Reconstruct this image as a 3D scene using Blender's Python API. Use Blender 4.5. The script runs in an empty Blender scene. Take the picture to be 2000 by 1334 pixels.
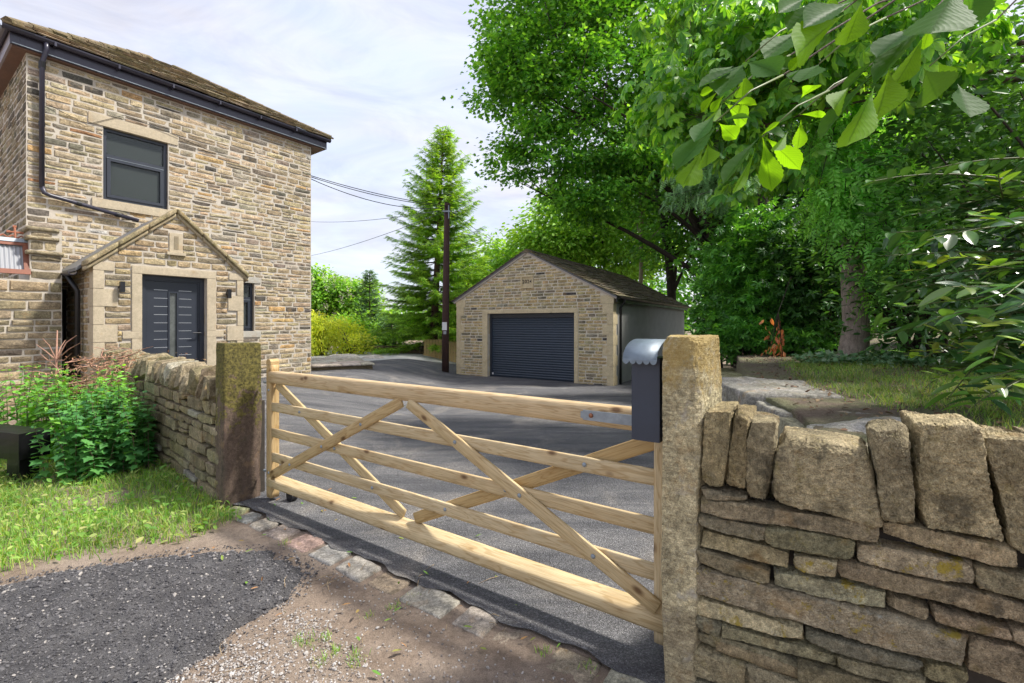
import bpy, math, random
import numpy as np
from mathutils import Matrix, Vector

# ------------------------------------------------------------------ camera, sky, sun, exposure
scn = bpy.context.scene
COL = scn.collection
F_PX, CX, HY, CAMZ = 900.0, 1000.0, 633.0, 1.5       # focal length / horizon in photo pixels (2000 x 1334)
cam_d = bpy.data.cameras.new('camera')
cam_d.sensor_width = 36.0
cam_d.lens = 36.0 * F_PX / 2000.0
cam_d.shift_y = -(667.0 - HY) / 2000.0
cam_d.clip_start, cam_d.clip_end = 0.05, 2000.0
cam = bpy.data.objects.new('camera', cam_d)
cam.location = (0, 0, CAMZ)
cam.rotation_euler = (math.radians(90), 0, 0)
COL.objects.link(cam)
scn.camera = cam

SUN_EL, SUN_AZ = math.radians(55), math.radians(85)   # azimuth clockwise from +Y
SUN = Vector((math.sin(SUN_AZ) * math.cos(SUN_EL), math.cos(SUN_AZ) * math.cos(SUN_EL), math.sin(SUN_EL)))
world = bpy.data.worlds.new('World')
scn.world = world
world.use_nodes = True
wn, wl = world.node_tree.nodes, world.node_tree.links
wn.clear()
w_out = wn.new('ShaderNodeOutputWorld')
w_bg = wn.new('ShaderNodeBackground'); w_bg.inputs['Strength'].default_value = 0.15
w_sky = wn.new('ShaderNodeTexSky'); w_sky.sky_type = 'NISHITA'; w_sky.sun_disc = False
w_sky.sun_elevation, w_sky.sun_rotation = SUN_EL, SUN_AZ
w_sky.air_density, w_sky.dust_density, w_sky.ozone_density = 1.0, 2.0, 1.2
w_tc = wn.new('ShaderNodeTexCoord')
w_map = wn.new('ShaderNodeMapping'); w_map.inputs['Scale'].default_value = (1.0, 1.6, 3.4); w_map.inputs['Rotation'].default_value = (0.2, 0.35, 0.5)
w_noi = wn.new('ShaderNodeTexNoise'); w_noi.inputs['Scale'].default_value = 2.3; w_noi.inputs['Detail'].default_value = 7; w_noi.inputs['Roughness'].default_value = 0.62; w_noi.inputs['Distortion'].default_value = 0.6
w_rmp = wn.new('ShaderNodeValToRGB'); w_rmp.color_ramp.elements[0].position = 0.30; w_rmp.color_ramp.elements[1].position = 0.66
w_rmp.color_ramp.elements[0].color = (0.68, 0.68, 0.68, 1); w_rmp.color_ramp.elements[1].color = (0.97, 0.97, 0.97, 1)
w_mix = wn.new('ShaderNodeMix'); w_mix.data_type = 'RGBA'
w_n2 = wn.new('ShaderNodeTexNoise'); w_n2.inputs['Scale'].default_value = 3.1; w_n2.inputs['Detail'].default_value = 8; w_n2.inputs['Roughness'].default_value = 0.6; w_n2.inputs['Distortion'].default_value = 0.9
w_r2 = wn.new('ShaderNodeValToRGB'); w_r2.color_ramp.elements[0].position = 0.36; w_r2.color_ramp.elements[1].position = 0.64
w_r2.color_ramp.elements[0].color = (1.58, 1.60, 1.86, 1); w_r2.color_ramp.elements[1].color = (2.12, 2.12, 2.32, 1)
wl.new(w_map.outputs['Vector'], w_n2.inputs['Vector']); wl.new(w_n2.outputs['Fac'], w_r2.inputs['Fac']); wl.new(w_r2.outputs['Color'], w_mix.inputs['B'])
wl.new(w_tc.outputs['Generated'], w_map.inputs['Vector']); wl.new(w_map.outputs['Vector'], w_noi.inputs['Vector'])
wl.new(w_noi.outputs['Fac'], w_rmp.inputs['Fac']); wl.new(w_rmp.outputs['Color'], w_mix.inputs['Factor'])
wl.new(w_sky.outputs['Color'], w_mix.inputs['A']); wl.new(w_mix.outputs['Result'], w_bg.inputs['Color'])
wl.new(w_bg.outputs['Background'], w_out.inputs['Surface'])

sun_d = bpy.data.lights.new('sun', 'SUN'); sun_d.energy = 2.1; sun_d.angle = math.radians(6.0); sun_d.color = (1.0, 0.95, 0.87)
sun_o = bpy.data.objects.new('sun', sun_d); sun_o.rotation_euler = SUN.to_track_quat('Z', 'Y').to_euler(); sun_o.location = (20, -5, 30)
COL.objects.link(sun_o)

scn.view_settings.view_transform = 'Standard'; scn.view_settings.look = 'None'
scn.view_settings.gamma = 1.0; scn.view_settings.use_curve_mapping = False
scn.view_settings.exposure = 1.62
scn.render.engine = 'CYCLES'
scn.cycles.use_denoising = True
scn.cycles.use_adaptive_sampling = True; scn.cycles.adaptive_threshold = 0.02
scn.cycles.max_bounces = 6; scn.cycles.diffuse_bounces = 3; scn.cycles.glossy_bounces = 2; scn.cycles.transmission_bounces = 4; scn.cycles.transparent_max_bounces = 6

# ------------------------------------------------------------------ helpers
R = random.Random(7)
NPR = np.random.default_rng(11)
WM = {}                                               # world matrices, for parenting

def ray(px, py): return Vector(((px - CX) / F_PX, 1.0, (HY - py) / F_PX))
def at(px, py, Y): return Vector((0, 0, CAMZ)) + ray(px, py) * Y

def link(o, parent=None, mw=None):
    COL.objects.link(o)
    m = mw if mw is not None else Matrix.Identity(4)
    WM[o.name] = m
    if parent is not None:
        o.parent = parent
        o.matrix_parent_inverse = WM[parent.name].inverted()
    o.matrix_basis = m
    return o

def thing(name, loc, label, cat, group=None):
    o = bpy.data.objects.new(name, None); o.empty_display_size = 0.2
    link(o, None, Matrix.Translation(Vector(loc)))
    return tag(o, label, cat, group)

def tag(o, label=None, cat=None, group=None, kind=None):
    if label: o['label'] = label
    if cat: o['category'] = cat
    if group: o['group'] = group
    if kind: o['kind'] = kind
    return o

def mesh(name, V, F, mat=None, smooth=False, cols=None, uvs=None):
    """V (n,3); F (m,3|4) array or list of lists"""
    me = bpy.data.meshes.new(name)
    V = np.asarray(V, dtype=np.float32)
    if isinstance(F, np.ndarray):
        m, k = F.shape
        me.vertices.add(len(V)); me.vertices.foreach_set('co', V.ravel())
        me.loops.add(m * k); me.loops.foreach_set('vertex_index', F.astype(np.int32).ravel())
        me.polygons.add(m)
        me.polygons.foreach_set('loop_start', np.arange(0, m * k, k, dtype=np.int32))
        me.polygons.foreach_set('use_smooth', np.full(m, bool(smooth), dtype=bool))
        me.update(calc_edges=True)
    else:
        me.from_pydata([tuple(v) for v in V.tolist()], [], F)
        if smooth: me.polygons.foreach_set('use_smooth', np.ones(len(me.polygons), dtype=bool))
        me.update()
    if cols is not None:                              # per-vertex colour
        a = me.color_attributes.new('Col', 'FLOAT_COLOR', 'POINT')
        c = np.ones((len(V), 4), dtype=np.float32); c[:, :3] = cols
        a.data.foreach_set('color', c.ravel())
    if uvs is not None:
        uv = me.uv_layers.new(name='UVMap')
        li = np.empty(len(me.loops), dtype=np.int32); me.loops.foreach_get('vertex_index', li)
        uv.data.foreach_set('uv', np.asarray(uvs, dtype=np.float32)[li].ravel())
    if mat: me.materials.append(mat)
    return me

def ob(name, me, parent=None, mw=None, color=None):
    o = bpy.data.objects.new(name, me)
    if color is not None: o.color = (color[0], color[1], color[2], 1)
    return link(o, parent, mw)

class MB:
    """collects geometry for ONE mesh"""
    def __init__(s): s.v, s.f, s.c, s.n = [], [], [], 0
    def add(s, V, F, col=None):
        V = np.asarray(V, dtype=float)
        for f in F: s.f.append([int(i) + s.n for i in f])
        s.v.append(V); s.n += len(V)
        if col is not None: s.c.append(np.tile(np.asarray(col, float), (len(V), 1)))
        return s
    def box(s, c, size, rot=None, col=None):
        x, y, z = [q / 2 for q in size]
        V = np.array([[-x,-y,-z],[x,-y,-z],[x,y,-z],[-x,y,-z],[-x,-y,z],[x,-y,z],[x,y,z],[-x,y,z]])
        if rot is not None: V = V @ np.array(rot.to_3x3() if hasattr(rot, 'to_3x3') else rot).T
        return s.add(V + np.array(c), BOXF, col)
    def hexa(s, P8, col=None): return s.add(np.array([tuple(p) for p in P8]), BOXF, col)
    def tube(s, pts, rad, n=8, cap=True, col=None):
        V, F = tube(pts, rad, n, cap)
        return s.add(V, F, col)
    def mesh(s, name, mat, smooth=False):
        return mesh(name, np.concatenate(s.v), s.f, mat, smooth, np.concatenate(s.c) if s.c else None)
    def build(s, name, mat, parent=None, smooth=False, color=None):
        return ob(name, s.mesh(name, mat, smooth), parent, None, color)
BOXF = [[0,3,2,1],[4,5,6,7],[0,1,5,4],[1,2,6,5],[2,3,7,6],[3,0,4,7]]

def tube(pts, rad, n=8, cap=True):
    pts = [np.array(p, float) for p in pts]
    rads = rad if hasattr(rad, '__len__') else [rad] * len(pts)
    V, F = [], []
    prev = None
    for i, p in enumerate(pts):
        t = pts[min(i + 1, len(pts) - 1)] - pts[max(i - 1, 0)]
        t /= (np.linalg.norm(t) + 1e-9)
        if prev is None:
            a = np.array([0, 0, 1.0]) if abs(t[2]) < 0.9 else np.array([1.0, 0, 0])
        else: a = prev
        b = a - t * np.dot(a, t); b /= (np.linalg.norm(b) + 1e-9); prev = b
        c = np.cross(t, b)
        for k in range(n):
            an = 2 * math.pi * k / n
            V.append(p + (b * math.cos(an) + c * math.sin(an)) * rads[i])
    for i in range(len(pts) - 1):
        for k in range(n):
            F.append([i*n + k, i*n + (k+1) % n, (i+1)*n + (k+1) % n, (i+1)*n + k])
    if cap:
        F.append(list(range(n))[::-1]); F.append([(len(pts)-1)*n + k for k in range(n)])
    return np.array(V), F

def _h(ix, iy, iz, seed):
    h = (ix * 374761393 + iy * 668265263 + iz * 2147483647 + seed * 1274126177) & 0xffffffff
    h = ((h ^ (h >> 13)) * 1274126177) & 0xffffffff
    return ((h ^ (h >> 16)) & 0xffff) / 65535.0
def vnoise(P, seed=0):
    P = np.asarray(P, float); i = np.floor(P).astype(np.int64); f = P - i; u = f * f * (3 - 2 * f)
    o = 0
    for dx in (0, 1):
        for dy in (0, 1):
            for dz in (0, 1):
                w = (u[:, 0] if dx else 1 - u[:, 0]) * (u[:, 1] if dy else 1 - u[:, 1]) * (u[:, 2] if dz else 1 - u[:, 2])
                o = o + w * _h(i[:, 0] + dx, i[:, 1] + dy, i[:, 2] + dz, seed)
    return o * 2 - 1
def fbm(P, seed=0, oct=4, lac=2.1, gain=0.5):
    P = np.asarray(P, float); a, s, t = 1.0, 0, 0
    for k in range(oct):
        s = s + a * vnoise(P, seed + k * 17); t += a; P = P * lac + 5.3; a *= gain
    return s / t

def lattice(nx, ny, nz):
    idx, P, F = {}, [], []
    def vid(i, j, k):
        q = (i, j, k)
        if q not in idx: idx[q] = len(P); P.append((i / nx, j / ny, k / nz))
        return idx[q]
    for i in range(nx):
        for j in range(ny):
            F.append([vid(i,j,0), vid(i,j+1,0), vid(i+1,j+1,0), vid(i+1,j,0)])
            F.append([vid(i,j,nz), vid(i+1,j,nz), vid(i+1,j+1,nz), vid(i,j+1,nz)])
    for i in range(nx):
        for k in range(nz):
            F.append([vid(i,0,k), vid(i+1,0,k), vid(i+1,0,k+1), vid(i,0,k+1)])
            F.append([vid(i,ny,k), vid(i,ny,k+1), vid(i+1,ny,k+1), vid(i+1,ny,k)])
    for j in range(ny):
        for k in range(nz):
            F.append([vid(0,j,k), vid(0,j,k+1), vid(0,j+1,k+1), vid(0,j+1,k)])
            F.append([vid(nx,j,k), vid(nx,j+1,k), vid(nx,j+1,k+1), vid(nx,j,k+1)])
    return np.array(P), np.array(F)
_LAT = {}
def rough_hex(C8, seg, r=0.01, amp=0.006, freq=9.0, seed=0, big=0.0, bigf=3.0, chip=0.0, cuts=None):
    """stone from 8 corners (x: left-right, y: front-back, z: down-up; order as BOXF), rounded and fractured"""
    if seg not in _LAT: _LAT[seg] = lattice(*seg)
    P, F = _LAT[seg]
    C = np.array([tuple(c) for c in C8], float)
    sx = np.linalg.norm(C[1] - C[0]); sy = np.linalg.norm(C[3] - C[0]); sz = np.linalg.norm(C[4] - C[0])
    S = np.array([sx, sy, sz])
    q = P * S; rr = min(r, 0.45 * S.min())
    c = np.clip(q, rr, S - rr); d = q - c; nd = np.linalg.norm(d, axis=1, keepdims=True) + 1e-9
    q = np.where(nd > 1e-6, c + d / nd * rr, q)
    t = q / S; x, y, z = t[:, 0:1], t[:, 1:2], t[:, 2:3]
    V = ((C[0]*(1-x) + C[1]*x)*(1-y) + (C[3]*(1-x) + C[2]*x)*y)*(1-z) + ((C[4]*(1-x) + C[5]*x)*(1-y) + (C[7]*(1-x) + C[6]*x)*y)*z
    ex = (C[1]-C[0])/sx; ey = (C[3]-C[0])/sy; ez = (C[4]-C[0])/sz
    dn = d / nd
    N = dn[:, 0:1]*ex + dn[:, 1:2]*ey + dn[:, 2:3]*ez
    h = amp * fbm(V * freq, seed, 4, 2.2, 0.55)
    if big: h = h + big * vnoise(V * bigf, seed + 91)
    if chip:                                          # stepped fracture along one slanted direction
        w = vnoise(V * freq * 0.45, seed + 33) ; h = h + chip * (np.floor(w * 3) / 3 - w * 0.4)
    if cuts:                                          # split faces and broken arrises: planes that slice slivers off
        rc_ = np.random.default_rng(seed + 777)
        for _ in range(cuts[0]):
            nl = rc_.normal(0, 1, 3) * (S.max() / S) ** .5; nl /= np.linalg.norm(nl)
            nw = nl[0] * ex + nl[1] * ey + nl[2] * ez; nw /= np.linalg.norm(nw)
            pr = V @ nw; lim = pr.max() - cuts[1] * rc_.uniform(.25, 1.0); ov = np.maximum(0, pr - lim)
            V = V - nw * (ov * .92)[:, None]
    V = V + N * h[:, None]
    return V, F

def fast_leaves(TV, TF, pos, rot, scale):
    """instances of a template (k,3)/(m,q) -> V, F arrays"""
    TV = np.asarray(TV, float); TF = np.asarray(TF)
    n, k = len(pos), len(TV)
    V = np.einsum('nij,kj->nki', rot, TV) * np.asarray(scale).reshape(n, -1)[:, None, :] + pos[:, None, :]
    F = TF[None, :, :] + (np.arange(n) * k)[:, None, None]
    return V.reshape(-1, 3), F.reshape(-1, TF.shape[1])

def frames(zdir, spin, flip=0):
    """rotation matrices whose third column is zdir, spun about it"""
    z = zdir / (np.linalg.norm(zdir, axis=1, keepdims=True) + 1e-9)
    a = np.where(np.abs(z[:, 2:3]) < 0.9, np.array([[0, 0, 1.0]]), np.array([[1.0, 0, 0]]))
    x = np.cross(a, z); x /= np.linalg.norm(x, axis=1, keepdims=True); y = np.cross(z, x)
    c, s = np.cos(spin)[:, None], np.sin(spin)[:, None]
    return np.stack([x * c + y * s, -x * s + y * c, z], axis=2)

def frames_axis(ax, up):
    """rotation matrices with first column along ax (leaf length), third near up"""
    x = ax / (np.linalg.norm(ax, axis=1, keepdims=True) + 1e-9)
    y = np.cross(up, x); y /= (np.linalg.norm(y, axis=1, keepdims=True) + 1e-9)
    return np.stack([x, y, np.cross(x, y)], axis=2)

class Plane:
    """vertical plane through o, along d, outward normal n"""
    def __init__(s, o, d, n): s.o, s.d, s.n = Vector((o[0], o[1])), Vector(d).normalized(), Vector(n).normalized()
    def off(s, k): return Plane(s.o + s.n * k, s.d, s.n)
    def p(s, u, z, w=0.0):
        q = s.o + s.d * u + s.n * w
        return Vector((q.x, q.y, z))
    def uz(s, px, py):
        r = ray(px, py); k = s.o.dot(s.n) / (r.x * s.n.x + r.y * s.n.y)
        X = Vector((r.x * k, r.y * k))
        return (X - s.o).dot(s.d), CAMZ + r.z * k
    def u(s, px): return s.uz(px, HY)[0]
    def mat(s, u, z, w=0.0, sx=1, sy=1, sz=1, tilt=0.0):
        p = s.p(u, z, w)
        m = Matrix(((s.d.x, -s.n.x, 0, p.x), (s.d.y, -s.n.y, 0, p.y), (0, 0, 1, p.z), (0, 0, 0, 1)))
        return m @ Matrix.Rotation(tilt, 4, 'Y') @ Matrix.Diagonal((sx, sy, sz, 1))
    def box8(s, u0, u1, z0, z1, w0, w1):
        """w1 = front (towards viewer), w0 = back"""
        return [s.p(u0,z0,w1), s.p(u1,z0,w1), s.p(u1,z0,w0), s.p(u0,z0,w0), s.p(u0,z1,w1), s.p(u1,z1,w1), s.p(u1,z1,w0), s.p(u0,z1,w0)]

# ------------------------------------------------------------------ materials
def new_mat(name):
    m = bpy.data.materials.new(name); m.use_nodes = True
    nt = m.node_tree; b = nt.nodes['Principled BSDF']
    return m, nt, b
def node(nt, t, **kw):
    n = nt.nodes.new(t)
    for k, v in kw.items():
        if k in n.inputs.keys(): n.inputs[k].default_value = v
        else: setattr(n, k, v)
    return n
def noise(nt, vec, scale, detail=4, rough=0.55, dist=0.0):
    n = node(nt, 'ShaderNodeTexNoise', Scale=scale, Detail=detail, Roughness=rough, Distortion=dist)
    nt.links.new(vec, n.inputs['Vector']); return n.outputs['Fac']
def ramp(nt, fac, stops):
    n = nt.nodes.new('ShaderNodeValToRGB'); e = n.color_ramp.elements
    while len(e) < len(stops): e.new(0.5)
    for k, (p, c) in enumerate(stops):
        e[k].position = p
        e[k].color = (c, c, c, 1) if not hasattr(c, '__len__') else (c[0], c[1], c[2], 1)
    nt.links.new(fac, n.inputs['Fac']); return n.outputs['Color']
def mix(nt, fac, a, b, mode='MIX'):
    n = nt.nodes.new('ShaderNodeMix'); n.data_type = 'RGBA'; n.blend_type = mode
    for s, v in (('Factor', fac), ('A', a), ('B', b)):
        if hasattr(v, 'is_linked'): nt.links.new(v, n.inputs[s])
        elif s == 'Factor': n.inputs[s].default_value = v
        else: n.inputs[s].default_value = (v[0], v[1], v[2], 1)
    return n.outputs['Result']
def math_n(nt, op, a, b=0.0, clamp=False):
    n = nt.nodes.new('ShaderNodeMath'); n.operation = op; n.use_clamp = clamp
    for i, v in enumerate((a, b)):
        if hasattr(v, 'is_linked'): nt.links.new(v, n.inputs[i])
        else: n.inputs[i].default_value = v
    return n.outputs[0]
def bump(nt, b, h, strength, dist=0.01, prev=None):
    n = node(nt, 'ShaderNodeBump', Strength=strength, Distance=dist)
    nt.links.new(h, n.inputs['Height'])
    if prev is not None: nt.links.new(prev, n.inputs['Normal'])
    nt.links.new(n.outputs['Normal'], b.inputs['Normal']); return n.outputs['Normal']
def geo(nt): return nt.nodes.new('ShaderNodeNewGeometry').outputs['Position']
def objc(nt): return nt.nodes.new('ShaderNodeTexCoord').outputs['Object']
def tint(nt, src):
    if src == 'obj': return nt.nodes.new('ShaderNodeObjectInfo').outputs['Color']
    return node(nt, 'ShaderNodeAttribute', attribute_name='Col').outputs['Color']

def stone_mat(name, src='obj', scale=1.0, moss=0.0, lichen=0.0, stain=0.35, bump_s=0.6, bd=0.012, coltint=None, con=1.0):
    m, nt, b = new_mat(name); g = geo(nt)
    base = tint(nt, src) if coltint is None else None
    n1 = noise(nt, g, 7 * scale, 5, 0.65); n2 = noise(nt, g, 38 * scale, 5, 0.7); n3 = noise(nt, g, 170 * scale, 3, 0.7)
    c = mix(nt, con, base if base is not None else coltint, ramp(nt, n1, [(0.28, 0.58), (0.5, 1.0), (0.74, 1.36)]), 'MULTIPLY')
    c = mix(nt, con, c, ramp(nt, n2, [(0.30, 0.52), (0.52, 1.0), (0.72, 1.42)]), 'MULTIPLY')
    c = mix(nt, con, c, ramp(nt, n3, [(0.30, 0.55), (0.52, 1.0), (0.72, 1.5)]), 'MULTIPLY')
    if con > .5:
        nk = noise(nt, g, 21 * scale, 9, 0.78, 0.3)
        c = mix(nt, 0.75 * con, c, ramp(nt, nk, [(0.36, 0.42), (0.43, 0.85), (0.55, 1.0), (0.60, 1.3)]), 'MULTIPLY')
    if stain:
        ns = noise(nt, g, 4.3 * scale, 6, 0.7, 0.4)
        c = mix(nt, math_n(nt, 'MULTIPLY', ramp(nt, ns, [(0.54, 0.0), (0.64, 1.0)]), stain), c, (0.06, 0.054, 0.042))
        no = noise(nt, g, 5.7 * scale, 4, 0.6, 0.3)
        c = mix(nt, math_n(nt, 'MULTIPLY', ramp(nt, no, [(0.58, 0.0), (0.75, 1.0)]), 0.5), c, (0.40, 0.24, 0.09))
    if lichen:
        nl = noise(nt, g, 9 * scale, 6, 0.72)
        c = mix(nt, math_n(nt, 'MULTIPLY', ramp(nt, nl, [(0.57, 0.0), (0.64, 1.0)]), lichen), c, (0.36, 0.27, 0.03))
        nl2 = noise(nt, g, 15 * scale, 6, 0.75)
        c = mix(nt, math_n(nt, 'MULTIPLY', ramp(nt, nl2, [(0.6, 0.0), (0.68, 1.0)]), lichen * 0.8), c, (0.42, 0.42, 0.36))
    if moss:
        nm = noise(nt, g, 3.0 * scale, 6, 0.7)
        c = mix(nt, math_n(nt, 'MULTIPLY', ramp(nt, nm, [(0.42, 0.0), (0.62, 1.0)]), moss), c, mix(nt, n2, (0.035, 0.045, 0.012), (0.14, 0.14, 0.03)))
    nt.links.new(c, b.inputs['Base Color'])
    b.inputs['Roughness'].default_value = 0.9; b.inputs['Specular IOR Level'].default_value = 0.25
    p = bump(nt, b, n2, bump_s, bd); bump(nt, b, n3, bump_s * 0.7, bd * 0.35, p)
    return m

def plain_mat(name, col, rough=0.5, metal=0.0, var=0.15, scale=30, bs=0.0, spec=0.5):
    m, nt, b = new_mat(name); g = geo(nt)
    n = noise(nt, g, scale, 5, 0.6)
    n2 = noise(nt, g, scale * 0.13, 4, 0.6)
    c = mix(nt, 1.0, col, ramp(nt, n, [(0.2, 1 - var), (0.8, 1 + var)]), 'MULTIPLY')
    c = mix(nt, 1.0, c, ramp(nt, n2, [(0.25, 1 - var), (0.75, 1 + var)]), 'MULTIPLY')
    nt.links.new(c, b.inputs['Base Color'])
    nt.links.new(ramp(nt, n2, [(0.2, max(0, rough - 0.08)), (0.8, min(1, rough + 0.1))]), b.inputs['Roughness'])
    b.inputs['Metallic'].default_value = metal; b.inputs['Specular IOR Level'].default_value = spec
    if bs: bump(nt, b, n, bs, 0.004)
    return m

LEAF_GAIN = 3.0
def leaf_mat(name, cols, rough=0.45, trans=0.45, tcol=None, spec=0.4, src='island', vein=False, clump=0.35):
    """cols: dark -> light foliage colours picked per leaf"""
    m, nt, b = new_mat(name)
    if src == 'island': f = nt.nodes.new('ShaderNodeNewGeometry').outputs['Random Per Island']
    else: f = nt.nodes.new('ShaderNodeObjectInfo').outputs['Random']
    k = len(cols); gn = LEAF_GAIN
    c = ramp(nt, f, [(i / max(1, k - 1), tuple(min(.9, v * gn) for v in cols[i])) for i in range(k)])
    if src == 'tint': c = tint(nt, 'obj')
    if clump:
        n = noise(nt, geo(nt), 1.3, 3, 0.6)
        c = mix(nt, 1.0, c, ramp(nt, n, [(0.3, 1 - clump), (0.7, 1 + clump)]), 'MULTIPLY')
    if vein:
        uv = nt.nodes.new('ShaderNodeTexCoord').outputs['UV']
        sp = nt.nodes.new('ShaderNodeSeparateXYZ'); nt.links.new(uv, sp.inputs[0])
        au = math_n(nt, 'ABSOLUTE', math_n(nt, 'SUBTRACT', sp.outputs['X'], 0.5))
        ph = math_n(nt, 'SUBTRACT', sp.outputs['Y'], math_n(nt, 'MULTIPLY', au, 0.55))
        wv = math_n(nt, 'ABSOLUTE', math_n(nt, 'SINE', math_n(nt, 'MULTIPLY', ph, 50.0)))
        mid = ramp(nt, au, [(0.0, 1.0), (0.045, 0.0)])
        ln = math_n(nt, 'MAXIMUM', ramp(nt, wv, [(0.0, 0.8), (0.22, 0.0)]), mid)
        c = mix(nt, math_n(nt, 'MULTIPLY', ln, 0.6), c, (0.03, 0.085, 0.01))
        bump(nt, b, wv, 0.10, 0.002)
    nt.links.new(c, b.inputs['Base Color'])
    b.inputs['Roughness'].default_value = rough; b.inputs['Specular IOR Level'].default_value = spec
    if trans:
        t = nt.nodes.new('ShaderNodeBsdfTranslucent')
        tc = mix(nt, 1.0, c, tcol or (1.9, 1.7, 0.5), 'MULTIPLY')
        nt.links.new(tc, t.inputs['Color'])
        ms = nt.nodes.new('ShaderNodeMixShader'); ms.inputs[0].default_value = trans
        nt.links.new(b.outputs[0], ms.inputs[1]); nt.links.new(t.outputs[0], ms.inputs[2])
        nt.links.new(ms.outputs[0], nt.nodes['Material Output'].inputs['Surface'])
    return m

def bark_mat(name, c0, c1, scale=1.0):
    m, nt, b = new_mat(name); g = geo(nt)
    mp = node(nt, 'ShaderNodeMapping'); mp.inputs['Scale'].default_value = (9 * scale, 9 * scale, 2.2 * scale); nt.links.new(g, mp.inputs['Vector'])
    n1 = noise(nt, mp.outputs[0], 2.2, 6, 0.7, 0.5); n2 = noise(nt, g, 60 * scale, 4, 0.7)
    c = mix(nt, ramp(nt, n1, [(0.35, 0.0), (0.65, 1.0)]), c0, c1)
    c = mix(nt, 0.7, c, ramp(nt, n2, [(0.3, 0.6), (0.75, 1.25)]), 'MULTIPLY')
    nt.links.new(c, b.inputs['Base Color']); b.inputs['Roughness'].default_value = 0.92
    p = bump(nt, b, n1, 0.9, 0.02); bump(nt, b, n2, 0.5, 0.006, p)
    return m
# ------------------------------------------------------------------ shared layout
G_D = Vector((0.831, -0.556)).normalized(); G_N = Vector((-0.556, -0.831)).normalized()     # along the gate, towards the road
GATE = Plane((-2.08, 3.90), G_D, G_N)
SETT0 = Vector((-2.22, 3.75))
HOUSE = Plane((-8.14, 7.72), (0.585, 0.811), (0.811, -0.585))
HSIDE = Plane((-8.14 - 0.811 * 6, 7.72 + 0.585 * 6), (0.811, -0.585), (-0.585, -0.811))
PORCH = HOUSE.off(1.65)
GAR = Plane((-1.855, 15.60), (0.846, -0.533), (-0.533, -0.846))
GSIDE = Plane((2.78, 12.68), (0.533, 0.846), (0.846, -0.533))
LWALL = Plane((-2.42 - 0.766 * 7, 3.82 + 0.643 * 7), (0.766, -0.643), (-0.643, -0.766))      # u = 7 at the post
RWALL = Plane((0.725, 1.785), (0.85, -0.526), (-0.526, -0.85))

def sstep(a, b, x): t = np.clip((x - a) / (b - a), 0, 1); return t * t * (3 - 2 * t)
def zg(x, y):
    x = np.asarray(x, float); y = np.asarray(y, float)
    return sstep(4.5, 11.5, y) * (0.24 - 0.45 * sstep(-4.4, -1.5, x))
EDGE_Y = [-3, 0.5, 1.25, 2.13, 2.5, 2.8, 3.3, 4.4, 6.3, 9.5, 13, 21, 30, 80]
EDGE_X = [9.0, 3.5, 2.3, 0.98, 1.5, 1.8, 2.02, 2.18, 3.1, 4.6, 6.2, 11, 16, 45]
def xe(y): return np.interp(y, EDGE_Y, EDGE_X)
def zbank(x, y):
    d = np.asarray(x, float) - xe(y)
    far = sstep(9, 14, np.asarray(y, float))
    return 0.87 - 0.40 * far + (0.022 + 0.06 * far) * np.clip(d, 0, 14) + 0.03 * fbm(np.stack([np.asarray(x, float) * 1.1, np.asarray(y, float) * 1.1, 0 * np.asarray(x, float)], 1), 3, 3)

def grid(xs, ys, zf, keep=None):
    X, Y = np.meshgrid(xs, ys); x, y = X.ravel(), Y.ravel()
    V = np.stack([x, y, zf(x, y)], 1); nx = len(xs)
    F = np.array([[j*nx+i, j*nx+i+1, (j+1)*nx+i+1, (j+1)*nx+i] for j in range(len(ys)-1) for i in range(nx-1)])
    if keep is not None:
        c = V[F].mean(1); F = F[keep(c[:, 0], c[:, 1])]
    return V, F

# dirt
m_dirt, nt, b = new_mat('dirt'); g = geo(nt)
d1 = noise(nt, g, 2.0, 5, 0.6); d2 = noise(nt, g, 26, 6, 0.75); d3 = noise(nt, g, 190, 3, 0.8)
c = mix(nt, ramp(nt, d1, [(0.35, 0.0), (0.65, 1.0)]), (0.27, 0.205, 0.155), (0.37, 0.30, 0.24))
c = mix(nt, 0.85, c, ramp(nt, d2, [(0.25, 0.55), (0.55, 1.0), (0.8, 1.3)]), 'MULTIPLY')
c = mix(nt, 0.9, c, ramp(nt, d3, [(0.3, 0.55), (0.6, 1.0), (0.78, 1.5)]), 'MULTIPLY')
nt.links.new(c, b.inputs['Base Color']); b.inputs['Roughness'].default_value = 0.95; b.inputs['Specular IOR Level'].default_value = 0.15
q = bump(nt, b, d2, 0.8, 0.02); bump(nt, b, d3, 0.7, 0.006, q)

xs = np.concatenate([np.linspace(-300, -12, 14), np.arange(-10, -4.6, 0.6), np.arange(-4.5, 2.6, 0.07), np.arange(3, 14, 1.0), np.linspace(16, 300, 14)])
ys = np.concatenate([np.linspace(-60, 0, 6), np.arange(0.6, 5.2, 0.07), np.arange(5.4, 24, 0.6), np.linspace(26, 500, 16)])
def zdirt(x, y):
    near = np.exp(-((x + 1.0) ** 2 / 9 + (y - 2.5) ** 2 / 6))
    P = np.stack([x * 2.2, y * 2.2, 0 * x], 1)
    return zg(x, y) - 0.014 - 0.05 * sstep(9, 12, y) + near * (0.018 * fbm(P, 5, 3) + 0.006 * fbm(P * 6, 8, 3))
V, F = grid(xs, ys, zdirt)
tag(ob('ground', mesh('ground', V, F, m_dirt, True)), 'bare brown dirt and soil of the lane in front of the gate', 'ground', kind='structure')

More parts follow.
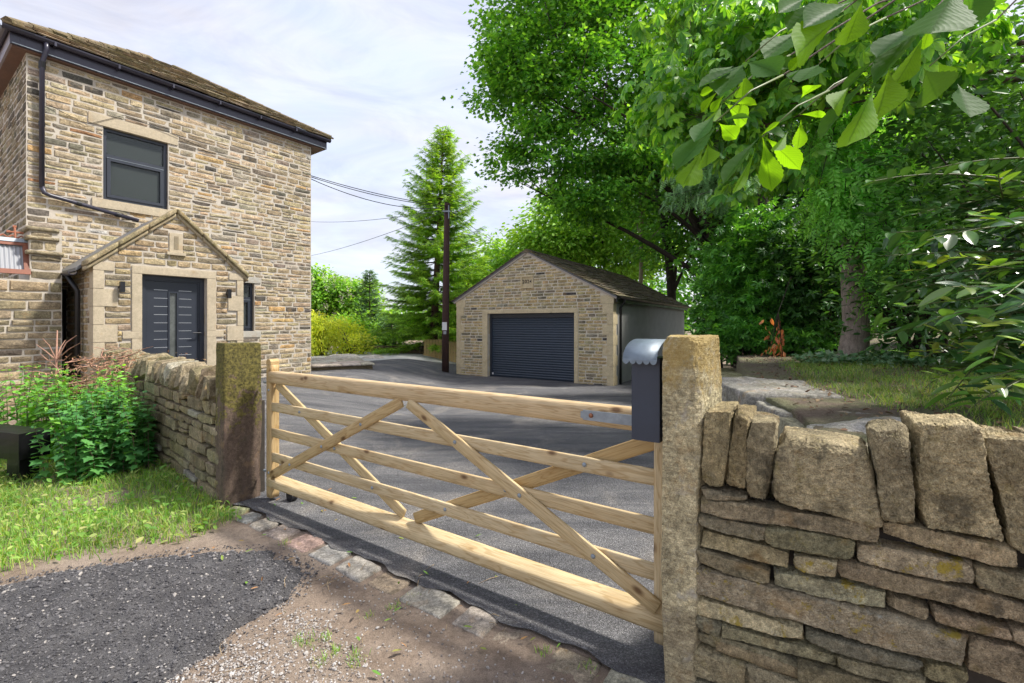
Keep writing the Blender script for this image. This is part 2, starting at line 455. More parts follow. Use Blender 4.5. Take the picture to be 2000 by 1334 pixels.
# tarmac drive
m_tar, nt, b = new_mat('tarmac'); g = geo(nt)
t1 = noise(nt, g, 1.1, 5, 0.6, 0.8)
sg = nt.nodes.new('ShaderNodeMapping'); sg.inputs['Rotation'].default_value = (0, 0, 0.59); sg.inputs['Scale'].default_value = (0.35, 2.2, 1); nt.links.new(g, sg.inputs[0])
t2 = noise(nt, sg.outputs[0], 1.6, 6, 0.65, 0.4)
vo = node(nt, 'ShaderNodeTexVoronoi', Scale=170.0); nt.links.new(g, vo.inputs['Vector'])
vsep = nt.nodes.new('ShaderNodeSeparateColor'); nt.links.new(vo.outputs['Color'], vsep.inputs[0])
c = mix(nt, ramp(nt, t2, [(0.38, 0.0), (0.68, 1.0)]), (0.095, 0.096, 0.104), (0.20, 0.197, 0.20))
c = mix(nt, ramp(nt, t1, [(0.52, 0.0), (0.75, 0.75)]), c, (0.33, 0.30, 0.265))
c = mix(nt, 0.95, c, ramp(nt, vsep.outputs['Red'], [(0.0, 0.5), (0.6, 0.95), (0.92, 1.35), (1.0, 2.0)]), 'MULTIPLY')
n3 = noise(nt, g, 300, 2, 0.7); c = mix(nt, 0.8, c, ramp(nt, n3, [(0.3, 0.6), (0.7, 1.35)]), 'MULTIPLY')
nt.links.new(c, b.inputs['Base Color']); b.inputs['Roughness'].default_value = 0.82; b.inputs['Specular IOR Level'].default_value = 0.3
bump(nt, b, vo.outputs['Distance'], 0.9, 0.008)
S = np.concatenate([np.linspace(-8.8, -0.5, 40), np.linspace(-0.3, 4.2, 60), np.linspace(4.5, 8.0, 12)])
T = np.linspace(0, 1, 60) ** 1.6
V = []
for s in S:
    t0 = 0.03 + (-0.14 * (s + 0.2) if s < -0.2 else 0) + 0.02 * math.sin(s * 9) + 0.015 * math.sin(s * 23 + 1)
    t1_ = 14.0 if s > -8.0 else 10.2 + 3.8 * sstep(-8.8, -8.0, s)
    for t in T:
        d = t0 + (t1_ - t0) * t
        q = SETT0 + G_D * s - G_N * d
        V.append((q.x, q.y, 0))
V = np.array(V); V[:, 2] = zg(V[:, 0], V[:, 1]) + 0.010
nT = len(T)
F = np.array([[i*nT+j, (i+1)*nT+j, (i+1)*nT+j+1, i*nT+j+1] for i in range(len(S)-1) for j in range(nT-1)])
tag(ob('driveway', mesh('driveway', V, F, m_tar, True)), 'grey tarmac driveway behind the gate', 'driveway', kind='structure')

# pale gravel yard beyond the tarmac
m_grv, nt, b = new_mat('gravel_yard'); g = geo(nt)
vo = node(nt, 'ShaderNodeTexVoronoi', Scale=45.0); nt.links.new(g, vo.inputs['Vector'])
c = mix(nt, 1.0, (0.60, 0.59, 0.57), ramp(nt, noise(nt, g, 40, 4, 0.8), [(0.3, 0.6), (0.7, 1.3)]), 'MULTIPLY')
nt.links.new(c, b.inputs['Base Color']); b.inputs['Roughness'].default_value = 0.9; bump(nt, b, vo.outputs['Distance'], 1.0, 0.02)
V, F = grid(np.arange(-14, 3.1, 0.2), np.arange(10.5, 22.1, 0.2), lambda x, y: zg(x, y) - 0.012)
tag(ob('gravel_yard', mesh('gravel_yard', V, F, m_grv, True)), 'pale gravel yard beyond the tarmac', 'gravel', kind='structure')

# bank
m_bank, nt, b = new_mat('bank_soil'); g = geo(nt)
b1 = noise(nt, g, 1.6, 5, 0.65); b2 = noise(nt, g, 30, 6, 0.75); b3 = noise(nt, g, 120, 3, 0.8)
c = mix(nt, ramp(nt, b1, [(0.42, 0.0), (0.58, 1.0)]), (0.15, 0.11, 0.08), (0.15, 0.15, 0.075))
c = mix(nt, 0.9, c, ramp(nt, b2, [(0.25, 0.4), (0.55, 1.0), (0.8, 1.7)]), 'MULTIPLY')
c = mix(nt, 0.8, c, ramp(nt, b3, [(0.3, 0.6), (0.7, 1.6)]), 'MULTIPLY')
nt.links.new(c, b.inputs['Base Color']); b.inputs['Roughness'].default_value = 0.95; bump(nt, b, b2, 1.0, 0.03)
def bank_grid():
    ys = np.concatenate([np.arange(-3, 1, 0.5), np.arange(1.05, 8, 0.11), np.arange(8.2, 40, 0.7)])
    ds = np.concatenate([[0, 0.0], np.arange(0.08, 6, 0.13), np.linspace(6.5, 60, 14)])
    V = []
    for y in ys:
        for k, d in enumerate(ds):
            x = xe(y) + d + (0.04 if k else 0)
            V.append((x, y, 0))
    V = np.array(V); z = zbank(V[:, 0], V[:, 1]); nd = len(ds)
    z += 0.02 * fbm(V * 5, 9, 3)
    z[::nd] = -0.3                                     # the bank's own face behind the edging stones
    V[:, 2] = z
    F = np.array([[j*nd+i, j*nd+i+1, (j+1)*nd+i+1, (j+1)*nd+i] for j in range(len(ys)-1) for i in range(nd-1)])
    return V, F
V, F = bank_grid()
tag(ob('bank', mesh('bank', V, F, m_bank, True)), 'raised earth bank under the trees behind the right wall', 'bank', kind='structure')

# dark planings patch
m_plan, nt, b = new_mat('planings'); g = geo(nt)
p1 = noise(nt, g, 5, 5, 0.65); p2 = noise(nt, g, 70, 5, 0.8); p3 = noise(nt, g, 240, 2, 0.8)
c = mix(nt, ramp(nt, p1, [(0.35, 0.0), (0.65, 1.0)]), (0.075, 0.072, 0.076), (0.15, 0.145, 0.148))
c = mix(nt, 0.95, c, ramp(nt, p2, [(0.25, 0.35), (0.55, 1.0), (0.78, 1.7)]), 'MULTIPLY')
c = mix(nt, 0.8, c, ramp(nt, p3, [(0.3, 0.5), (0.7, 1.5)]), 'MULTIPLY')
nt.links.new(c, b.inputs['Base Color']); b.inputs['Roughness'].default_value = 0.85; q = bump(nt, b, p2, 1.0, 0.02); bump(nt, b, p3, 0.8, 0.006, q)
PATCH = [(-1.237,2.716),(-1.35,2.95),(-1.648,3.09),(-2.1,3.06),(-2.67,2.83),(-2.96,2.66),(-4.6,2.2),(-4.4,0.6),(-2.2,0.45),(-1.75,1.2),(-1.5,1.93),(-1.364,2.153),(-1.352,2.34),(-1.229,2.514)]
pc = np.array([-2.2, 1.9])
pa = np.array(PATCH) - pc; ang = np.arctan2(pa[:, 1], pa[:, 0]); o_ = np.argsort(ang); ang = ang[o_]; rad = np.hypot(pa[:, 0], pa[:, 1])[o_]
th = np.linspace(-math.pi, math.pi, 420, endpoint=False)
rr_ = np.interp(th, ang, rad, period=2 * math.pi) * (1 + 0.06 * fbm(np.stack([np.cos(th) * 4, np.sin(th) * 4, 0 * th], 1), 4, 3) + 0.045 * fbm(np.stack([np.cos(th) * 17, np.sin(th) * 17, 0 * th], 1), 14, 4))
def patch_r(x, y):
    t = np.arctan2(y - pc[1], x - pc[0]); return np.hypot(x - pc[0], y - pc[1]) / np.interp(t, th, rr_, period=2 * math.pi)
nr = 90
rs = np.linspace(0.0, 1.0, nr) ** 0.75
V = np.concatenate([np.stack([pc[0] + rr_ * r * np.cos(th), pc[1] + rr_ * r * np.sin(th), 0 * th], 1) for r in rs])
rf = np.repeat(rs, len(th))
def zpatch(x, y, r):
    P = np.stack([x, y, 0 * x], 1)
    edge = sstep(1.0, 0.93, r)
    return -0.02 + edge * (0.030 + 0.020 * fbm(P * 3.5, 2, 3) + 0.012 * fbm(P * 20, 6, 3))
V[:, 2] = zpatch(V[:, 0], V[:, 1], rf)
nth = len(th)
F = np.array([[i*nth+j, (i+1)*nth+j, (i+1)*nth+(j+1) % nth, i*nth+(j+1) % nth] for i in range(nr-1) for j in range(nth)])
tag(ob('asphalt_patch', mesh('asphalt_patch', V, F, m_plan, True)), 'dark loose asphalt planings spread on the lane at lower left', 'asphalt', kind='structure')

# pebble template
def ico():
    t = (1 + 5 ** 0.5) / 2
    v = np.array([(-1,t,0),(1,t,0),(-1,-t,0),(1,-t,0),(0,-1,t),(0,1,t),(0,-1,-t),(0,1,-t),(t,0,-1),(t,0,1),(-t,0,-1),(-t,0,1)], float)
    v /= np.linalg.norm(v[0])
    f = np.array([(0,11,5),(0,5,1),(0,1,7),(0,7,10),(0,10,11),(1,5,9),(5,11,4),(11,10,2),(10,7,6),(7,1,8),(3,9,4),(3,4,2),(3,2,6),(3,6,8),(3,8,9),(4,9,5),(2,4,11),(6,2,10),(8,6,7),(9,8,1)])
    return v, f
ICO_V, ICO_F = ico()
def pebbles(name, xy, z, size, mat, flat=0.6, seed=1):
    n = len(xy); r = np.random.default_rng(seed)
    sc = size[:, None] * np.stack([r.uniform(0.8, 1.3, n), r.uniform(0.6, 1.0, n), r.uniform(0.45, 0.8, n) * flat / 0.6], 1)
    jit = ICO_V[None] * r.uniform(0.72, 1.2, (n, 12, 1)) * sc[:, None, :]
    rot = frames(np.stack([r.normal(0, .3, n), r.normal(0, .3, n), np.ones(n)], 1), r.uniform(0, 6.28, n))
    V = np.einsum('nij,nkj->nki', rot, jit) + np.concatenate([xy, z[:, None]], 1)[:, None, :]
    F = ICO_F[None] + (np.arange(n) * 12)[:, None, None]
    return ob(name, mesh(name, V.reshape(-1, 3), F.reshape(-1, 3), mat, False))
def isl_mat(name, stops, rough=0.85):
    m, nt, b = new_mat(name); f = nt.nodes.new('ShaderNodeNewGeometry').outputs['Random Per Island']
    c = ramp(nt, f, stops); c = mix(nt, 0.7, c, ramp(nt, noise(nt, geo(nt), 130, 3, 0.7), [(0.3, 0.7), (0.7, 1.25)]), 'MULTIPLY')
    nt.links.new(c, b.inputs['Base Color']); b.inputs['Roughness'].default_value = rough; return m
m_peb = isl_mat('gravel_stones', [(0.0, (0.09, 0.08, 0.075)), (0.25, (0.24, 0.20, 0.17)), (0.5, (0.34, 0.31, 0.28)), (0.85, (0.40, 0.38, 0.36)), (1.0, (0.50, 0.49, 0.48))])
m_chip = isl_mat('asphalt_chips', [(0.0, (0.045, 0.043, 0.046)), (0.5, (0.085, 0.082, 0.086)), (0.9, (0.17, 0.163, 0.165)), (1.0, (0.38, 0.35, 0.32))])
r = np.random.default_rng(5)
# gravel: between the planings and the setts, thinning outwards
n = 110000
xy = np.stack([r.uniform(-1.75, 0.9, n), r.uniform(1.1, 3.1, n)], 1)
dens = np.exp(-((xy[:, 0] + 1.12 - 0.30 * (1.93 - xy[:, 1])) / 0.42) ** 2) * sstep(2.62, 1.95, xy[:, 1])
dens *= 0.35 + 0.9 * sstep(-0.25, 0.25, fbm(np.concatenate([xy * 3, 0 * xy[:, :1]], 1), 21, 3))
inset = ((xy[:, 0] - SETT0.x) * (-G_N.x) + (xy[:, 1] - SETT0.y) * (-G_N.y)) < -0.12
k = (r.random(n) < np.maximum(dens * 0.8, 0.03)) & inset & (patch_r(xy[:, 0], xy[:, 1]) > 0.985)
xy = xy[k]; sz = r.uniform(0.0025, 0.0075, len(xy)) * (1 + 0.6 * (r.random(len(xy)) > 0.95))
tag(pebbles('gravel', xy, zdirt(xy[:, 0], xy[:, 1]) + sz * 0.35, sz, m_peb, seed=2), 'loose pale gravel stones lying on the dirt', 'gravel', kind='stuff')
n = 34000
xy = np.stack([r.uniform(-4.2, -1.1, n), r.uniform(1.3, 3.15, n)], 1); pr = patch_r(xy[:, 0], xy[:, 1])
k = (pr < 1.0 + .10 * r.random(n) ** 3) & (r.random(n) < 0.5 + 0.5 * sstep(0.8, 1.0, pr)); xy, pr = xy[k], pr[k]
sz = r.uniform(0.003, 0.0085, len(xy)) * (1 + 0.9 * (r.random(len(xy)) > 0.96))
z = np.where(pr < 1, zpatch(xy[:, 0], xy[:, 1], pr), -0.01) + sz * 0.3
tag(pebbles('asphalt_chips', xy, z, sz, m_chip, seed=3), 'loose dark chips of asphalt on the planings patch', 'chips', kind='stuff')

# setts: one row of worn blocks along the tarmac edge
M_SETT = [stone_mat('sett_stone', 'obj', 1.6, moss=0.0, lichen=0.0, stain=0.25, bump_s=0.5, bd=0.006)]
row = bpy.data.objects.new('sett_row', None); link(row, None, Matrix.Translation((SETT0.x, SETT0.y, 0)))
tag(row, 'single row of worn stone setts edging the tarmac', 'edging', kind='structure')
SETTS = [(0.02,.19,.16,0.55,(.23,.22,.12)),(0.24,.17,.15,.2,(.30,.27,.23)),(0.455,.21,.16,-.1,(.34,.28,.22)),(0.70,.24,.18,.05,(.33,.25,.2)),(0.985,.27,.19,.0,(.37,.24,.19)),(1.265,.26,.18,.08,(.32,.28,.24)),(1.555,.27,.18,-.04,(.33,.28,.23)),(1.835,.24,.17,.03,(.26,.19,.13)),(2.16,.33,.18,.0,(.34,.29,.23)),(2.48,.22,.18,.05,(.31,.25,.2)),(2.73,.25,.17,-.05,(.25,.19,.14)),(3.02,.24,.17,.04,(.22,.17,.12)),(3.27,.22,.18,.02,(.26,.23,.17))]
for k, (s, L, D, a, cc) in enumerate(SETTS):
    q = SETT0 + G_D * s + G_N * 0.04
    bur = 0.012 if k in (7, 10, 11) else 0
    m4 = Matrix(((G_D.x, -G_N.x, 0, q.x), (G_D.y, -G_N.y, 0, q.y), (0, 0, 1, -.011 - bur), (0, 0, 0, 1))) @ Matrix.Rotation(a * 0.5, 4, 'Z')
    L *= 0.97; D *= 1.05; cc = (cc[0] * 1.15, cc[1] * 1.25, cc[2] * 1.3)
    C8 = [m4 @ Vector(v) for v in [(-L/2,-D/2,-.1),(L/2+R.uniform(-.02,.02),-D/2,-.1),(L/2,D/2,-.1),(-L/2,D/2+R.uniform(-.02,.02),-.1),(-L/2+.01,-D/2+.01,.012),(L/2-.01,-D/2+.01,.010),(L/2-.01,D/2-.01,.02),(-L/2+.01,D/2-.01,.018)]]
    V, F = rough_hex(C8, (16, 12, 5), 0.008, 0.006, 14, 40 + k, 0.003, 6, .003, (8, .008))
    ob('sett', mesh('sett', V, F, M_SETT[0], True), row, None, cc)
# ------------------------------------------------------------------ masonry helpers
def stone_template(seed):
    """unit stone x,z in [0,1], y 0 (front) .. 1 (back); slightly irregular with a bevelled, pitched face"""
    r = random.Random(seed); V = []
    def ring(y, inset):
        j = 0.018
        return [(inset[0] + r.uniform(0, j), y, inset[1] + r.uniform(0, 0.07)), (0.5, y, inset[1] * 0.5 + r.uniform(0, 0.06)), (1 - inset[0] - r.uniform(0, j), y, inset[1] + r.uniform(0, 0.07)),
                (1 - inset[0] - r.uniform(0, j), y, 1 - inset[1] - r.uniform(0, 0.07)), (0.5, y, 1 - inset[1] * 0.5 - r.uniform(0, 0.06)), (inset[0] + r.uniform(0, j), y, 1 - inset[1] - r.uniform(0, 0.07))]
    a = ring(1.0, (0, 0)); bq = [(x, 0.45, z) for (x, y, z) in a]; c = ring(0.05, (0.035, 0.10))
    c = [(x, y + r.uniform(0, 0.18), z) for (x, y, z) in c]
    V = a + bq + c + [(r.uniform(.3, .45), r.uniform(-.06, .12), r.uniform(.4, .6)), (r.uniform(.55, .7), r.uniform(-.06, .12), r.uniform(.4, .6))]
    F = []
    for k in range(6):
        F.append([k, (k+1) % 6, 6 + (k+1) % 6, 6 + k]); F.append([6+k, 6 + (k+1) % 6, 12 + (k+1) % 6, 12 + k])
    p, q = 18, 19
    F += [[12, 13, p], [13, q, p], [13, 14, q], [14, 15, q], [15, 16, q], [16, p, q], [16, 17, p], [17, 12, p]]
    return np.array(V), [list(f) for f in F]
STT = [stone_template(s) for s in range(14)]

def courses(pl, u0, u1, z0, z1, blocked, hr, lr, rnd, top=None, gap=0.012):
    """rects (u,z,w,h) of coursed rubble; top(u) limits a gable"""
    out = []; z = z0
    while z < z1 - 0.03:
        h = rnd.uniform(*hr); h = min(h, z1 - z)
        if z1 - (z + h) < hr[0] * 0.6: h = z1 - z
        segs = [(u0, u1)]
        if top is not None:
            us = [u0 + (u1 - u0) * k / 200 for k in range(201)]
            ok = [u for u in us if top(u) >= z + h * 0.8]
            if not ok: break
            segs = [(ok[0], ok[-1])]
        for (a, b_, c_, d_) in blocked:
            ov = min(z + h, d_) - max(z, c_)
            if ov > 0.3 * h:
                ns = []
                for (p, q) in segs:
                    if b_ <= p or a >= q: ns.append((p, q))
                    else:
                        if a - p > 0.03: ns.append((p, a))
                        if q - b_ > 0.03: ns.append((b_, q))
                segs = ns
        for (p, q) in segs:
            u = p
            while u < q - 0.02:
                L = rnd.uniform(*lr) * (0.75 + 0.5 * rnd.random()) * (h / ((hr[0] + hr[1]) / 2)) ** 0.3
                if q - (u + L) < lr[0] * 0.55: L = q - u
                if h > hr[0] * 1.7 and rnd.random() < 0.25:            # two thin stones on top of each other
                    k = rnd.uniform(0.4, 0.6)
                    out.append((u + gap/2, z + gap/2, L - gap, h*k - gap)); out.append((u + gap/2, z + h*k + gap/2, L - gap, h*(1-k) - gap))
                else: out.append((u + gap/2, z + gap/2, L - gap, h - gap))
                u += L
        z += h
    return out

def pick(pal, rnd):
    t = rnd.random() * sum(w for w, c in pal)
    for w, c in pal:
        t -= w
        if t <= 0: break
    k = rnd.uniform(0.85, 1.18)
    return tuple(max(0.01, x * k * rnd.uniform(0.95, 1.05)) for x in c)

def lay(jobs, n_obj, wall, mat_o, mat_c, name='stone'):
    """jobs: (plane, rect, proud, colour). The n_obj that show largest become objects, the rest one mesh"""
    def shown(j):
        pl, (u, z, w, h), pr, col = j; p = pl.p(u + w/2, z + h/2)
        k = abs(Vector((p.x, p.y)).normalized().dot(pl.n)) / max(1, p.y) ** 2
        x = CX + p.x / max(p.y, .1) * F_PX; yy = HY - (p.z - CAMZ) / max(p.y, .1) * F_PX
        vis = 1.0 if (0 < x < 2000 and 0 < yy < 720) else 0.02
        return -w * h * k * vis
    jobs = sorted(jobs, key=shown)
    ms = [mesh(name, V, F, mat_o) for V, F in STT]
    rest = MB()
    for k, (pl, (u, z, w, h), pr, col) in enumerate(jobs):
        t = R.randrange(len(STT)); dep = 0.05 + pr
        m4 = pl.mat(u, z, pr, w, dep, h, R.uniform(-0.006, 0.006))
        if k < n_obj: ob(name, ms[t], wall, m4, col)
        else:
            V, F = STT[t]; M = np.array(m4)
            rest.add(V @ M[:3, :3].T + M[:3, 3], F, col)
    if rest.n: tag(rest.build(name, mat_c, wall), kind='stuff')

def core(name, pl, us, zs, openings, th, mat, parent, extra=None):
    """mortar wall as boxes around openings"""
    us = sorted(set(us + [q for o_ in openings for q in o_[:2]])); zs = sorted(set(zs + [q for o_ in openings for q in o_[2:]]))
    m = MB()
    for i in range(len(us)-1):
        for j in range(len(zs)-1):
            cu, cz = (us[i]+us[i+1])/2, (zs[j]+zs[j+1])/2
            if any(a < cu < b_ and c_ < cz < d_ for a, b_, c_, d_ in openings): continue
            m.hexa(pl.box8(us[i], us[i+1], zs[j], zs[j+1], -th, 0.0))
    if extra: extra(m)
    return m.build(name, mat, parent)

def dressed(pl, u0, u1, z0, z1, w0, w1, name, parent, mat, col, bev=0.012, seed=0, seg=(6, 3, 4)):
    V, F = rough_hex(pl.box8(u0, u1, z0, z1, w0, w1), seg, min(bev, .005), 0.002, 12, seed)
    return ob(name, mesh(name, V, F, mat, False), parent, None, col)

M_STONE_O = stone_mat('wall_stone', 'obj', 1.0, stain=0.32, bump_s=0.7)
M_STONE_C = stone_mat('wall_stone_mass', 'col', 1.0, stain=0.32, bump_s=0.7)
M_DRESS = stone_mat('dressed_stone', 'obj', 0.7, stain=0.05, bump_s=0.15, bd=0.003, con=.32)
M_MORTAR = plain_mat('lime_mortar', (0.52, 0.47, 0.395), 0.95, var=0.16, scale=60, bs=0.5, spec=0.1)
M_MORTAR_B = plain_mat('buff_mortar', (0.66, 0.60, 0.49), 0.95, var=0.14, scale=60, bs=0.5, spec=0.1)
M_ANTH = plain_mat('anthracite_frame', (0.030, 0.036, 0.050), 0.38, var=0.06, scale=20)
M_BLACK = plain_mat('black_plastic', (0.013, 0.013, 0.016), 0.34, var=0.15, scale=25)
M_GUTTER = plain_mat('grey_gutter', (0.040, 0.038, 0.058), 0.32, var=0.2, scale=18)
M_STEEL = plain_mat('galvanised_steel', (0.27, 0.31, 0.345), 0.5, 0.35, var=0.2, scale=40)
M_SOFFIT = plain_mat('brown_soffit', (0.16, 0.09, 0.065), 0.7, var=0.2)
M_WHITE = plain_mat('white_plastic', (0.75, 0.75, 0.75), 0.5, var=0.05)
M_DARKROOM = plain_mat('room_plaster', (0.36, 0.36, 0.34), 0.9, var=0.1)
m_glass, nt, b = new_mat('window_glass')
b.inputs['Base Color'].default_value = (0.085, 0.10, 0.095, 1); b.inputs['Roughness'].default_value = 0.06; b.inputs['Specular IOR Level'].default_value = 0.6
tr = nt.nodes.new('ShaderNodeBsdfTransparent'); tr.inputs[0].default_value = (0.62, 0.66, 0.64, 1)
lw = nt.nodes.new('ShaderNodeMixShader'); lw.inputs[0].default_value = 0.5
nt.links.new(tr.outputs[0], lw.inputs[1]); nt.links.new(b.outputs[0], lw.inputs[2]); nt.links.new(lw.outputs[0], nt.nodes['Material Output'].inputs['Surface'])
M_GLASS = m_glass
M_FROST = plain_mat('frosted_glass', (0.11, 0.12, 0.115), 0.2, var=0.3, scale=14)
M_SLATE = stone_mat('roof_slate', 'obj', 0.9, moss=0.35, lichen=0.12, stain=0.4, bump_s=0.7)
M_LEAD = plain_mat('grey_slate_roof', (0.15, 0.155, 0.165), 0.5, var=0.2, scale=12, bs=0.2)

PAL_HOUSE = [(6, (.45,.365,.235)), (4, (.40,.32,.20)), (4, (.50,.40,.25)), (2, (.38,.33,.25)), (2, (.29,.245,.18)), (.6, (.50,.33,.15)), (.1, (.40,.21,.10)), (.7, (.13,.115,.095)), (1.0, (.21,.18,.14)), (.15, (.44,.42,.37))]
PAL_PORCH = [(5, (.42,.33,.205)), (4, (.38,.29,.17)), (3, (.34,.28,.185)), (1, (.26,.215,.14)), (1, (.44,.33,.17))]
PAL_GAR = [(5, (.52,.42,.23)), (4, (.46,.38,.215)), (3, (.56,.43,.22)), (2, (.40,.335,.21)), (2, (.28,.25,.175)), (.4, (.09,.085,.08))]

# ================================================================== THE HOUSE
HW = HOUSE.u(607.5)
HB, HT = -0.1, 6.05
house = thing('house', HOUSE.p(HW / 2, 0.2, -2), 'two-storey buff stone house with dark fascia, upstairs window and gabled entrance porch', 'house')
rn = random.Random(3)
# upstairs window opening, ground floor side window
wu0, wu1 = HOUSE.u(201.5), HOUSE.u(328.5)
wz1 = (HOUSE.uz(201.5, 245)[1] + HOUSE.uz(328.5, 280)[1]) / 2; wz0 = (HOUSE.uz(201.5, 391)[1] + HOUSE.uz(326, 408)[1]) / 2
su0, su1 = HOUSE.u(440), HOUSE.u(497); sz1 = HOUSE.uz(485, 552)[1]; sz0 = HOUSE.uz(485, 647)[1]
OPEN = [(wu0, wu1, wz0, wz1), (su0, su1, sz0, sz1)]
wall = core('wall', HOUSE, [0.0, HW], [HB, HT], OPEN, 0.30, M_MORTAR, house)
lint_u = (HOUSE.u(172), HOUSE.u(347)); 
blk = [(lint_u[0], lint_u[1], wz1, wz1 + .20), (lint_u[0] + .02, lint_u[1] - .05, wz0 - .17, wz0), (wu0, wu1, wz0, wz1), (su0, HOUSE.u(509), sz1, sz1 + .14), (su0, HOUSE.u(508.5), sz0 - .15, sz0), (su0, su1, sz0, sz1)]
CB = (.50, .425, .305); CG = (.44, .42, .37)
dressed(HOUSE, *lint_u, wz1 - .005, wz1 + .19, -.15, .022, 'lintel', house, M_DRESS, CB, seed=1)
dressed(HOUSE, lint_u[0] + .05, lint_u[1] - .06, wz0 - .165, wz0 + .002, -.2, .03, 'sill', house, M_DRESS, CB, seed=2)
dressed(HOUSE, su0, HOUSE.u(509), sz1 - .004, sz1 + .135, -.15, .02, 'lintel', house, M_DRESS, CG, seed=3)
dressed(HOUSE, su0, HOUSE.u(508.5), sz0 - .14, sz0 + .002, -.2, .025, 'sill', house, M_DRESS, CG, seed=4)

def casement(pl, u0, u1, z0, z1, depth, split, parent, name='window', openlight=True):
    """frame with transom, opening sash below, panes"""
    t = .055; f = MB(); w0, w1 = -depth - .07, -depth
    f.hexa(pl.box8(u0, u1, z1 - t, z1, w0, w1)); f.hexa(pl.box8(u0, u1, z0, z0 + t, w0, w1))
    f.hexa(pl.box8(u0, u0 + t, z0 + t, z1 - t, w0, w1)); f.hexa(pl.box8(u1 - t, u1, z0 + t, z1 - t, w0, w1))
    zs = z0 + (z1 - z0) * split
    f.hexa(pl.box8(u0 + t, u1 - t, zs - .03, zs + .03, w0, w1 + .004))
    win = f.build(name, M_ANTH, parent)
    s = MB(); a, b_, c_, d_ = u0 + t + .004, u1 - t - .004, z0 + t + .004, zs - .034; k = .055
    for q in ((a, b_, d_ - k, d_), (a, b_, c_, c_ + k), (a, a + k, c_ + k, d_ - k), (b_ - k, b_, c_ + k, d_ - k)): s.hexa(pl.box8(*q, w0 + .02, w1 + .014))
    s.build('sash', M_ANTH, win)
    MB().hexa(pl.box8(a + k - .005, b_ - k + .005, c_ + k - .005, d_ - k + .005, w0 + .034, w0 + .042)).build('pane', M_GLASS, win)
    MB().hexa(pl.box8(u0 + t - .005, u1 - t + .005, zs + .025, z1 - t + .005, w0 + .030, w0 + .038)).build('pane', M_GLASS, win)
    # seal lines
    s = MB(); s.hexa(pl.box8(u0 + t, u1 - t, zs - .038, zs - .031, w1, w1 + .018)); s.build('trim', M_WHITE if False else M_STEEL, win)
    # the room behind
    rm = MB(); d = 1.5
    rm.hexa(pl.box8(u0 - .6, u1 + .6, z0 - .5, z0 - .45, -d, -.31)); rm.hexa(pl.box8(u0 - .6, u1 + .6, z1 + .3, z1 + .35, -d, -.31))
    rm.hexa(pl.box8(u0 - .65, u0 - .6, z0 - .5, z1 + .35, -d, -.31)); rm.hexa(pl.box8(u1 + .6, u1 + .65, z0 - .5, z1 + .35, -d, -.31)); rm.hexa(pl.box8(u0 - .65, u1 + .65, z0 - .5, z1 + .35, -d - .05, -d))
    rm.build('room_lining', M_DARKROOM, win)
    return win
casement(HOUSE, wu0 + .005, wu1 - .005, wz0 + .005, wz1 - .01, .06, .62, house)
casement(HOUSE, su0 + .005, su1 - .005, sz0 + .005, sz1 - .005, .08, .68, house)

jobs = []
for rc in courses(HOUSE, 0.0, HW, 0.05, HT - .02, blk, (.068, .135), (.17, .48), rn):
    jobs.append((HOUSE, rc, rn.uniform(.008, .022), pick(PAL_HOUSE, rn)))
# side wall round the left corner
swall = core('wall', HSIDE, [0.0, 6.0 - .3], [HB, HT], [], 0.30, M_MORTAR, house)
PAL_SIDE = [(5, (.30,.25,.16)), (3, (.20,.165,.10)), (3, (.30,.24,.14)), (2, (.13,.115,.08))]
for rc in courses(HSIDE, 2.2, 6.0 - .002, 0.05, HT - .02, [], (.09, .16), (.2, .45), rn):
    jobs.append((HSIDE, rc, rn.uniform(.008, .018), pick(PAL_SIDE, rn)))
# back and right walls so the house is a closed volume
MB().hexa(HOUSE.box8(0.0, HW, HB, HT, -6.0, -5.7)).build('wall', M_MORTAR, house)
MB().hexa(HOUSE.box8(HW - .3, HW - .001, HB, HT, -5.7, -.3)).build('wall', M_MORTAR, house)

# eaves: soffit, fascia, gutter
OVL, OVR, OVF = .20, .36, .13
f = MB(); f.hexa(HOUSE.box8(-OVL, HW + OVR, HT + .02, HT + .27, OVF - .03, OVF)); f.build('fascia', M_GUTTER, house)
f = MB(); f.hexa(HOUSE.box8(-OVL + .001, -OVL + .03, HT + .022, HT + .268, -6.3, OVF - .031)); f.build('fascia', plain_mat('pale_fascia', (.30, .27, .30), .5), house)
MB().hexa(HOUSE.box8(HW + OVR - .03, HW + OVR - .001, HT + .022, HT + .268, -6.3, OVF - .031)).build('fascia', M_GUTTER, house)
MB().hexa(HOUSE.box8(-OVL + .03, HW + OVR - .03, HT + .002, HT + .02, -6.3, OVF - .03)).build('soffit', M_SOFFIT, house)
MB().hexa(HOUSE.box8(-OVL + .02, HW + OVR - .02, HT + .03, HT + .045, OVF, OVF + .012)).build('fascia_trim', M_STEEL, house)
def half_gutter(name, p0, p1, out, r, mat, parent):
    """half-round trough from p0 to p1 opening upwards; out = outward horizontal direction"""
    p0, p1, out = np.array(p0), np.array(p1), np.array((out[0], out[1], 0.0)); V, F = [], []
    n = 8
    for p in (p0, p1):
        for rr in (r, r - .008):
            for k in range(n + 1):
                a = math.pi * k / n
                V.append(p + out * (-math.cos(a) * rr) + np.array((0, 0, -math.sin(a) * rr)))
    m = n + 1
    for k in range(n):
        F += [[k, k+1, 2*m+k+1, 2*m+k], [m+k, 3*m+k, 3*m+k+1, m+k+1]]
        F += [[k, m+k, m+k+1, k+1], [2*m+k, 2*m+k+1, 3*m+k+1, 3*m+k]]
    F += [[0, 2*m, 3*m, m], [n, m+n, 3*m+n, 2*m+n]]
    return ob(name, mesh(name, V, F, mat, False), parent)
gz = HT + .255
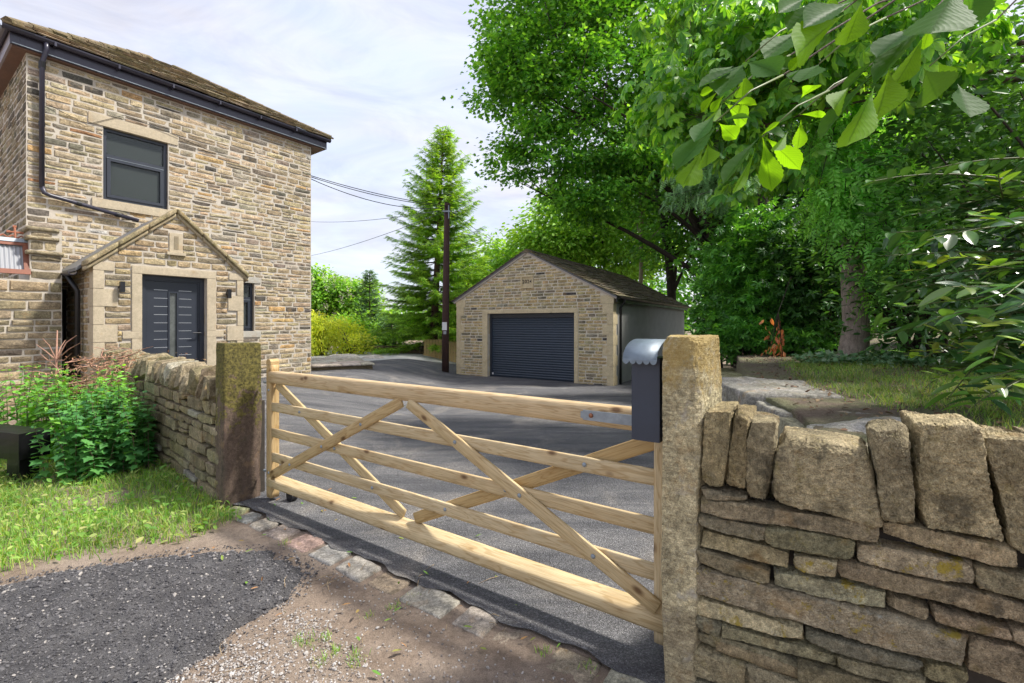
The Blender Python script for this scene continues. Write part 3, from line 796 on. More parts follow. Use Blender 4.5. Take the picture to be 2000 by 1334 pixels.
gut = half_gutter('gutter', HOUSE.p(-OVL - .1, gz, OVF + .06), HOUSE.p(HW + OVR + .06, gz, OVF + .06), HOUSE.n, .062, M_GUTTER, house)
half_gutter('gutter', HOUSE.p(-OVL - .06, gz, OVF + .06), HOUSE.p(-OVL - .06, gz, -6), -HOUSE.d, .062, M_GUTTER, house)
for u in np.arange(0.3, HW + .2, .85): MB().hexa(HOUSE.box8(u, u + .03, gz - .085, gz - .01, OVF + .002, OVF + .132)).build('gutter_bracket', M_GUTTER, gut)

# roof: hipped, stone slates in courses on a deck
PITCH = math.radians(30); RD = 3.2
e0, e1, ez = -OVL - .04, HW + OVR + .06, HT + .265
def rp(u, d, lift=0.0):     # point on the front slope, d metres up the slope
    return HOUSE.p(u, ez + d * math.sin(PITCH) + lift * math.cos(PITCH), OVF + .05 - d * math.cos(PITCH) + lift * math.sin(PITCH))
deck = MB(); dm = RD
hipu = dm * math.cos(PITCH)
deck.add(np.array([rp(e0, 0, -.03), rp(e1, 0, -.03), rp(e1 - hipu, dm, -.03), rp(e0 + hipu, dm, -.03), HOUSE.p(e0, ez - .03, -6.35), HOUSE.p(e1, ez - .03, -6.35)]), [[0,1,2,3],[0,3,4],[1,5,2],[3,2,5,4]])
roof = deck.build('roof', M_LEAD, house)
PAL_SL = [(4, (.25,.195,.125)), (3, (.21,.165,.11)), (2, (.165,.14,.10)), (1, (.30,.23,.14))]
def slate(P8, col, parent, seed, seg=(5, 3, 1)):
    V, F = rough_hex(P8, seg, .008, .012, 5, seed, .010, 3)
    return ob('slate', mesh('slate', V, F, M_SLATE, False), parent, None, col)
rs_ = random.Random(12)
d, rowi = -.07, 0
while d < 3.05:
    h = rs_.uniform(.24, .30); u = e0 - .05 + max(0, d) * math.cos(PITCH) * .98; ue = e1 + .05 - max(0, d) * math.cos(PITCH) * .98
    u -= rs_.uniform(0, .2)
    while u < ue:
        w = rs_.uniform(.32, .62); a, b_ = max(u, e0 - .05 + max(0, d) * .86), min(u + w - .012, ue)
        if b_ - a > .08:
            t = rs_.uniform(.028, .048); l0 = .012 + t
            j = rs_.uniform(-.02, .02)
            slate([rp(a, d + j, l0), rp(b_, d + j * .4, l0), rp(b_, d + h + .2, .005), rp(a, d + h + .2, .005), rp(a, d + j, l0 + t), rp(b_, d + j * .4, l0 + t + rs_.uniform(-.008, .008)), rp(b_, d + h + .2, t), rp(a, d + h + .2, t)], pick(PAL_SL, rs_), roof, rowi * 37 + int(u * 10))
        u += w
    d += h * .82; rowi += 1
for k in range(9):
    q = k * .34
    for s_ in (0, 1):
        a, b_ = (rp(e0 + q * .866, q, .05), rp(e0 + (q + .33) * .866, q + .33, .05)) if s_ == 0 else (rp(e1 - q * .866, q, .05), rp(e1 - (q + .33) * .866, q + .33, .05))
        V, F = tube([a, b_], [.085, .075], 6); ob('hip_tile', mesh('hip_tile', V, F, M_SLATE), roof, None, (.22, .17, .11))
# rainwater pipe running down, then slanting to the porch roof
pts = [HOUSE.p(HOUSE.u(86), gz - .05, OVF + .06), HOUSE.p(HOUSE.u(86), gz - .17, OVF + .06), HOUSE.p(HOUSE.u(80), HT - .12, .09)]
u_, z_ = HOUSE.uz(80, 368); pts += [HOUSE.p(u_, z_, .07)]
q1 = HOUSE.uz(92, 380); q2 = HOUSE.uz(268, 432)
pts2 = [HOUSE.p(u_, z_ + .02, .07), HOUSE.p(u_ + .03, z_ - .08, .07), HOUSE.p(q1[0] + .03, q1[1] - .02, .07), HOUSE.p(q2[0], q2[1], .07)]
dp = MB(); dp.tube(pts, .036, 10); dp.tube(pts2, .036, 10)
dpo = dp.build('downpipe', M_GUTTER, house, True)
cols_ = [([HOUSE.p(HOUSE.u(80), HT - .10, .10), HOUSE.p(HOUSE.u(80), HT - .22, .075)], .046), ([HOUSE.p(u_, (HT + z_) / 2, .07), HOUSE.p(u_, (HT + z_) / 2 - .07, .07)], .043)]
for fr in (.3, .75):
    a, b_ = Vector(pts2[2]), Vector(pts2[3]); c_ = a.lerp(b_, fr); d_ = (b_ - a).normalized() * .035; cols_.append(([c_ - d_, c_ + d_], .043))
for pp_, rr0 in cols_: MB().tube(pp_, rr0, 10).build('pipe_collar', M_BLACK, dpo)
cb = MB(); pp = [HOUSE.p(.04, 5.35, .03), HOUSE.p(.4, 5.22, .035), HOUSE.p(.75, 5.1, .035), HOUSE.p(1.3, wz1 + .30, .035), HOUSE.p(2.0, wz1 + .2, .04), HOUSE.p(2.9, wz1 + .03, .035)]
cb.tube(pp, .0045, 5); cb.build('cable', M_BLACK, house)

# ------------------------------------------------------------------ porch (part of the house)
pu0, pu1 = PORCH.u(183), PORCH.u(473); pm = (pu0 + pu1) / 2
pe = (PORCH.uz(177, 512)[1] + PORCH.uz(478, 538)[1]) / 2          # eaves height
pa_ = PORCH.uz(343, 420)[1]                                        # masonry apex
du0, du1 = PORCH.u(277), PORCH.u(403.5); dz1 = (PORCH.uz(277, 534)[1] + PORCH.uz(403.5, 544.3)[1]) / 2; dz0 = 0.27
ptop = lambda u: pa_ - (pa_ - pe) * abs(u - pm) / ((pu1 - pu0) / 2)
def gable(m):
    P = [PORCH.p(pu0, pe, 0), PORCH.p(pu1, pe, 0), PORCH.p(pm, pa_, 0), PORCH.p(pu0, pe, -.3), PORCH.p(pu1, pe, -.3), PORCH.p(pm, pa_, -.3)]
    m.add(np.array(P), [[0,1,2],[3,5,4],[0,2,5,3],[1,4,5,2]])
pwall = core('porch_wall', PORCH, [pu0, pu1], [HB, pe], [(du0, du1, HB, dz1)], .3, M_MORTAR, house, gable)
PLEFT = Plane(tuple(HOUSE.p(pu0, 0)[:2]), -Vector((-HOUSE.n.x, -HOUSE.n.y)), -HOUSE.d)       # u from the facade to the porch corner
core('porch_wall', PLEFT, [0.0, 1.65 - .302], [HB, pe], [], .3, M_MORTAR, house)
PRIGHT = Plane(tuple(HOUSE.p(pu1, 0)[:2]), -HOUSE.n, HOUSE.d)
MB().hexa(HOUSE.box8(pu1 - .3, pu1 - .001, HB, pe, .002, 1.345)).build('porch_wall', M_MORTAR, house)
j0, j1 = PORCH.u(257), PORCH.u(421.5); lz1 = (PORCH.uz(257, 517.6)[1] + PORCH.uz(421.5, 531.7)[1]) / 2
zt0, zt1 = PORCH.uz(410, 658)[1], PORCH.uz(410, 645.5)[1]
pblk = [(j0, j1, dz1 - .002, lz1), (j0, j1, HB, dz1), (PORCH.u(239), j0, zt0, zt1), (j1, PORCH.u(436), zt0, zt1)]
dressed(PORCH, j0, j1, dz1, lz1, -.16, .024, 'door_lintel', pwall, M_DRESS, CB, seed=5)
for (a, b_, wide) in ((j0, du0, PORCH.u(239)), (du1, j1, PORCH.u(436))):
    dressed(PORCH, a, b_, zt1, dz1 - .002, -.16, .024, 'jamb', pwall, M_DRESS, CB, seed=6)
    dressed(PORCH, a, b_, .05, zt0, -.16, .024, 'jamb', pwall, M_DRESS, CB, seed=7)
    dressed(PORCH, min(a, wide), max(b_, wide), zt0, zt1, -.16, .0245, 'jamb', pwall, M_DRESS, CB, seed=8)
# quoins
def zq(px, py): return PORCH.uz(px, py)[1]
lq = [(510, 527, 223), (527, 563, 203), (563, 598, 229), (598, 634, 203), (634, 668.5, 229), (668.5, 705, 204), (705, 742, 229)]
for k, (a, b_, w) in enumerate(lq):
    dressed(PORCH, pu0 - .012, PORCH.u(w), zq(190, b_), zq(190, a) - .004, -.20 if k % 2 else -.30, .023, 'quoin', pwall, M_DRESS, CB, seed=20 + k)
    pblk.append((pu0 - .02, PORCH.u(w), zq(190, b_), zq(190, a)))
rq = [(534.5, 547.5, 447), (547.5, 577.8, 462), (577.8, 607, 445), (607, 636, 463), (636, 664.5, 443), (664.5, 694, 462), (694, 723, 444)]
for k, (a, b_, w) in enumerate(rq):
    dressed(PORCH, PORCH.u(w), pu1 + .016, zq(465, b_), zq(465, a) - .004, -.2, .023, 'quoin', pwall, M_DRESS, CB, seed=30 + k)
    pblk.append((PORCH.u(w), pu1 + .02, zq(465, b_), zq(465, a)))
# little blind niche in the gable
nu, nz = PORCH.uz(343.5, 474)
dressed(PORCH, nu - .10, nu + .10, nz - .17, nz + .16, -.05, .022, 'niche', pwall, M_DRESS, CB, seed=41)
dressed(PORCH, nu - .035, nu + .035, nz - .12, nz + .11, -.02, .027, 'niche_panel', pwall, M_DRESS, (.30, .25, .17), .004, seed=42)
dressed(PORCH, nu - .14, nu + .14, nz - .225, nz - .172, -.05, .05, 'niche_sill', pwall, M_DRESS, CB, seed=43)
pblk.append((nu - .10, nu + .10, nz - .2, nz + .16))
for rc in courses(PORCH, pu0, pu1, 0.05, pa_ + .05, pblk, (.085, .125), (.18, .42), rn, ptop): jobs.append((PORCH, rc, rn.uniform(.014, .021), pick(PAL_PORCH, rn)))
pl_blk = [(1.65 - (.30 if k % 2 == 0 else .20), 1.66, zq(190, b_), zq(190, a)) for k, (a, b_, w) in enumerate(lq)]
for rc in courses(PLEFT, 0.0, 1.64, 0.05, pe - .03, pl_blk, (.085, .125), (.18, .42), rn): jobs.append((PLEFT, rc, rn.uniform(.013, .018), pick(PAL_PORCH, rn)))
lay(jobs, 300, wall, M_STONE_O, M_STONE_C)

# porch copings: stone along both slopes, over the gable
def coping(ua, za, ub, zb, nm, seed, n):
    for k in range(n):
        f0, f1 = k / n, (k + 1) / n - .006
        a = (ua + (ub - ua) * f0, za + (zb - za) * f0); b_ = (ua + (ub - ua) * f1, za + (zb - za) * f1)
        t = .085
        P = [PORCH.p(*a, .07), PORCH.p(*b_, .07), PORCH.p(*b_, -.24), PORCH.p(*a, -.24), PORCH.p(a[0], a[1] + t, .07), PORCH.p(b_[0], b_[1] + t, .07), PORCH.p(b_[0], b_[1] + t, -.24), PORCH.p(a[0], a[1] + t, -.24)]
        if ub < ua: P = [P[1], P[0], P[3], P[2], P[5], P[4], P[7], P[6]]
        V, F = rough_hex(P, (8, 4, 3), .012, .006, 10, seed + k)
        ob(nm, mesh(nm, V, F, M_COPE, True), pwall, None, (.42, .34, .21))
        # under-mould, set back
        t2 = .07
        P = [PORCH.p(a[0], a[1] - t2, .04), PORCH.p(b_[0], b_[1] - t2, .04), PORCH.p(b_[0], b_[1] - t2, -.2), PORCH.p(a[0], a[1] - t2, -.2), PORCH.p(a[0], a[1] - .003, .04), PORCH.p(b_[0], b_[1] - .003, .04), PORCH.p(*b_, -.2), PORCH.p(*a, -.2)]
        if ub < ua: P = [P[1], P[0], P[3], P[2], P[5], P[4], P[7], P[6]]
        V, F = rough_hex(P, (8, 3, 2), .008, .003, 10, seed + k + 50)
        ob('coping_mould', mesh('coping_mould', V, F, M_DRESS, True), pwall, None, (.40, .33, .21))
M_COPE = stone_mat('mossy_coping', 'obj', 1.2, moss=0.5, lichen=0.25, stain=0.2, bump_s=0.5)
sl = (pa_ - pe) / ((pu1 - pu0) / 2)
coping(pu0 - .10, pe - .10 * sl + .03, pm - .003, pa_ + .035, 'coping', 100, 3)
coping(pu1 + .10, pe - .10 * sl + .03, pm + .003, pa_ + .035, 'coping', 130, 3)
for s_, ue_ in ((-1, pu0), (1, pu1)):                 # porch roof slopes behind the copings
    a0 = (ue_ + s_ * .16, pe - .16 * sl + .02); a1 = (pm - s_ * .0, pa_ + .02)
    P = [HOUSE.p(*a0, 1.41), HOUSE.p(*a1, 1.41), HOUSE.p(*a1, .004), HOUSE.p(*a0, .004)]
    P8 = [p for p in P] + [p + Vector((0, 0, .05)) for p in P]
    if s_ > 0: P8 = [P8[i] for i in (1, 0, 3, 2, 5, 4, 7, 6)]
    MB().hexa(P8).build('porch_roof', M_LEAD, house)
eg = HOUSE.p(pu0 - .20, pe - .16 * sl + .005, 1.42); eg2 = HOUSE.p(pu0 - .20, pe - .16 * sl + .005, .03)
half_gutter('porch_gutter', eg, eg2, -HOUSE.d, .055, M_GUTTER, house)
dq = MB(); dq.tube([eg + Vector((0, 0, -.04)) - Vector((HOUSE.n.x, HOUSE.n.y, 0)) * .35, HOUSE.p(pu0 - .075, pe - .42, 1.07), HOUSE.p(pu0 - .075, .1, 1.07)], .036, 10)
dq.build('porch_downpipe', M_BLACK, house, True)
MB().tube([HOUSE.p(pu0 - .09, pe - .35, .14), HOUSE.p(pu0 - .09, .1, .14)], .05, 10).build('soil_pipe', M_BLACK, house, True)

# ------------------------------------------------------------------ front door
DP = PORCH.off(-.10)
t = .075
f = MB(); f.hexa(DP.box8(du0 + .004, du1 - .004, dz1 - t, dz1 - .004, -.07, 0)); f.hexa(DP.box8(du0 + .004, du0 + t, dz0, dz1 - t, -.07, 0)); f.hexa(DP.box8(du1 - t, du1 - .004, dz0, dz1 - t, -.07, 0)); f.hexa(DP.box8(du0 + .004, du1 - .004, dz0 - .04, dz0, -.07, .01))
i0, i1 = du0 + t, du1 - t
f.hexa(DP.box8(i0, i0 + .022, dz0, dz1 - t, -.07, -.014)); f.hexa(DP.box8(i1 - .022, i1, dz0, dz1 - t, -.07, -.014)); f.hexa(DP.box8(i0 + .022, i1 - .022, dz1 - t - .022, dz1 - t, -.07, -.014))
f.build('door_frame', M_ANTH, house)
l0, l1, lz0, lz1_ = i0 + .025, i1 - .025, dz0 + .005, dz1 - t - .026
gm = l0 + (l1 - l0) * .50; gw = .075; gz0, gz1 = lz0 + .18, lz1_ - .17
leaf = MB()
for q in ((l0, gm - gw, lz0, lz1_), (gm + gw, l1, lz0, lz1_), (gm - gw, gm + gw, gz1, lz1_), (gm - gw, gm + gw, lz0, gz0)): leaf.hexa(DP.box8(*q, -.065, -.022))
door = leaf.build('door', M_ANTH, house)
mo = MB()
for q in ((gm - gw, gm - gw + .022, gz0, gz1), (gm + gw - .022, gm + gw, gz0, gz1), (gm - gw + .022, gm + gw - .022, gz1 - .022, gz1), (gm - gw + .022, gm + gw - .022, gz0, gz0 + .022)): mo.hexa(DP.box8(*q, -.05, -.008))
mo.build('glazing_bead', M_ANTH, door)
MB().hexa(DP.box8(gm - gw + .021, gm + gw - .021, gz0 + .021, gz1 - .021, -.045, -.037)).build('pane', M_FROST, door)
M_STRIP = plain_mat('brushed_strip', (.55, .57, .6), .35, .6, var=.05)
zz = gz1 + .02
while zz > gz0:
    for (a, b_) in ((l0 + .10, gm - gw - .008), (gm + gw + .008, l1 - .10)): MB().hexa(DP.box8(a, b_, zz, zz + .008, -.03, -.0195)).build('inlay_strip', M_STRIP, door)
    zz -= .142
hu, hz = DP.uz(387, 650)
hd = MB(); hd.hexa(DP.box8(hu + .005, hu + .04, hz - .16, hz + .05, -.022, -.006)); hd.tube([DP.p(hu + .022, hz, -.01), DP.p(hu + .022, hz, .055)], .010, 8); hd.tube([DP.p(hu + .03, hz, .05), DP.p(hu - .10, hz, .05)], .010, 8)
hd.build('handle', M_BLACK, door)
MB().hexa(PORCH.box8(du0 - .1, du1 + .1, .05, dz0 - .045, -.2, .25)).build('doorstep', M_DRESS, house, color=(.36, .32, .26))

# wall lights beside the door
for (px, py, lab) in ((235.5, 561, 'black box wall light left of the front door, nearer the drainpipe'), (443.5, 574, 'black box wall light right of the front door, nearer the small window')):
    u, z = PORCH.uz(px, py); wl_ = thing('wall_light', PORCH.p(u, z, .02), lab, 'wall light', 'wall lights on the porch')
    MB().hexa(PORCH.box8(u - .03, u + .03, z - .085, z + .085, .055, .115)).build('lamp_housing', M_BLACK, wl_)
    MB().tube([PORCH.p(u, z, .0), PORCH.p(u, z, .056)], .035, 12).build('mounting', M_BLACK, wl_)
# ================================================================== OUTBUILDING at the left edge
OBP = HOUSE.off(.95)
ob_u0, ob_u1 = OBP.u(-120), OBP.u(121)
zw = OBP.uz(30, 545)[1]; zc = OBP.uz(85, 448)[1]; pu = OBP.u(58)
outb = thing('outbuilding', OBP.p((ob_u0 + ob_u1) / 2, .2, -.3), 'low rubble stone outbuilding with corrugated skylight against the house at left edge', 'outbuilding')
m = MB(); m.hexa(OBP.box8(ob_u0, ob_u1, HB, zw, -.92, 0)); m.hexa(OBP.box8(pu, ob_u1, zw, zc, -.92, 0))
obw = m.build('wall', M_MORTAR, outb)
PAL_OB = [(5, (.36,.29,.18)), (4, (.30,.245,.155)), (2, (.24,.20,.13)), (1, (.14,.125,.09)), (1, (.42,.34,.22))]
ro = random.Random(8); jobs = []
for rc in courses(OBP, ob_u0, ob_u1, .05, zw - .01, [], (.085, .17), (.16, .5), ro, gap=.014): jobs.append((OBP, rc, ro.uniform(.012, .04), pick(PAL_OB, ro)))
zb1, zb2 = OBP.uz(85, 494)[1], OBP.uz(85, 466)[1]
for rc in courses(OBP, pu, ob_u1, zw + .02, zb1 - .04, [], (.12, .2), (.2, .45), ro): jobs.append((OBP, rc, ro.uniform(.01, .03), pick(PAL_OB, ro)))
for rc in courses(OBP, pu, ob_u1 - .06, zb1 + .03, zb2 - .03, [], (.15, .22), (.2, .45), ro): jobs.append((OBP, rc, ro.uniform(.01, .02), pick(PAL_OB, ro)))
for rc in courses(OBP, pu, ob_u1 - .1, zb2 + .02, zc - .04, [], (.1, .13), (.3, .5), ro): jobs.append((OBP, rc, ro.uniform(.01, .02), pick(PAL_OB, ro)))
lay(jobs, 150, obw, M_STONE_O, M_STONE_C)
for (z, e) in ((zb1, .05), (zb2, .035), (zc, .03)):
    V, F = rough_hex(OBP.box8(pu - .04, ob_u1 + .02 - (.05 if z != zb1 else 0), z - .035, z + .03, -.6, e), (10, 4, 2), .01, .008, 8, int(z * 10)); ob('string_course', mesh('string_course', V, F, M_STONE_O, True), outb, None, (.30, .25, .16))
M_RED = plain_mat('oxide_red_timber', (.22, .075, .04), .6, var=.2)
m_cor, nt, b = new_mat('corrugated_sheet'); b.inputs['Base Color'].default_value = (.30, .31, .33, 1); b.inputs['Roughness'].default_value = .4
SKY = OBP.off(-.02); k0, k1 = ob_u0, OBP.u(60); s0, s1 = OBP.uz(30, 537)[1] + .02, OBP.uz(30, 470)[1]
sk = lambda u, z, w=0.0: SKY.p(u, z, w - (z - s0) * .35)
fr = MB()
for (a, b_, c_, d_) in ((k0, k1, s0, s0 + .07), (k0, k1, s1 - .05, s1), (k1 - .07, k1, s0 + .07, s1 - .05)):
    fr.hexa([sk(a, c_, .05), sk(b_, c_, .05), sk(b_, c_, -.04), sk(a, c_, -.04), sk(a, d_, .05), sk(b_, d_, .05), sk(b_, d_, -.04), sk(a, d_, -.04)])
skf = fr.build('skylight', M_RED, outb)
V, F = [], []; nn = int((k1 - .07 - k0) / .012)
for i in range(nn + 1):
    u = k0 + (k1 - .07 - k0) * i / nn; w = .01 + .008 * math.sin(i * math.pi / 2)
    V += [sk(u, s0 + .07, w), sk(u, s1 - .05, w)]
    if i: F.append([2*i-2, 2*i, 2*i+1, 2*i-1])
ob('corrugated_sheet', mesh('corrugated_sheet', np.array([tuple(v) for v in V]), F, m_cor, True), skf)
MB().hexa([sk(k0, s1 + .002, .06), sk(k1 + .02, s1 + .002, .06), sk(k1 + .02, s1 + .002, -.1), sk(k0, s1 + .002, -.1), sk(k0, s1 + .06, .05), sk(k1 + .02, s1 + .06, .05), sk(k1 + .02, s1 + .06, -.1), sk(k0, s1 + .06, -.1)]).build('flashing', M_STEEL, skf)
cr = MB(); n_ = 40
pts = [sk(k0 + (k1 - k0) * i / n_, s1 + .09 + .018 * math.sin(i * 1.4), .0) for i in range(n_ + 1)]
cr.tube(pts, .012, 5); fu = OBP.u(35)
cr.tube([sk(fu, s1 + .06), sk(fu, s1 + .24)], .014, 6); cr.tube([sk(fu - .07, s1 + .16), sk(fu + .07, s1 + .16)], .014, 6)
for du_, dz_ in ((-.07, .16), (.07, .16), (0, .25)): cr.tube([sk(fu + du_ - .02, s1 + dz_), sk(fu + du_ + .02, s1 + dz_)], .02, 6)
cr.build('cresting', plain_mat('terracotta', (.35, .13, .07), .8, var=.2), skf)

# ================================================================== GARAGE
GW = math.hypot(2.78 + 1.855, 12.68 - 15.6); GL = 9.1; gb = -.24; gez = 2.24; gm_ = GW / 2; gaz = 3.66
garage = thing('garage', GAR.p(gm_, gb, -4), 'single-storey stone garage with blue-grey roller door and mossy slate roof', 'garage')
gu0, gu1 = GAR.u(952.6), GAR.u(1121.8); gdz = (GAR.uz(952, 612)[1] + GAR.uz(1121, 611)[1]) / 2
gtop = lambda u: gaz - (gaz - gez) * abs(u - gm_) / gm_
def ggable(m):
    P = [GAR.p(0, gez, 0), GAR.p(GW, gez, 0), GAR.p(gm_, gaz, 0), GAR.p(0, gez, -.3), GAR.p(GW, gez, -.3), GAR.p(gm_, gaz, -.3)]
    m.add(np.array(P), [[0,1,2],[3,5,4],[0,2,5,3],[1,4,5,2]])
gwall = core('front_wall', GAR, [0.0, GW], [gb - .1, gez], [(gu0, gu1, gb - .1, gdz)], .3, M_MORTAR_B, garage, ggable)
M_RENDER = plain_mat('grey_render', (.40, .40, .385), .9, var=.14, scale=3, bs=.15, spec=.2)
sw = MB(); sw.hexa(GSIDE.box8(.302, GL, gb - .1, gez + .05, -.25, -.012)); sw.build('side_wall', M_RENDER, garage)
MB().hexa(GAR.box8(0.002, .25, gb - .1, gez, -GL, -.302)).build('side_wall', M_RENDER, garage)
bk = MB(); bk.hexa(GAR.box8(.25, GW - .26, gb - .1, gez, -GL, -GL + .25))
bk.add(np.array([GAR.p(0, gez, -GL), GAR.p(GW, gez, -GL), GAR.p(gm_, gaz, -GL)]), [[0, 1, 2]]); bk.build('back_wall', M_RENDER, garage)
CGS = (.62, .52, .335)
gblk = [(gu0, gu1, gb - .1, gdz)]
ja, jb = GAR.u(942.5), GAR.u(1129.5); glz = (GAR.uz(945, 604.5)[1] + GAR.uz(1125, 603.5)[1]) / 2
for k in range(4):
    a = ja + (jb - ja) * k / 4; dressed(GAR, a, a + (jb - ja) / 4 - .004, gdz, glz, -.25, .025, 'lintel', gwall, M_DRESS, CGS, seed=60 + k, seg=(10, 3, 2))
gblk.append((ja, jb, gdz, glz))
for (a, b_) in ((ja, gu0), (gu1, jb)):
    zz = gb
    for k in range(2):
        z2 = gb + (gdz - gb) * (k + 1) / 2; dressed(GAR, a, b_, zz, z2 - .004, -.26, .025, 'jamb', gwall, M_DRESS, CGS, seed=66 + k, seg=(3, 3, 12)); zz = z2
    gblk.append((a, b_, gb - .1, gdz))
hq = (gez - .17 - gb) / 8
for k in range(8):
    w = .30 if k % 2 else .17
    for s_ in (0, 1):
        a, b_ = (-.016, w) if s_ == 0 else (GW - w, GW + .016)
        dressed(GAR, a, b_, gb + hq * k, gb + hq * (k + 1) - .004, -.2 if k % 2 else -.33, .025, 'quoin', gwall, M_DRESS, CGS, seed=70 + k + 10 * s_); gblk.append((a, b_, gb + hq * k, gb + hq * (k + 1)))
for (a, b_) in ((-.03, .36), (GW - .36, GW + .03)):
    dressed(GAR, a, b_, gez - .17, gez + .06, -.3, .027, 'kneeler', gwall, M_DRESS, CGS, seed=90); gblk.append((a, b_, gez - .17, gez + .06))
# date stone 2024
tu, tz = GAR.uz(1030, 550.5)
dz_s = .17
for q in ((tu - .22, tu + .22, tz - .20, tz - .15), (tu - .22, tu + .22, tz + .15, tz + .20), (tu - .22, tu - .17, tz - .15, tz + .15), (tu + .17, tu + .22, tz - .15, tz + .15)): dressed(GAR, *q, -.05, .05, 'date_stone_frame', gwall, M_DRESS, CGS, .006, seed=95)
ds = dressed(GAR, tu - .172, tu + .172, tz - .152, tz + .152, -.05, .018, 'date_stone', gwall, M_DRESS, (.55, .46, .30), .004, seed=96)
gblk.append((tu - .22, tu + .22, tz - .2, tz + .2))
cu = bpy.data.curves.new('numerals', 'FONT'); cu.body = '2024'; cu.size = .155; cu.align_x = 'CENTER'; cu.align_y = 'CENTER'; cu.extrude = .003; cu.space_character = 1.12; cu.offset = .002
tmp = bpy.data.objects.new('numerals', cu); COL.objects.link(tmp); bpy.context.view_layer.update()
nm_ = bpy.data.meshes.new_from_object(tmp.evaluated_get(bpy.context.evaluated_depsgraph_get())); bpy.data.objects.remove(tmp)
nm_.materials.clear(); nm_.materials.append(plain_mat('painted_numerals', (.03, .025, .02), .8))
pt = GAR.p(tu, tz, .0215)
ob('numerals', nm_, ds, Matrix(((GAR.d.x, 0, GAR.n.x, pt.x), (GAR.d.y, 0, GAR.n.y, pt.y), (0, 1, 0, pt.z), (0, 0, 0, 1))))
rg = random.Random(21); jobs = []
for rc in courses(GAR, 0.0, GW, gb, gaz + .02, gblk, (.075, .105), (.18, .42), rg, gtop): jobs.append((GAR, rc, rg.uniform(.015, .022), pick(PAL_GAR, rg)))
lay(jobs, 300, gwall, M_STONE_O, M_STONE_C)
# roller door: curved slats
gd = GAR.off(-.17)
fr = MB(); fr.hexa(gd.box8(gu0 + .002, gu0 + .07, gb, gdz - .002, -.05, .05)); fr.hexa(gd.box8(gu1 - .07, gu1 - .002, gb, gdz - .002, -.05, .05)); fr.hexa(gd.box8(gu0 + .07, gu1 - .07, gdz - .14, gdz - .002, -.05, .03))
gdoor = fr.build('roller_door', M_ANTH, garage)
M_SLAT = plain_mat('slate_blue_slat', (.034, .050, .075), .36, var=.08, scale=8)
ns = 25; sh = (gdz - .15 - gb - .06) / ns; V, F = [], []
prof = [(0, 0), (.006, .12), (.013, .3), (.016, .5), (.013, .7), (.006, .88), (0, 1.0)]
for uu in (gu0 + .071, gu1 - .071):
    for (w, t_) in prof: V.append(tuple(gd.p(uu, 0, w + .002)[:2]) + (t_ * sh,))
npf = len(prof)
for k in range(npf - 1): F.append([k, npf + k, npf + k + 1, k + 1])
F.append(list(range(npf))); F.append([npf + k for k in range(npf)][::-1])
sm = mesh('slat', np.array(V), F, M_SLAT, False)
for k in range(ns): ob('slat', sm, gdoor, Matrix.Translation((0, 0, gb + .06 + sh * k)))
MB().hexa(gd.box8(gu0 + .071, gu1 - .071, gb, gb + .058, -.015, .015)).build('bottom_rail', M_ANTH, gdoor)
u, z = gd.uz(962, 729); MB().hexa(gd.box8(u - .03, u + .05, z - .03, z + .03, .015, .024)).build('label', M_WHITE, gdoor)
MB().hexa(GAR.box8(gu0, gu1, gb - .02, gb + .035, -.30, -.02)).build('threshold', plain_mat('pale_concrete', (.55, .54, .52), .8), garage)
# roof
GP = math.atan2(gaz - gez, gm_); sl_len = (gm_ + .13) / math.cos(GP); rez = gez - .13 * math.tan(GP) + .08
def gr(side, s, d, lift=0.0):
    u = (GW + .13 - d * math.cos(GP) + lift * math.sin(GP)) if side > 0 else (-.13 + d * math.cos(GP) - lift * math.sin(GP))
    return GAR.p(u, rez + d * math.sin(GP) + lift * math.cos(GP), -s)
groof = None
for side in (1, -1):
    P = [gr(side, -.07, 0), gr(side, -.07, sl_len), gr(side, GL + .1, sl_len), gr(side, GL + .1, 0)]
    P8 = [p - Vector((0, 0, .03)) for p in P] + [p + Vector((0, 0, .01)) for p in P]
    if side > 0: P8 = [P8[i] for i in (1, 0, 3, 2, 5, 4, 7, 6)]
    o_ = MB().hexa(P8).build('roof', M_LEAD, garage)
    groof = groof or o_
    vb = MB()                                       # pale pointed verge under the slates
    P = [gr(side, -.05, 0, -.07), gr(side, -.05, sl_len, -.07), gr(side, .02, sl_len, -.07), gr(side, .02, 0, -.07)]
    P8 = P + [gr(side, -.05, 0, .005), gr(side, -.05, sl_len, .005), gr(side, .02, sl_len, .005), gr(side, .02, 0, .005)]
    if side > 0: P8 = [P8[i] for i in (1, 0, 3, 2, 5, 4, 7, 6)]
    vb.hexa(P8).build('verge', plain_mat('verge_mortar', (.50, .44, .38), .9), garage)
rs2 = random.Random(77); PAL_GS = [(4, (.17,.14,.095)), (3, (.14,.118,.085)), (2, (.20,.165,.11)), (1, (.11,.098,.075))]
d, row_ = -.06, 0
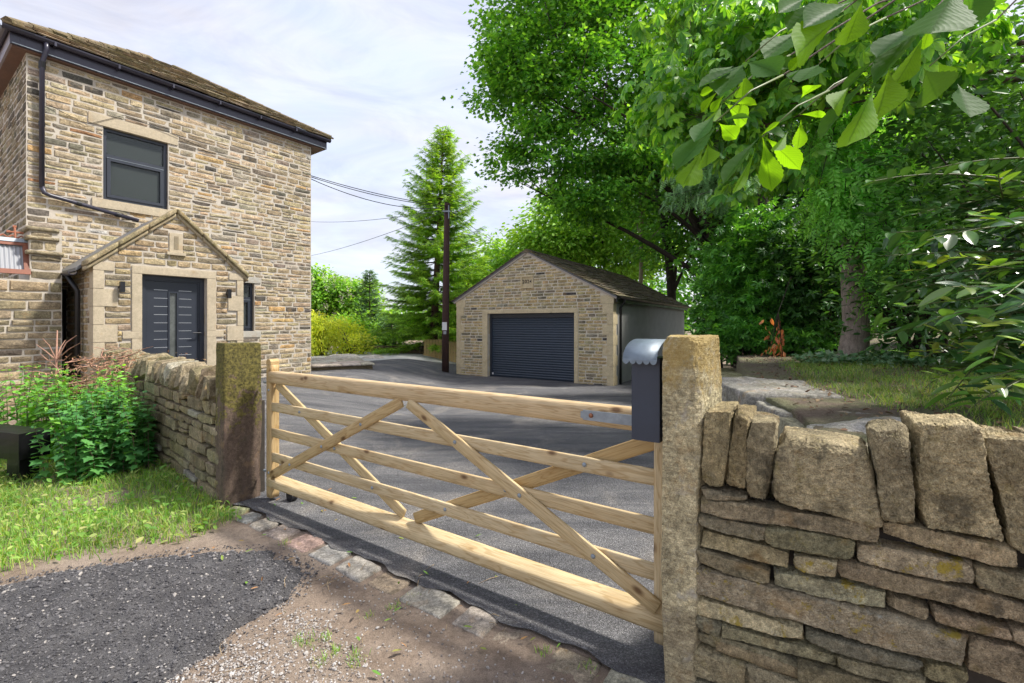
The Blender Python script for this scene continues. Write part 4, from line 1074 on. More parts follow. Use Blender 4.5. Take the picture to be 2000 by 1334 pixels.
while d < sl_len - .08:
    hh = .27 - .008 * row_ * 0; ex = .205
    s = -.09 - rs2.uniform(0, .3)
    while s < GL + .1:
        w = rs2.uniform(.42, .85); a, b_ = max(s, -.09), min(s + w - .01, GL + .12)
        if b_ - a > .06:
            t = rs2.uniform(.02, .034); j = rs2.uniform(-.012, .012); de = min(d + hh, sl_len + .02)
            P = [gr(1, a, d + j, .012 + t), gr(1, b_, d + j, .012 + t), gr(1, b_, de, .008), gr(1, a, de, .008), gr(1, a, d + j, .014 + 2 * t), gr(1, b_, d + j, .014 + 2 * t), gr(1, b_, de, .01 + t), gr(1, a, de, .01 + t)]
            V, F = rough_hex(P, (3, 2, 1), .004, .008, 6, row_ * 31 + int(s * 10), .006, 2)
            ob('slate', mesh('slate', V, F, M_SLATE, False), groof, None, pick(PAL_GS, rs2))
        s += w
    d += ex; row_ += 1
s = -.09
lm = MB()
while s < 1.0: break
d = -.06
while d < sl_len - .08:                               # slates of the far slope: only their front edges show
    P = [gr(-1, GL, d, .03), gr(-1, -.09, d, .03), gr(-1, -.09, d + .27, .008), gr(-1, GL, d + .27, .008), gr(-1, GL, d, .06), gr(-1, -.09, d, .06), gr(-1, -.09, d + .27, .04), gr(-1, GL, d + .27, .04)]
    lm.hexa(P); d += .205
lm.build('slate_courses', M_SLATE, groof, color=(.13, .10, .09))
rd_ = MB()
for k in range(20):
    a = GAR.p(gm_, gaz + .115 + R.uniform(-.01, .01), .1 - k * .47); b_ = GAR.p(gm_, gaz + .115 + R.uniform(-.01, .01), .1 - (k + 1) * .47 + .02)
    dn = Vector((0, 0, -.10)); ul = Vector((GAR.d.x, GAR.d.y, 0)) * .16
    V, F = rough_hex([a - ul + dn, b_ - ul + dn, b_ + ul + dn, a + ul + dn, a - ul * .15, b_ - ul * .15, b_ + ul * .15, a + ul * .15], (3, 3, 1), .01, .008, 6, k)
    ob('ridge_stone', mesh('ridge_stone', V, F, M_SLATE, False), groof, None, (.20, .165, .12))
og = Vector((GAR.d.x, GAR.d.y))
half_gutter('gutter', GAR.p(GW + .19, rez - .0, .06), GAR.p(GW + .19, rez - .0, -GL - .1), og, .06, M_BLACK, garage)
MB().hexa(GAR.box8(GW + .098, GW + .125, rez - .15, rez - .02, -GL, .02)).build('fascia', M_BLACK, garage)
sp = .42
gp_ = MB(); gp_.tube([GAR.p(GW + .19, rez - .05, -sp), GAR.p(GW + .16, rez - .16, -sp), GAR.p(GW + .07, rez - .30, -sp), GAR.p(GW + .07, gb, -sp)], .036, 10)
gp_.build('downpipe', M_BLACK, garage, True)

# ================================================================== TIMBER GATE
m_wood, nt, b = new_mat('new_softwood')
oc = objc(nt); oi = nt.nodes.new('ShaderNodeObjectInfo')
ad = nt.nodes.new('ShaderNodeVectorMath'); ad.operation = 'ADD'; nt.links.new(oc, ad.inputs[0])
mu = nt.nodes.new('ShaderNodeVectorMath'); mu.operation = 'SCALE'; mu.inputs['Scale'].default_value = 37.0
cmb = nt.nodes.new('ShaderNodeCombineXYZ')
for k in range(3): nt.links.new(oi.outputs['Random'], cmb.inputs[k])
nt.links.new(cmb.outputs[0], mu.inputs[0]); nt.links.new(mu.outputs[0], ad.inputs[1])
mp = nt.nodes.new('ShaderNodeMapping'); mp.inputs['Scale'].default_value = (0.55, 9, 9); nt.links.new(ad.outputs[0], mp.inputs[0])
kn = node(nt, 'ShaderNodeTexVoronoi', Scale=1.0); mk = nt.nodes.new('ShaderNodeMapping'); mk.inputs['Scale'].default_value = (4.2, 8, 8); nt.links.new(ad.outputs[0], mk.inputs[0]); nt.links.new(mk.outputs[0], kn.inputs['Vector'])
knot = ramp(nt, kn.outputs['Distance'], [(0.06, 1.0), (0.16, 0.0)])
halo = ramp(nt, kn.outputs['Distance'], [(0.10, 1.0), (0.45, 0.0)])
g1 = noise(nt, mp.outputs[0], 2.0, 3, 0.5, 0.7)
gs = math_n(nt, 'SINE', math_n(nt, 'ADD', math_n(nt, 'MULTIPLY', g1, 60.0), math_n(nt, 'MULTIPLY', halo, 5.0)))
g2 = noise(nt, mp.outputs[0], 14.0, 3, 0.6)
c = mix(nt, ramp(nt, gs, [(0.3, 0.0), (1.0, 0.8)]), (0.57, 0.455, 0.275), (0.42, 0.305, 0.155))
c = mix(nt, 0.8, c, ramp(nt, g2, [(0.3, 0.84), (0.7, 1.14)]), 'MULTIPLY')
c = mix(nt, 0.7, c, ramp(nt, noise(nt, geo(nt), 2.3, 3, 0.6), [(0.3, 0.85), (0.7, 1.12)]), 'MULTIPLY')
c = mix(nt, math_n(nt, 'MULTIPLY', halo, 0.28), c, (0.36, 0.2, 0.06))
c = mix(nt, math_n(nt, 'MULTIPLY', knot, 0.85), c, (0.10, 0.045, 0.018))
c = mix(nt, 1.0, c, tint(nt, 'obj'), 'MULTIPLY')
nt.links.new(c, b.inputs['Base Color']); b.inputs['Roughness'].default_value = 0.62; b.inputs['Specular IOR Level'].default_value = 0.3
bump(nt, b, gs, 0.12, 0.003)
def plank(name, p0, p1, H, T, parent, up=(0, 0, 1), off=0.0, bev=.007, tint_c=(1, 1, 1), slope=0.0, mat=None):
    """board from p0 to p1 (axis points in (s,z) gate coordinates), H wide in the gate plane, T thick behind offset"""
    a = GATE.p(p0[0], p0[1], off); b_ = GATE.p(p1[0], p1[1], off); L = (b_ - a).length
    x = (b_ - a) / L; y = Vector((-GATE.n.x, -GATE.n.y, 0)); z = x.cross(y)
    if z.z < 0 and abs(z.z) > .3: z = -z; y = -y
    sg_ = 1 if (y.x * -GATE.n.x + y.y * -GATE.n.y) > 0 else -1
    m4 = Matrix(((x.x, y.x, z.x, a.x), (x.y, y.y, z.y, a.y), (x.z, y.z, z.z, a.z), (0, 0, 0, 1)))
    y0, y1 = (0, T) if sg_ > 0 else (-T, 0)
    C8 = [(0,y0,-H/2),(L,y0,-H/2),(L,y1,-H/2),(0,y1,-H/2),(0,y0,H/2 - slope),(L,y0,H/2 - slope),(L,y1,H/2),(0,y1,H/2)]
    V, F = rough_hex(C8, (24, 4, 4), bev, .0012, 6, int(p0[0] * 100 + p0[1] * 50) & 255)
    return ob(name, mesh(name, V, F, mat or m_wood, True), parent, m4, tint_c)
gate = thing('field_gate', GATE.p(1.7, 0.03), 'new pale timber five-bar gate with crossed braces between two stone posts', 'gate')
GLN = 3.345
plank('stile', (.035, .035), (.035, 1.16), .075, .075, gate, off=.0, tint_c=(.92, .82, .66))
ht = MB(); hp = [(-.0, 1.16), (.0, 1.185), (.018, 1.205), (.052, 1.205), (.07, 1.185), (.07, 1.16)]
P = [GATE.p(s - .001, z, 0) for s, z in hp] + [GATE.p(s - .001, z, -.075) for s, z in hp]
ht.add(np.array(P), [list(range(6)), list(range(6, 12))[::-1]] + [[k, 6 + k, 6 + (k + 1) % 6, (k + 1) % 6] for k in range(6)]); ht.build('stile_cap', m_wood, gate, color=(.92, .82, .66))
plank('stile', (GLN - .04, .06), (GLN - .04, 1.10), .07, .07, gate, off=-.002)
plank('top_rail', (.052, 1.056), (GLN, 1.06), .105, .072, gate, off=.022, bev=.022, tint_c=(.98, .93, .9))
plank('rail', (.06, .806), (GLN, .804), .076, .024, gate, off=-.004)
plank('rail', (.06, .590), (GLN, .582), .076, .024, gate, off=-.004, tint_c=(.96, .93, .88))
plank('rail', (.06, .386), (GLN, .374), .078, .024, gate, off=-.004)
plank('bottom_rail', (.045, .192), (GLN, .175), .095, .075, gate, off=.026, slope=.035, tint_c=(1.02, 1.0, .95))
mid = 1.683
plank('brace', (.09, 1.0), (mid - .06, .245), .075, .022, gate, off=-.030, tint_c=(.98, .95, .86))
plank('brace', (.09, .235), (mid - .03, 1.0), .075, .022, gate, off=.020, tint_c=(.84, .76, .62))
plank('brace', (mid + .03, 1.0), (GLN - .05, .23), .075, .022, gate, off=.020, tint_c=(.98, .95, .88))
plank('brace', (mid + .04, .245), (GLN - .03, .985), .075, .022, gate, off=-.030, tint_c=(.80, .70, .52))
def bolt_mesh(mat):
    V, F = [], []; n = 10
    for j, (r_, y) in enumerate(((.012, 0), (.0115, -.003), (.008, -.0065), (.003, -.008))):
        for k in range(n): V.append((r_ * math.cos(k * 2 * math.pi / n), y, r_ * math.sin(k * 2 * math.pi / n)))
    for j in range(3):
        for k in range(n): F.append([j*n+k, j*n+(k+1) % n, (j+1)*n+(k+1) % n, (j+1)*n+k])
    F.append([3*n+k for k in range(n)])
    return mesh('bolt', np.array(V), F, mat, True)
bm_ = bolt_mesh(M_STEEL)
def lerp2(a, b_, t): return (a[0] + (b_[0]-a[0])*t, a[1] + (b_[1]-a[1])*t)
B1 = ((.09, 1.0), (mid - .06, .245)); B2 = ((.09, .235), (mid - .03, 1.0)); B3 = ((mid + .03, 1.0), (GLN - .05, .23)); B4 = ((mid + .04, .245), (GLN - .03, .985))
for br, front in ((B1, 0), (B2, 1), (B3, 1), (B4, 0)):
    for rz in (.806, .586, .38):
        t_ = (rz - br[0][1]) / (br[1][1] - br[0][1]); q = lerp2(*br, t_)
        ob('bolt', bm_, gate, GATE.mat(q[0], q[1], .0205 if front else -.0035))
for q in ((.04, .945), (.04, .25)): ob('bolt', bm_, gate, GATE.mat(q[0], q[1], .0005))
# galvanised hinge strap on the top rail
s0_ = GATE.u(1139); st = MB(); st.hexa(GATE.box8(s0_ + .012, GLN + .002, 1.035, 1.083, .023, .030)); st.hexa(GATE.box8(s0_, s0_ + .0119, 1.043, 1.075, .023, .030))
sto = st.build('hinge_strap', M_STEEL, gate)
ob('bolt', bolt_mesh(plain_mat('copper_bolt', (.30, .13, .07), .5, .5)), sto, GATE.mat(s0_ + .055, 1.060, .0305))
wh = MB(); wh.tube([GATE.p(.19, .05, -.09), GATE.p(.19, .05, -.14)], .045, 14); wh.tube([GATE.p(.19, .05, -.10), GATE.p(.19, .16, -.09)], .012, 6); wh.build('drop_stop', M_BLACK, gate)
hb_ = MB()
for z in (1.0, .24): hb_.tube([GATE.p(-.09, z, -.03), GATE.p(.0, z, -.03)], .011, 8)
hb_.build('hinge_pin', M_STEEL, gate)

# ================================================================== STONE GATEPOSTS
m_pl = stone_mat('brown_post_stone', 'obj', 1.0, moss=0.0, stain=.45, bump_s=.7)
nt = m_pl.node_tree; b = nt.nodes['Principled BSDF']; g = geo(nt)
sep = nt.nodes.new('ShaderNodeSeparateXYZ'); nt.links.new(g, sep.inputs[0])
pc_ = b.inputs['Base Color'].links[0].from_socket
st_ = nt.nodes.new('ShaderNodeMapping'); st_.inputs['Scale'].default_value = (22, 22, 1.3); nt.links.new(g, st_.inputs[0])
sn = noise(nt, st_.outputs[0], 1.5, 4, .6)
mf = math_n(nt, 'ADD', math_n(nt, 'MULTIPLY', math_n(nt, 'SUBTRACT', sep.outputs['Z'], 0.62), 2.2), math_n(nt, 'MULTIPLY', math_n(nt, 'SUBTRACT', noise(nt, g, 11, 8, .75), .5), 6.5), False)
mfr = ramp(nt, mf, [(0.30, 0.0), (0.55, 0.9)])
c = mix(nt, ramp(nt, sn, [(.35, 0.0), (.7, .55)]), pc_, (.17, .12, .10))
c = mix(nt, mfr, c, mix(nt, ramp(nt, noise(nt, g, 40, 7, .75), [(.35, 0.0), (.65, 1.0)]), (.02, .022, .008), (.22, .19, .05)))
nt.links.new(c, b.inputs['Base Color'])
LP = Plane((-2.36, 3.77), (.643, .766), (.766, -.643))
pl_ = thing('stone_gatepost', LP.p(.15, 0, -.1), 'brown square stone gatepost with mossy top at the left end of the gate', 'gatepost')
V, F = rough_hex(LP.box8(0, .30, -.15, 1.345, -.19, 0), (20, 12, 80), .008, .010, 7, 5, .008, 3, .004, (14, .02))
ob('shaft', mesh('shaft', V, F, m_pl, True), pl_, None, (.125, .092, .066))

m_pr = stone_mat('buff_post_stone', 'obj', 1.5, moss=.0, lichen=.0, stain=.22, bump_s=.7, bd=.009)
nt = m_pr.node_tree; b = nt.nodes['Principled BSDF']; g = geo(nt)
sep = nt.nodes.new('ShaderNodeSeparateXYZ'); nt.links.new(g, sep.inputs[0]); pc_ = b.inputs['Base Color'].links[0].from_socket
st_ = nt.nodes.new('ShaderNodeMapping'); st_.inputs['Scale'].default_value = (14, 14, 90); nt.links.new(g, st_.inputs[0])
tool = noise(nt, st_.outputs[0], 1.6, 4, .65, .3)
c = mix(nt, .85, pc_, ramp(nt, tool, [(.32, .62), (.62, 1.12)]), 'MULTIPLY')
up_ = math_n(nt, 'ADD', math_n(nt, 'MULTIPLY', math_n(nt, 'SUBTRACT', sep.outputs['Z'], 1.18), 4.0), math_n(nt, 'MULTIPLY', math_n(nt, 'SUBTRACT', noise(nt, g, 14, 6, .72), .5), 4.0))
c = mix(nt, ramp(nt, up_, [(.15, 0.0), (.8, .75)]), c, mix(nt, noise(nt, g, 60, 4, .7), (.25, .16, .04), (.42, .31, .10)))
gy = noise(nt, g, 10, 6, .7, .5); c = mix(nt, ramp(nt, gy, [(.56, 0.0), (.66, .6)]), c, (.45, .42, .36))
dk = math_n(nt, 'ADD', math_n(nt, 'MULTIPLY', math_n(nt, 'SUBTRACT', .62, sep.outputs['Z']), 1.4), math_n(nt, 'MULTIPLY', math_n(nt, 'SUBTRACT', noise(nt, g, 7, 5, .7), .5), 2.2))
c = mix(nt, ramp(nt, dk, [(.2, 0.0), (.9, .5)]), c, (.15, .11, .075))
nt.links.new(c, b.inputs['Base Color']); bump(nt, b, tool, .45, .006, b.inputs['Normal'].links[0].from_socket)
A0, A1, B0, B1_, C_, D_ = (.582, 1.865), (.603, 1.865), (.708, 1.79), (.7265, 1.785), (.905, 1.972), (.742, 2.085)
pr_ = thing('stone_gatepost', ((A0[0] + C_[0]) / 2, (A0[1] + C_[1]) / 2, 0), 'tall weathered buff stone gatepost with the letterbox fixed to it', 'gatepost')
C8 = [(*A0, -.15), (*B0, -.15), (*C_, -.15), (*D_, -.15), (*A1, 1.452), (*B1_, 1.447), (C_[0] + .004, C_[1], 1.455), (*D_, 1.45)]
V, F = rough_hex(C8, (22, 30, 140), .007, .006, 9, 15, .007, 3.2, chip=.004, cuts=(26, .022))
V = V + (NPR.random((len(V), 3)) - .5) * .0036
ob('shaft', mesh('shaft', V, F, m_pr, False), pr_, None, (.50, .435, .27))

# ================================================================== DRY STONE WALLS
M_DRY = stone_mat('dry_stone', 'obj', 1.6, moss=.16, lichen=.2, stain=.6, bump_s=1.0, bd=.02)
M_DRYM = stone_mat('dry_stone_mossy', 'obj', 1.6, moss=.0, lichen=.85, stain=.35, bump_s=.85, bd=.014)
M_DRYL = stone_mat('dry_stone_left', 'obj', 1.2, moss=.22, lichen=.22, stain=.4, bump_s=.8, bd=.012)
m_dk = plain_mat('wall_hearting', (.06, .05, .04), .95, var=.3, scale=25, bs=.6)
PAL_R = [(5, (.43,.36,.22)), (4, (.37,.315,.20)), (3, (.49,.405,.25)), (2, (.34,.30,.205)), (.8, (.40,.375,.295))]
rwall = thing('dry_stone_wall', RWALL.p(.6, 0, -.2), 'dry stone wall with upright cope stones running right from the tall buff gatepost', 'wall')
MB().hexa(RWALL.box8(.03, 2.0, -.1, .84, -.34, -.075)).build('hearting', m_dk, rwall)
Z5 = lambda x, y: RWALL.uz(1240 + x / 1.8684, 620 + y / 1.8684)
def traced(name, q, depth, mat, col, seed, seg, r_=.016, amp=.010, big=.006, w=0.0, chip=.006, bulge=0.0):
    tl, tr_, br_, bl = [Z5(*p) for p in q]
    g_ = -.0035
    C8 = [RWALL.p(bl[0] + g_, bl[1] + g_, w), RWALL.p(br_[0] - g_, br_[1] + g_, w), RWALL.p(br_[0] - g_, br_[1] + g_, w - depth), RWALL.p(bl[0] + g_, bl[1] + g_, w - depth),
          RWALL.p(tl[0] + g_, tl[1] - g_, w - bulge), RWALL.p(tr_[0] - g_, tr_[1] - g_, w - bulge), RWALL.p(tr_[0] - g_, tr_[1] - g_, w - depth), RWALL.p(tl[0] + g_, tl[1] - g_, w - depth)]
    V, F = rough_hex(C8, seg, min(r_, .007), amp * .7, 16, seed, big, 6, chip * .7, (18 if depth > .25 else 16, .017 if depth > .25 else .012))
    V = V + (NPR.random((len(V), 3)) - .5) * (.0042 if depth > .25 else .0034)
    return ob(name, mesh(name, V, F, mat, False), rwall, None, col)
copes = [((252,346),(352,343),(330,632),(240,612)), ((364,348),(412,376),(400,626),(332,602)), ((408,385),(527,383),(492,672),(400,652)), ((538,440),(850,492),(893,748),(502,664)),
         ((876,425),(990,415),(1046,766),(906,742)), ((1036,395),(1258,412),(1352,818),(1056,768)), ((1288,450),(1500,462),(1560,905),(1392,852)), ((1530,465),(1700,490),(1790,985),(1585,912)), ((1730,500),(1960,520),(2080,1100),(1810,990))]
ccol = [(.50,.41,.235),(.44,.35,.195),(.46,.385,.24),(.54,.445,.27),(.43,.36,.225),(.58,.475,.28),(.50,.41,.245),(.46,.38,.23),(.48,.4,.23)]
for k, q in enumerate(copes): traced('cope_stone', q, R.uniform(.26, .34), M_DRY, ccol[k], 200 + k, (44, 18, 60), .014, .013, .014, R.uniform(-.012, .015), .013, .035 if k in (3, 5, 6) else .015)
body = [((240,632),(410,655),(405,678),(240,655)), ((240,658),(885,750),(880,812),(245,712)), ((900,744),(1400,852),(1395,932),(905,796)), ((232,718),(475,756),(472,822),(235,770)), ((478,760),(806,812),(790,880),(475,825)),
        ((812,824),(1246,906),(1240,986),(815,890)), ((1250,915),(1560,985),(1560,1060),(1250,986)), ((236,780),(560,868),(555,918),(238,840)), ((582,868),(736,890),(730,953),(580,920)), ((730,885),(1560,1085),(1560,1152),(745,941)),
        ((228,850),(490,918),(488,976),(232,905)), ((505,930),(918,1011),(915,1079),(508,986)), ((220,915),(1226,1172),(1192,1285),(220,1005)), ((930,1025),(1080,1065),(1071,1120),(930,1085)), ((1088,1065),(1386,1140),(1378,1196),(1088,1120)),
        ((1390,1142),(1560,1180),(1560,1250),(1390,1206)), ((1230,1180),(1560,1262),(1560,1420),(1230,1302)), ((222,1030),(613,1140),(612,1189),(222,1082)), ((225,1090),(312,1120),(305,1160),(225,1136)), ((318,1130),(736,1240),(730,1283),(318,1172)),
        ((625,1150),(1050,1260),(1045,1300),(630,1187)), ((230,1150),(590,1260),(588,1316),(230,1202)), ((742,1242),(1060,1312),(1060,1362),(742,1292)), ((218,1212),(405,1266),(402,1362),(215,1312)), ((412,1271),(595,1322),(590,1402),(410,1362)),
        ((600,1264),(950,1347),(950,1404),(600,1322)), ((1058,1272),(1226,1302),(1226,1362),(1060,1322)), ((956,1350),(1225,1372),(1225,1440),(956,1412)), ((215,1322),(402,1370),(400,1450),(215,1400)), ((410,1372),(700,1410),(700,1480),(410,1450)), ((705,1365),(950,1412),(950,1500),(705,1440))]
for k, q in enumerate(body):
    L = abs(q[1][0] - q[0][0]); H = abs(q[3][1] - q[0][1]); sg2 = (max(14, min(110, int(L / 6.5))), 8, max(9, int(H / 4)))
    mossy = k in (5, 11, 17, 12, 8)
    traced('stone', q, R.uniform(.16, .24), M_DRYM if mossy else M_DRY, pick(PAL_R, R), 300 + k, sg2, .011, .009, .006, R.uniform(-.010, .014), .006, R.uniform(0, .012))
# foot of the wall and the stretch beyond the frame
rw = random.Random(4)
for (u0_, u1_, z0_, z1_) in ((.05, .86, 0.0, .30), (.90, 2.0, 0.0, .83)):
    for (u, z, w, h) in courses(RWALL, u0_, u1_, z0_, z1_, [], (.06, .11), (.18, .45), rw, gap=.006):
        V, F = rough_hex(RWALL.box8(u, u + w, z, z + h, -.2, rw.uniform(-.012, .012)), (8, 3, 4), .012, .010, 14, int(u * 100 + z * 999), .006, 6)
        ob('stone', mesh('stone', V, F, M_DRY, True), rwall, None, pick(PAL_R, rw))

PAL_L = [(5, (.29,.235,.145)), (4, (.25,.205,.13)), (3, (.32,.27,.175)), (.6, (.30,.22,.15)), (.5, (.34,.31,.255))]
lwall = thing('dry_stone_wall', LWALL.p(4.5, 0, -.2), 'low dry stone wall with leaning cope stones running left from the mossy brown gatepost', 'wall')
MB().hexa(LWALL.box8(0.5, 6.98, -.1, .82, -.36, -.05)).build('hearting', m_dk, lwall)
rl = random.Random(15)
for (u, z, w, h) in courses(LWALL, 1.6, 6.985, -.02, .83, [], (.07, .135), (.16, .48), rl, gap=.009):
    V, F = rough_hex(LWALL.box8(u, u + w, z, z + h, -.2, rl.uniform(-.010, .018)), (9, 3, 6), .007, .009, 11, int(u * 77 + z * 991), .007, 5, .004, (12, .016))
    ob('stone', mesh('stone', V, F, M_DRYL, False), lwall, None, pick(PAL_L, rl))
u, k = 6.96, 0
while u > .9:
    w = rl.uniform(.09, .23); h = rl.uniform(.20, .30); tl_ = rl.uniform(-.07, .07); fl = rl.uniform(0, .05); dd = rl.uniform(-.02, .03)
    a, b_ = u - w + .004, u - .004
    t0, t1 = rl.uniform(.0, .03), rl.uniform(.0, .03)
    C8 = [LWALL.p(a, .832, .03 + dd), LWALL.p(b_, .832, .03 + dd), LWALL.p(b_, .832, -.33), LWALL.p(a, .832, -.33), LWALL.p(a + tl_ + t0, .832 + h - rl.uniform(0, .05), .0 - fl), LWALL.p(b_ + tl_ - t1, .832 + h - rl.uniform(0, .05), .0 - fl), LWALL.p(b_ + tl_ - t1, .832 + h, -.30), LWALL.p(a + tl_ + t0, .832 + h, -.30)]
    V, F = rough_hex(C8, (10, 16, 14), .012, .016, 8, 900 + k, .018, 4.5, .012, (18, .04))
    ob('cope_stone', mesh('cope_stone', V, F, M_DRYL, False), lwall, None, pick(PAL_L, rl)); u -= w * rl.uniform(.92, 1.0); k += 1

# ================================================================== LETTERBOX on the right post
mbx = thing('letterbox', GATE.p(3.28, 1.0, .1), 'slim dark blue letterbox with curved galvanised lid and scalloped edge on gatepost', 'letterbox')
M_LID = plain_mat('dull_zinc', (.17, .215, .26), .5, .15, var=.2, scale=30)
M_NAVY = plain_mat('navy_paint', (.030, .040, .062), .42, var=.08, scale=30)
a0, a1, w0, w1 = 3.228, 3.349, .032, .172
V, F = rough_hex(GATE.box8(a0, a1, 1.008, 1.36, w0, w1), (4, 4, 6), .005, 0, 5, 1); ob('box', mesh('box', V, F, M_NAVY, False), mbx)
prof = []
for k in range(13):
    a = math.pi / 2 * k / 12; prof.append((w0 + .002 + .180 * math.sin(a), 1.352 + .082 * math.cos(a)))
V, F = [], []
for s in (a0 - .022, a1):
    for (w, z) in prof: V.append(GATE.p(s, z, w))
    for (w, z) in prof: V.append(GATE.p(s, z - .004, w - .003))
n_ = len(prof)
for k in range(n_ - 1):
    F += [[k, 2*n_+k, 2*n_+k+1, k+1], [n_+k, n_+k+1, 3*n_+k+1, 3*n_+k]]
    F += [[k, k+1, n_+k+1, n_+k], [2*n_+k, 3*n_+k, 3*n_+k+1, 2*n_+k+1]]
lid = ob('lid', mesh('lid', np.array([tuple(v) for v in V]), F, M_LID, True), mbx)
wf = w0 + .182
V, F = [], []
sc_n = 5; Ls = (a1 - a0 + .022) / sc_n
for k in range(sc_n):
    c0 = len(V); s = a0 - .022 + Ls * k
    V += [GATE.p(s, 1.356, wf), GATE.p(s + Ls, 1.356, wf)]
    ring_ = [GATE.p(s + Ls / 2 + math.cos(math.pi * j / 8) * Ls / 2, 1.352 - .018 * math.sin(math.pi * j / 8), wf + .001) for j in range(9)]
    V += ring_; F.append([c0, *range(c0 + 10, c0 + 1, -1), c0 + 1])
V2 = [v + Vector((-GATE.n.x, -GATE.n.y, 0)) * .002 for v in V]; F2 = [[i + len(V) for i in f][::-1] for f in F]
ob('scalloped_edge', mesh('scalloped_edge', np.array([tuple(v) for v in V + V2]), F + F2, M_LID, False), lid)
# the lid's end cheek
ck = [GATE.p(a0 - .020, z - .004, w - .002) for w, z in prof] + [GATE.p(a0 - .020, 1.352, w0 + .002)]
ck2 = [v + Vector((GATE.d.x, GATE.d.y, 0)) * .003 for v in ck]; nk = len(ck)
ob('lid_end', mesh('lid_end', np.array([tuple(v) for v in ck + ck2]), [list(range(nk)), list(range(nk, 2*nk))[::-1]] + [[i, nk+i, nk+(i+1) % nk, (i+1) % nk] for i in range(nk)], M_LID, False), lid)

# ================================================================== TERRACE, POLE, WIRES, FENCE, SMALL THINGS
TER = Plane((-5.42, 12.25), (1.5, .78), (.46, -.888))
M_PAVE = stone_mat('paving_stone', 'obj', .8, stain=.2, bump_s=.3)
ter = bpy.data.objects.new('terrace', None); link(ter, None, Matrix.Translation(TER.p(.8, .25, -1))); tag(ter, 'raised stone terrace beside the house corner', 'terrace', kind='structure')
MB().hexa(TER.box8(-.4, 1.68, .05, .335, -3.0, -.05)).build('riser', M_STONE_O, ter, color=(.20, .165, .10))
u = -.4; k = 0
for (r0, r1) in ((0, .42), (.43, 1.0), (1.01, 1.7), (1.71, 2.4), (2.41, 3.0)):
    u = -.4 - R.uniform(0, .3)
    while u < 1.72:
        w = R.uniform(.5, .85); a, b_ = max(u, -.4), min(u + w - .012, 1.72)
        if b_ - a > .08:
            V, F = rough_hex(TER.box8(a, b_, .338, .40, -r1, -r0 + (.03 if r0 == 0 else 0)), (6, 4, 2), .012, .008, 6, k); ob('flagstone', mesh('flagstone', V, F, M_PAVE, True), ter, None, pick([(1, (.58, .52, .43)), (1, (.53, .48, .40))], R)); k += 1
        u += w
PB = Vector((-2.27, 15.7, float(zg([-2.27], [15.7])[0])))
pole = thing('utility_pole', PB, 'dark brown wooden utility pole with a white notice plate in front of the conifer', 'utility pole')
ptz = at(873, 397, 15.7).z
M_POLE = bark_mat('creosoted_pole', (.045, .022, .018), (.075, .038, .030), .8)
V, F = tube([PB + Vector((0, 0, -.2)), PB + Vector((.01, 0, 2)), Vector((PB.x + .06, PB.y, ptz))], [.125, .118, .095], 14); ob('shaft', mesh('shaft', V, F, M_POLE, True), pole)
pz = at(870, 637, 15.7).z
MB().box((PB.x - .01, PB.y - .13, pz), (.16, .012, .27)).build('notice_plate', M_WHITE, pole)
MB().box((PB.x, PB.y - .13, pz - .22), (.10, .012, .10)).build('notice_plate', plain_mat('grey_plate', (.35, .36, .38), .5), pole)
br = MB(); br.box((PB.x + .05, PB.y - .1, ptz - .3), (.26, .06, .05)); br.tube([(PB.x + .13, PB.y - .12, ptz - .55), (PB.x + .13, PB.y - .12, ptz - .1)], .02, 6); br.build('bracket', M_STEEL, pole)
top = Vector((PB.x + .055, PB.y - .10, ptz - .18))
def wire(label, a, b_, sag, r_=.011):
    pts = [Vector(a).lerp(Vector(b_), t) - Vector((0, 0, sag * 4 * t * (1 - t))) for t in np.linspace(0, 1, 18)]
    V, F = tube(pts, r_, 5); tag(ob('overhead_wire', mesh('overhead_wire', V, F, M_BLACK, True)), label, 'wire', 'overhead wires from the pole')
hx = HOUSE.p(HW, 0, -.55)
wire('uppermost overhead wire between house and pole', top + Vector((0, 0, .07)), at(604, 342, 12.0), .10)
wire('overhead wire just under the uppermost one, nearly touching it', top + Vector((0, 0, .045)), at(604, 344.5, 12.0), .13)
wire('overhead wire third from the top, leaving the house just below the upper pair', top, at(604, 348, 12.0), .28)
wire('nearly level overhead wire across the middle of the sky gap', top + Vector((0, 0, -.06)), at(598, 432, 30), .2)
wire('lowest overhead wire, climbing from the trees beside the house up to the pole', top + Vector((0, 0, -.1)), at(560, 506, 34), .3)
wire('overhead wire running right from the pole, the upper of two', top, at(1010, 492, 34), .2)
wire('overhead wire running right from the pole, the lower of two', top + Vector((0, 0, -.07)), at(1010, 510, 34), .2)

fen = thing('board_fence', (-2.9, 19.6, -.2), 'pale vertical board fence behind the pole beside the garage', 'fence')
M_FEN = plain_mat('fence_board', (.58, .42, .19), .8, var=.2, scale=6)
x = -3.75
while x < -1.9:
    y = 19.6 - (x + 3.7) * .12; w = .115
    V, F = rough_hex([(x, y, -.25), (x + w, y - .01, -.25), (x + w, y + .02, -.25), (x, y + .03, -.25), (x, y, .85 + R.uniform(-.02, .02)), (x + w, y - .01, .85), (x + w, y + .02, .85), (x, y + .03, .85)], (2, 1, 6), .003, .003, 4, int(x * 100) & 255)
    ob('board', mesh('board', V, F, M_FEN, False), fen); x += w + .012
MB().box((-2.85, 19.56, .2), (1.9, .04, .09), Matrix.Rotation(-.12, 3, 'Z')).build('rail', M_FEN, fen)
lw2 = thing('rubble_wall', (-4.4, 20.0, 0), 'low dark rubble wall in front of the shrubs behind the yard', 'wall')
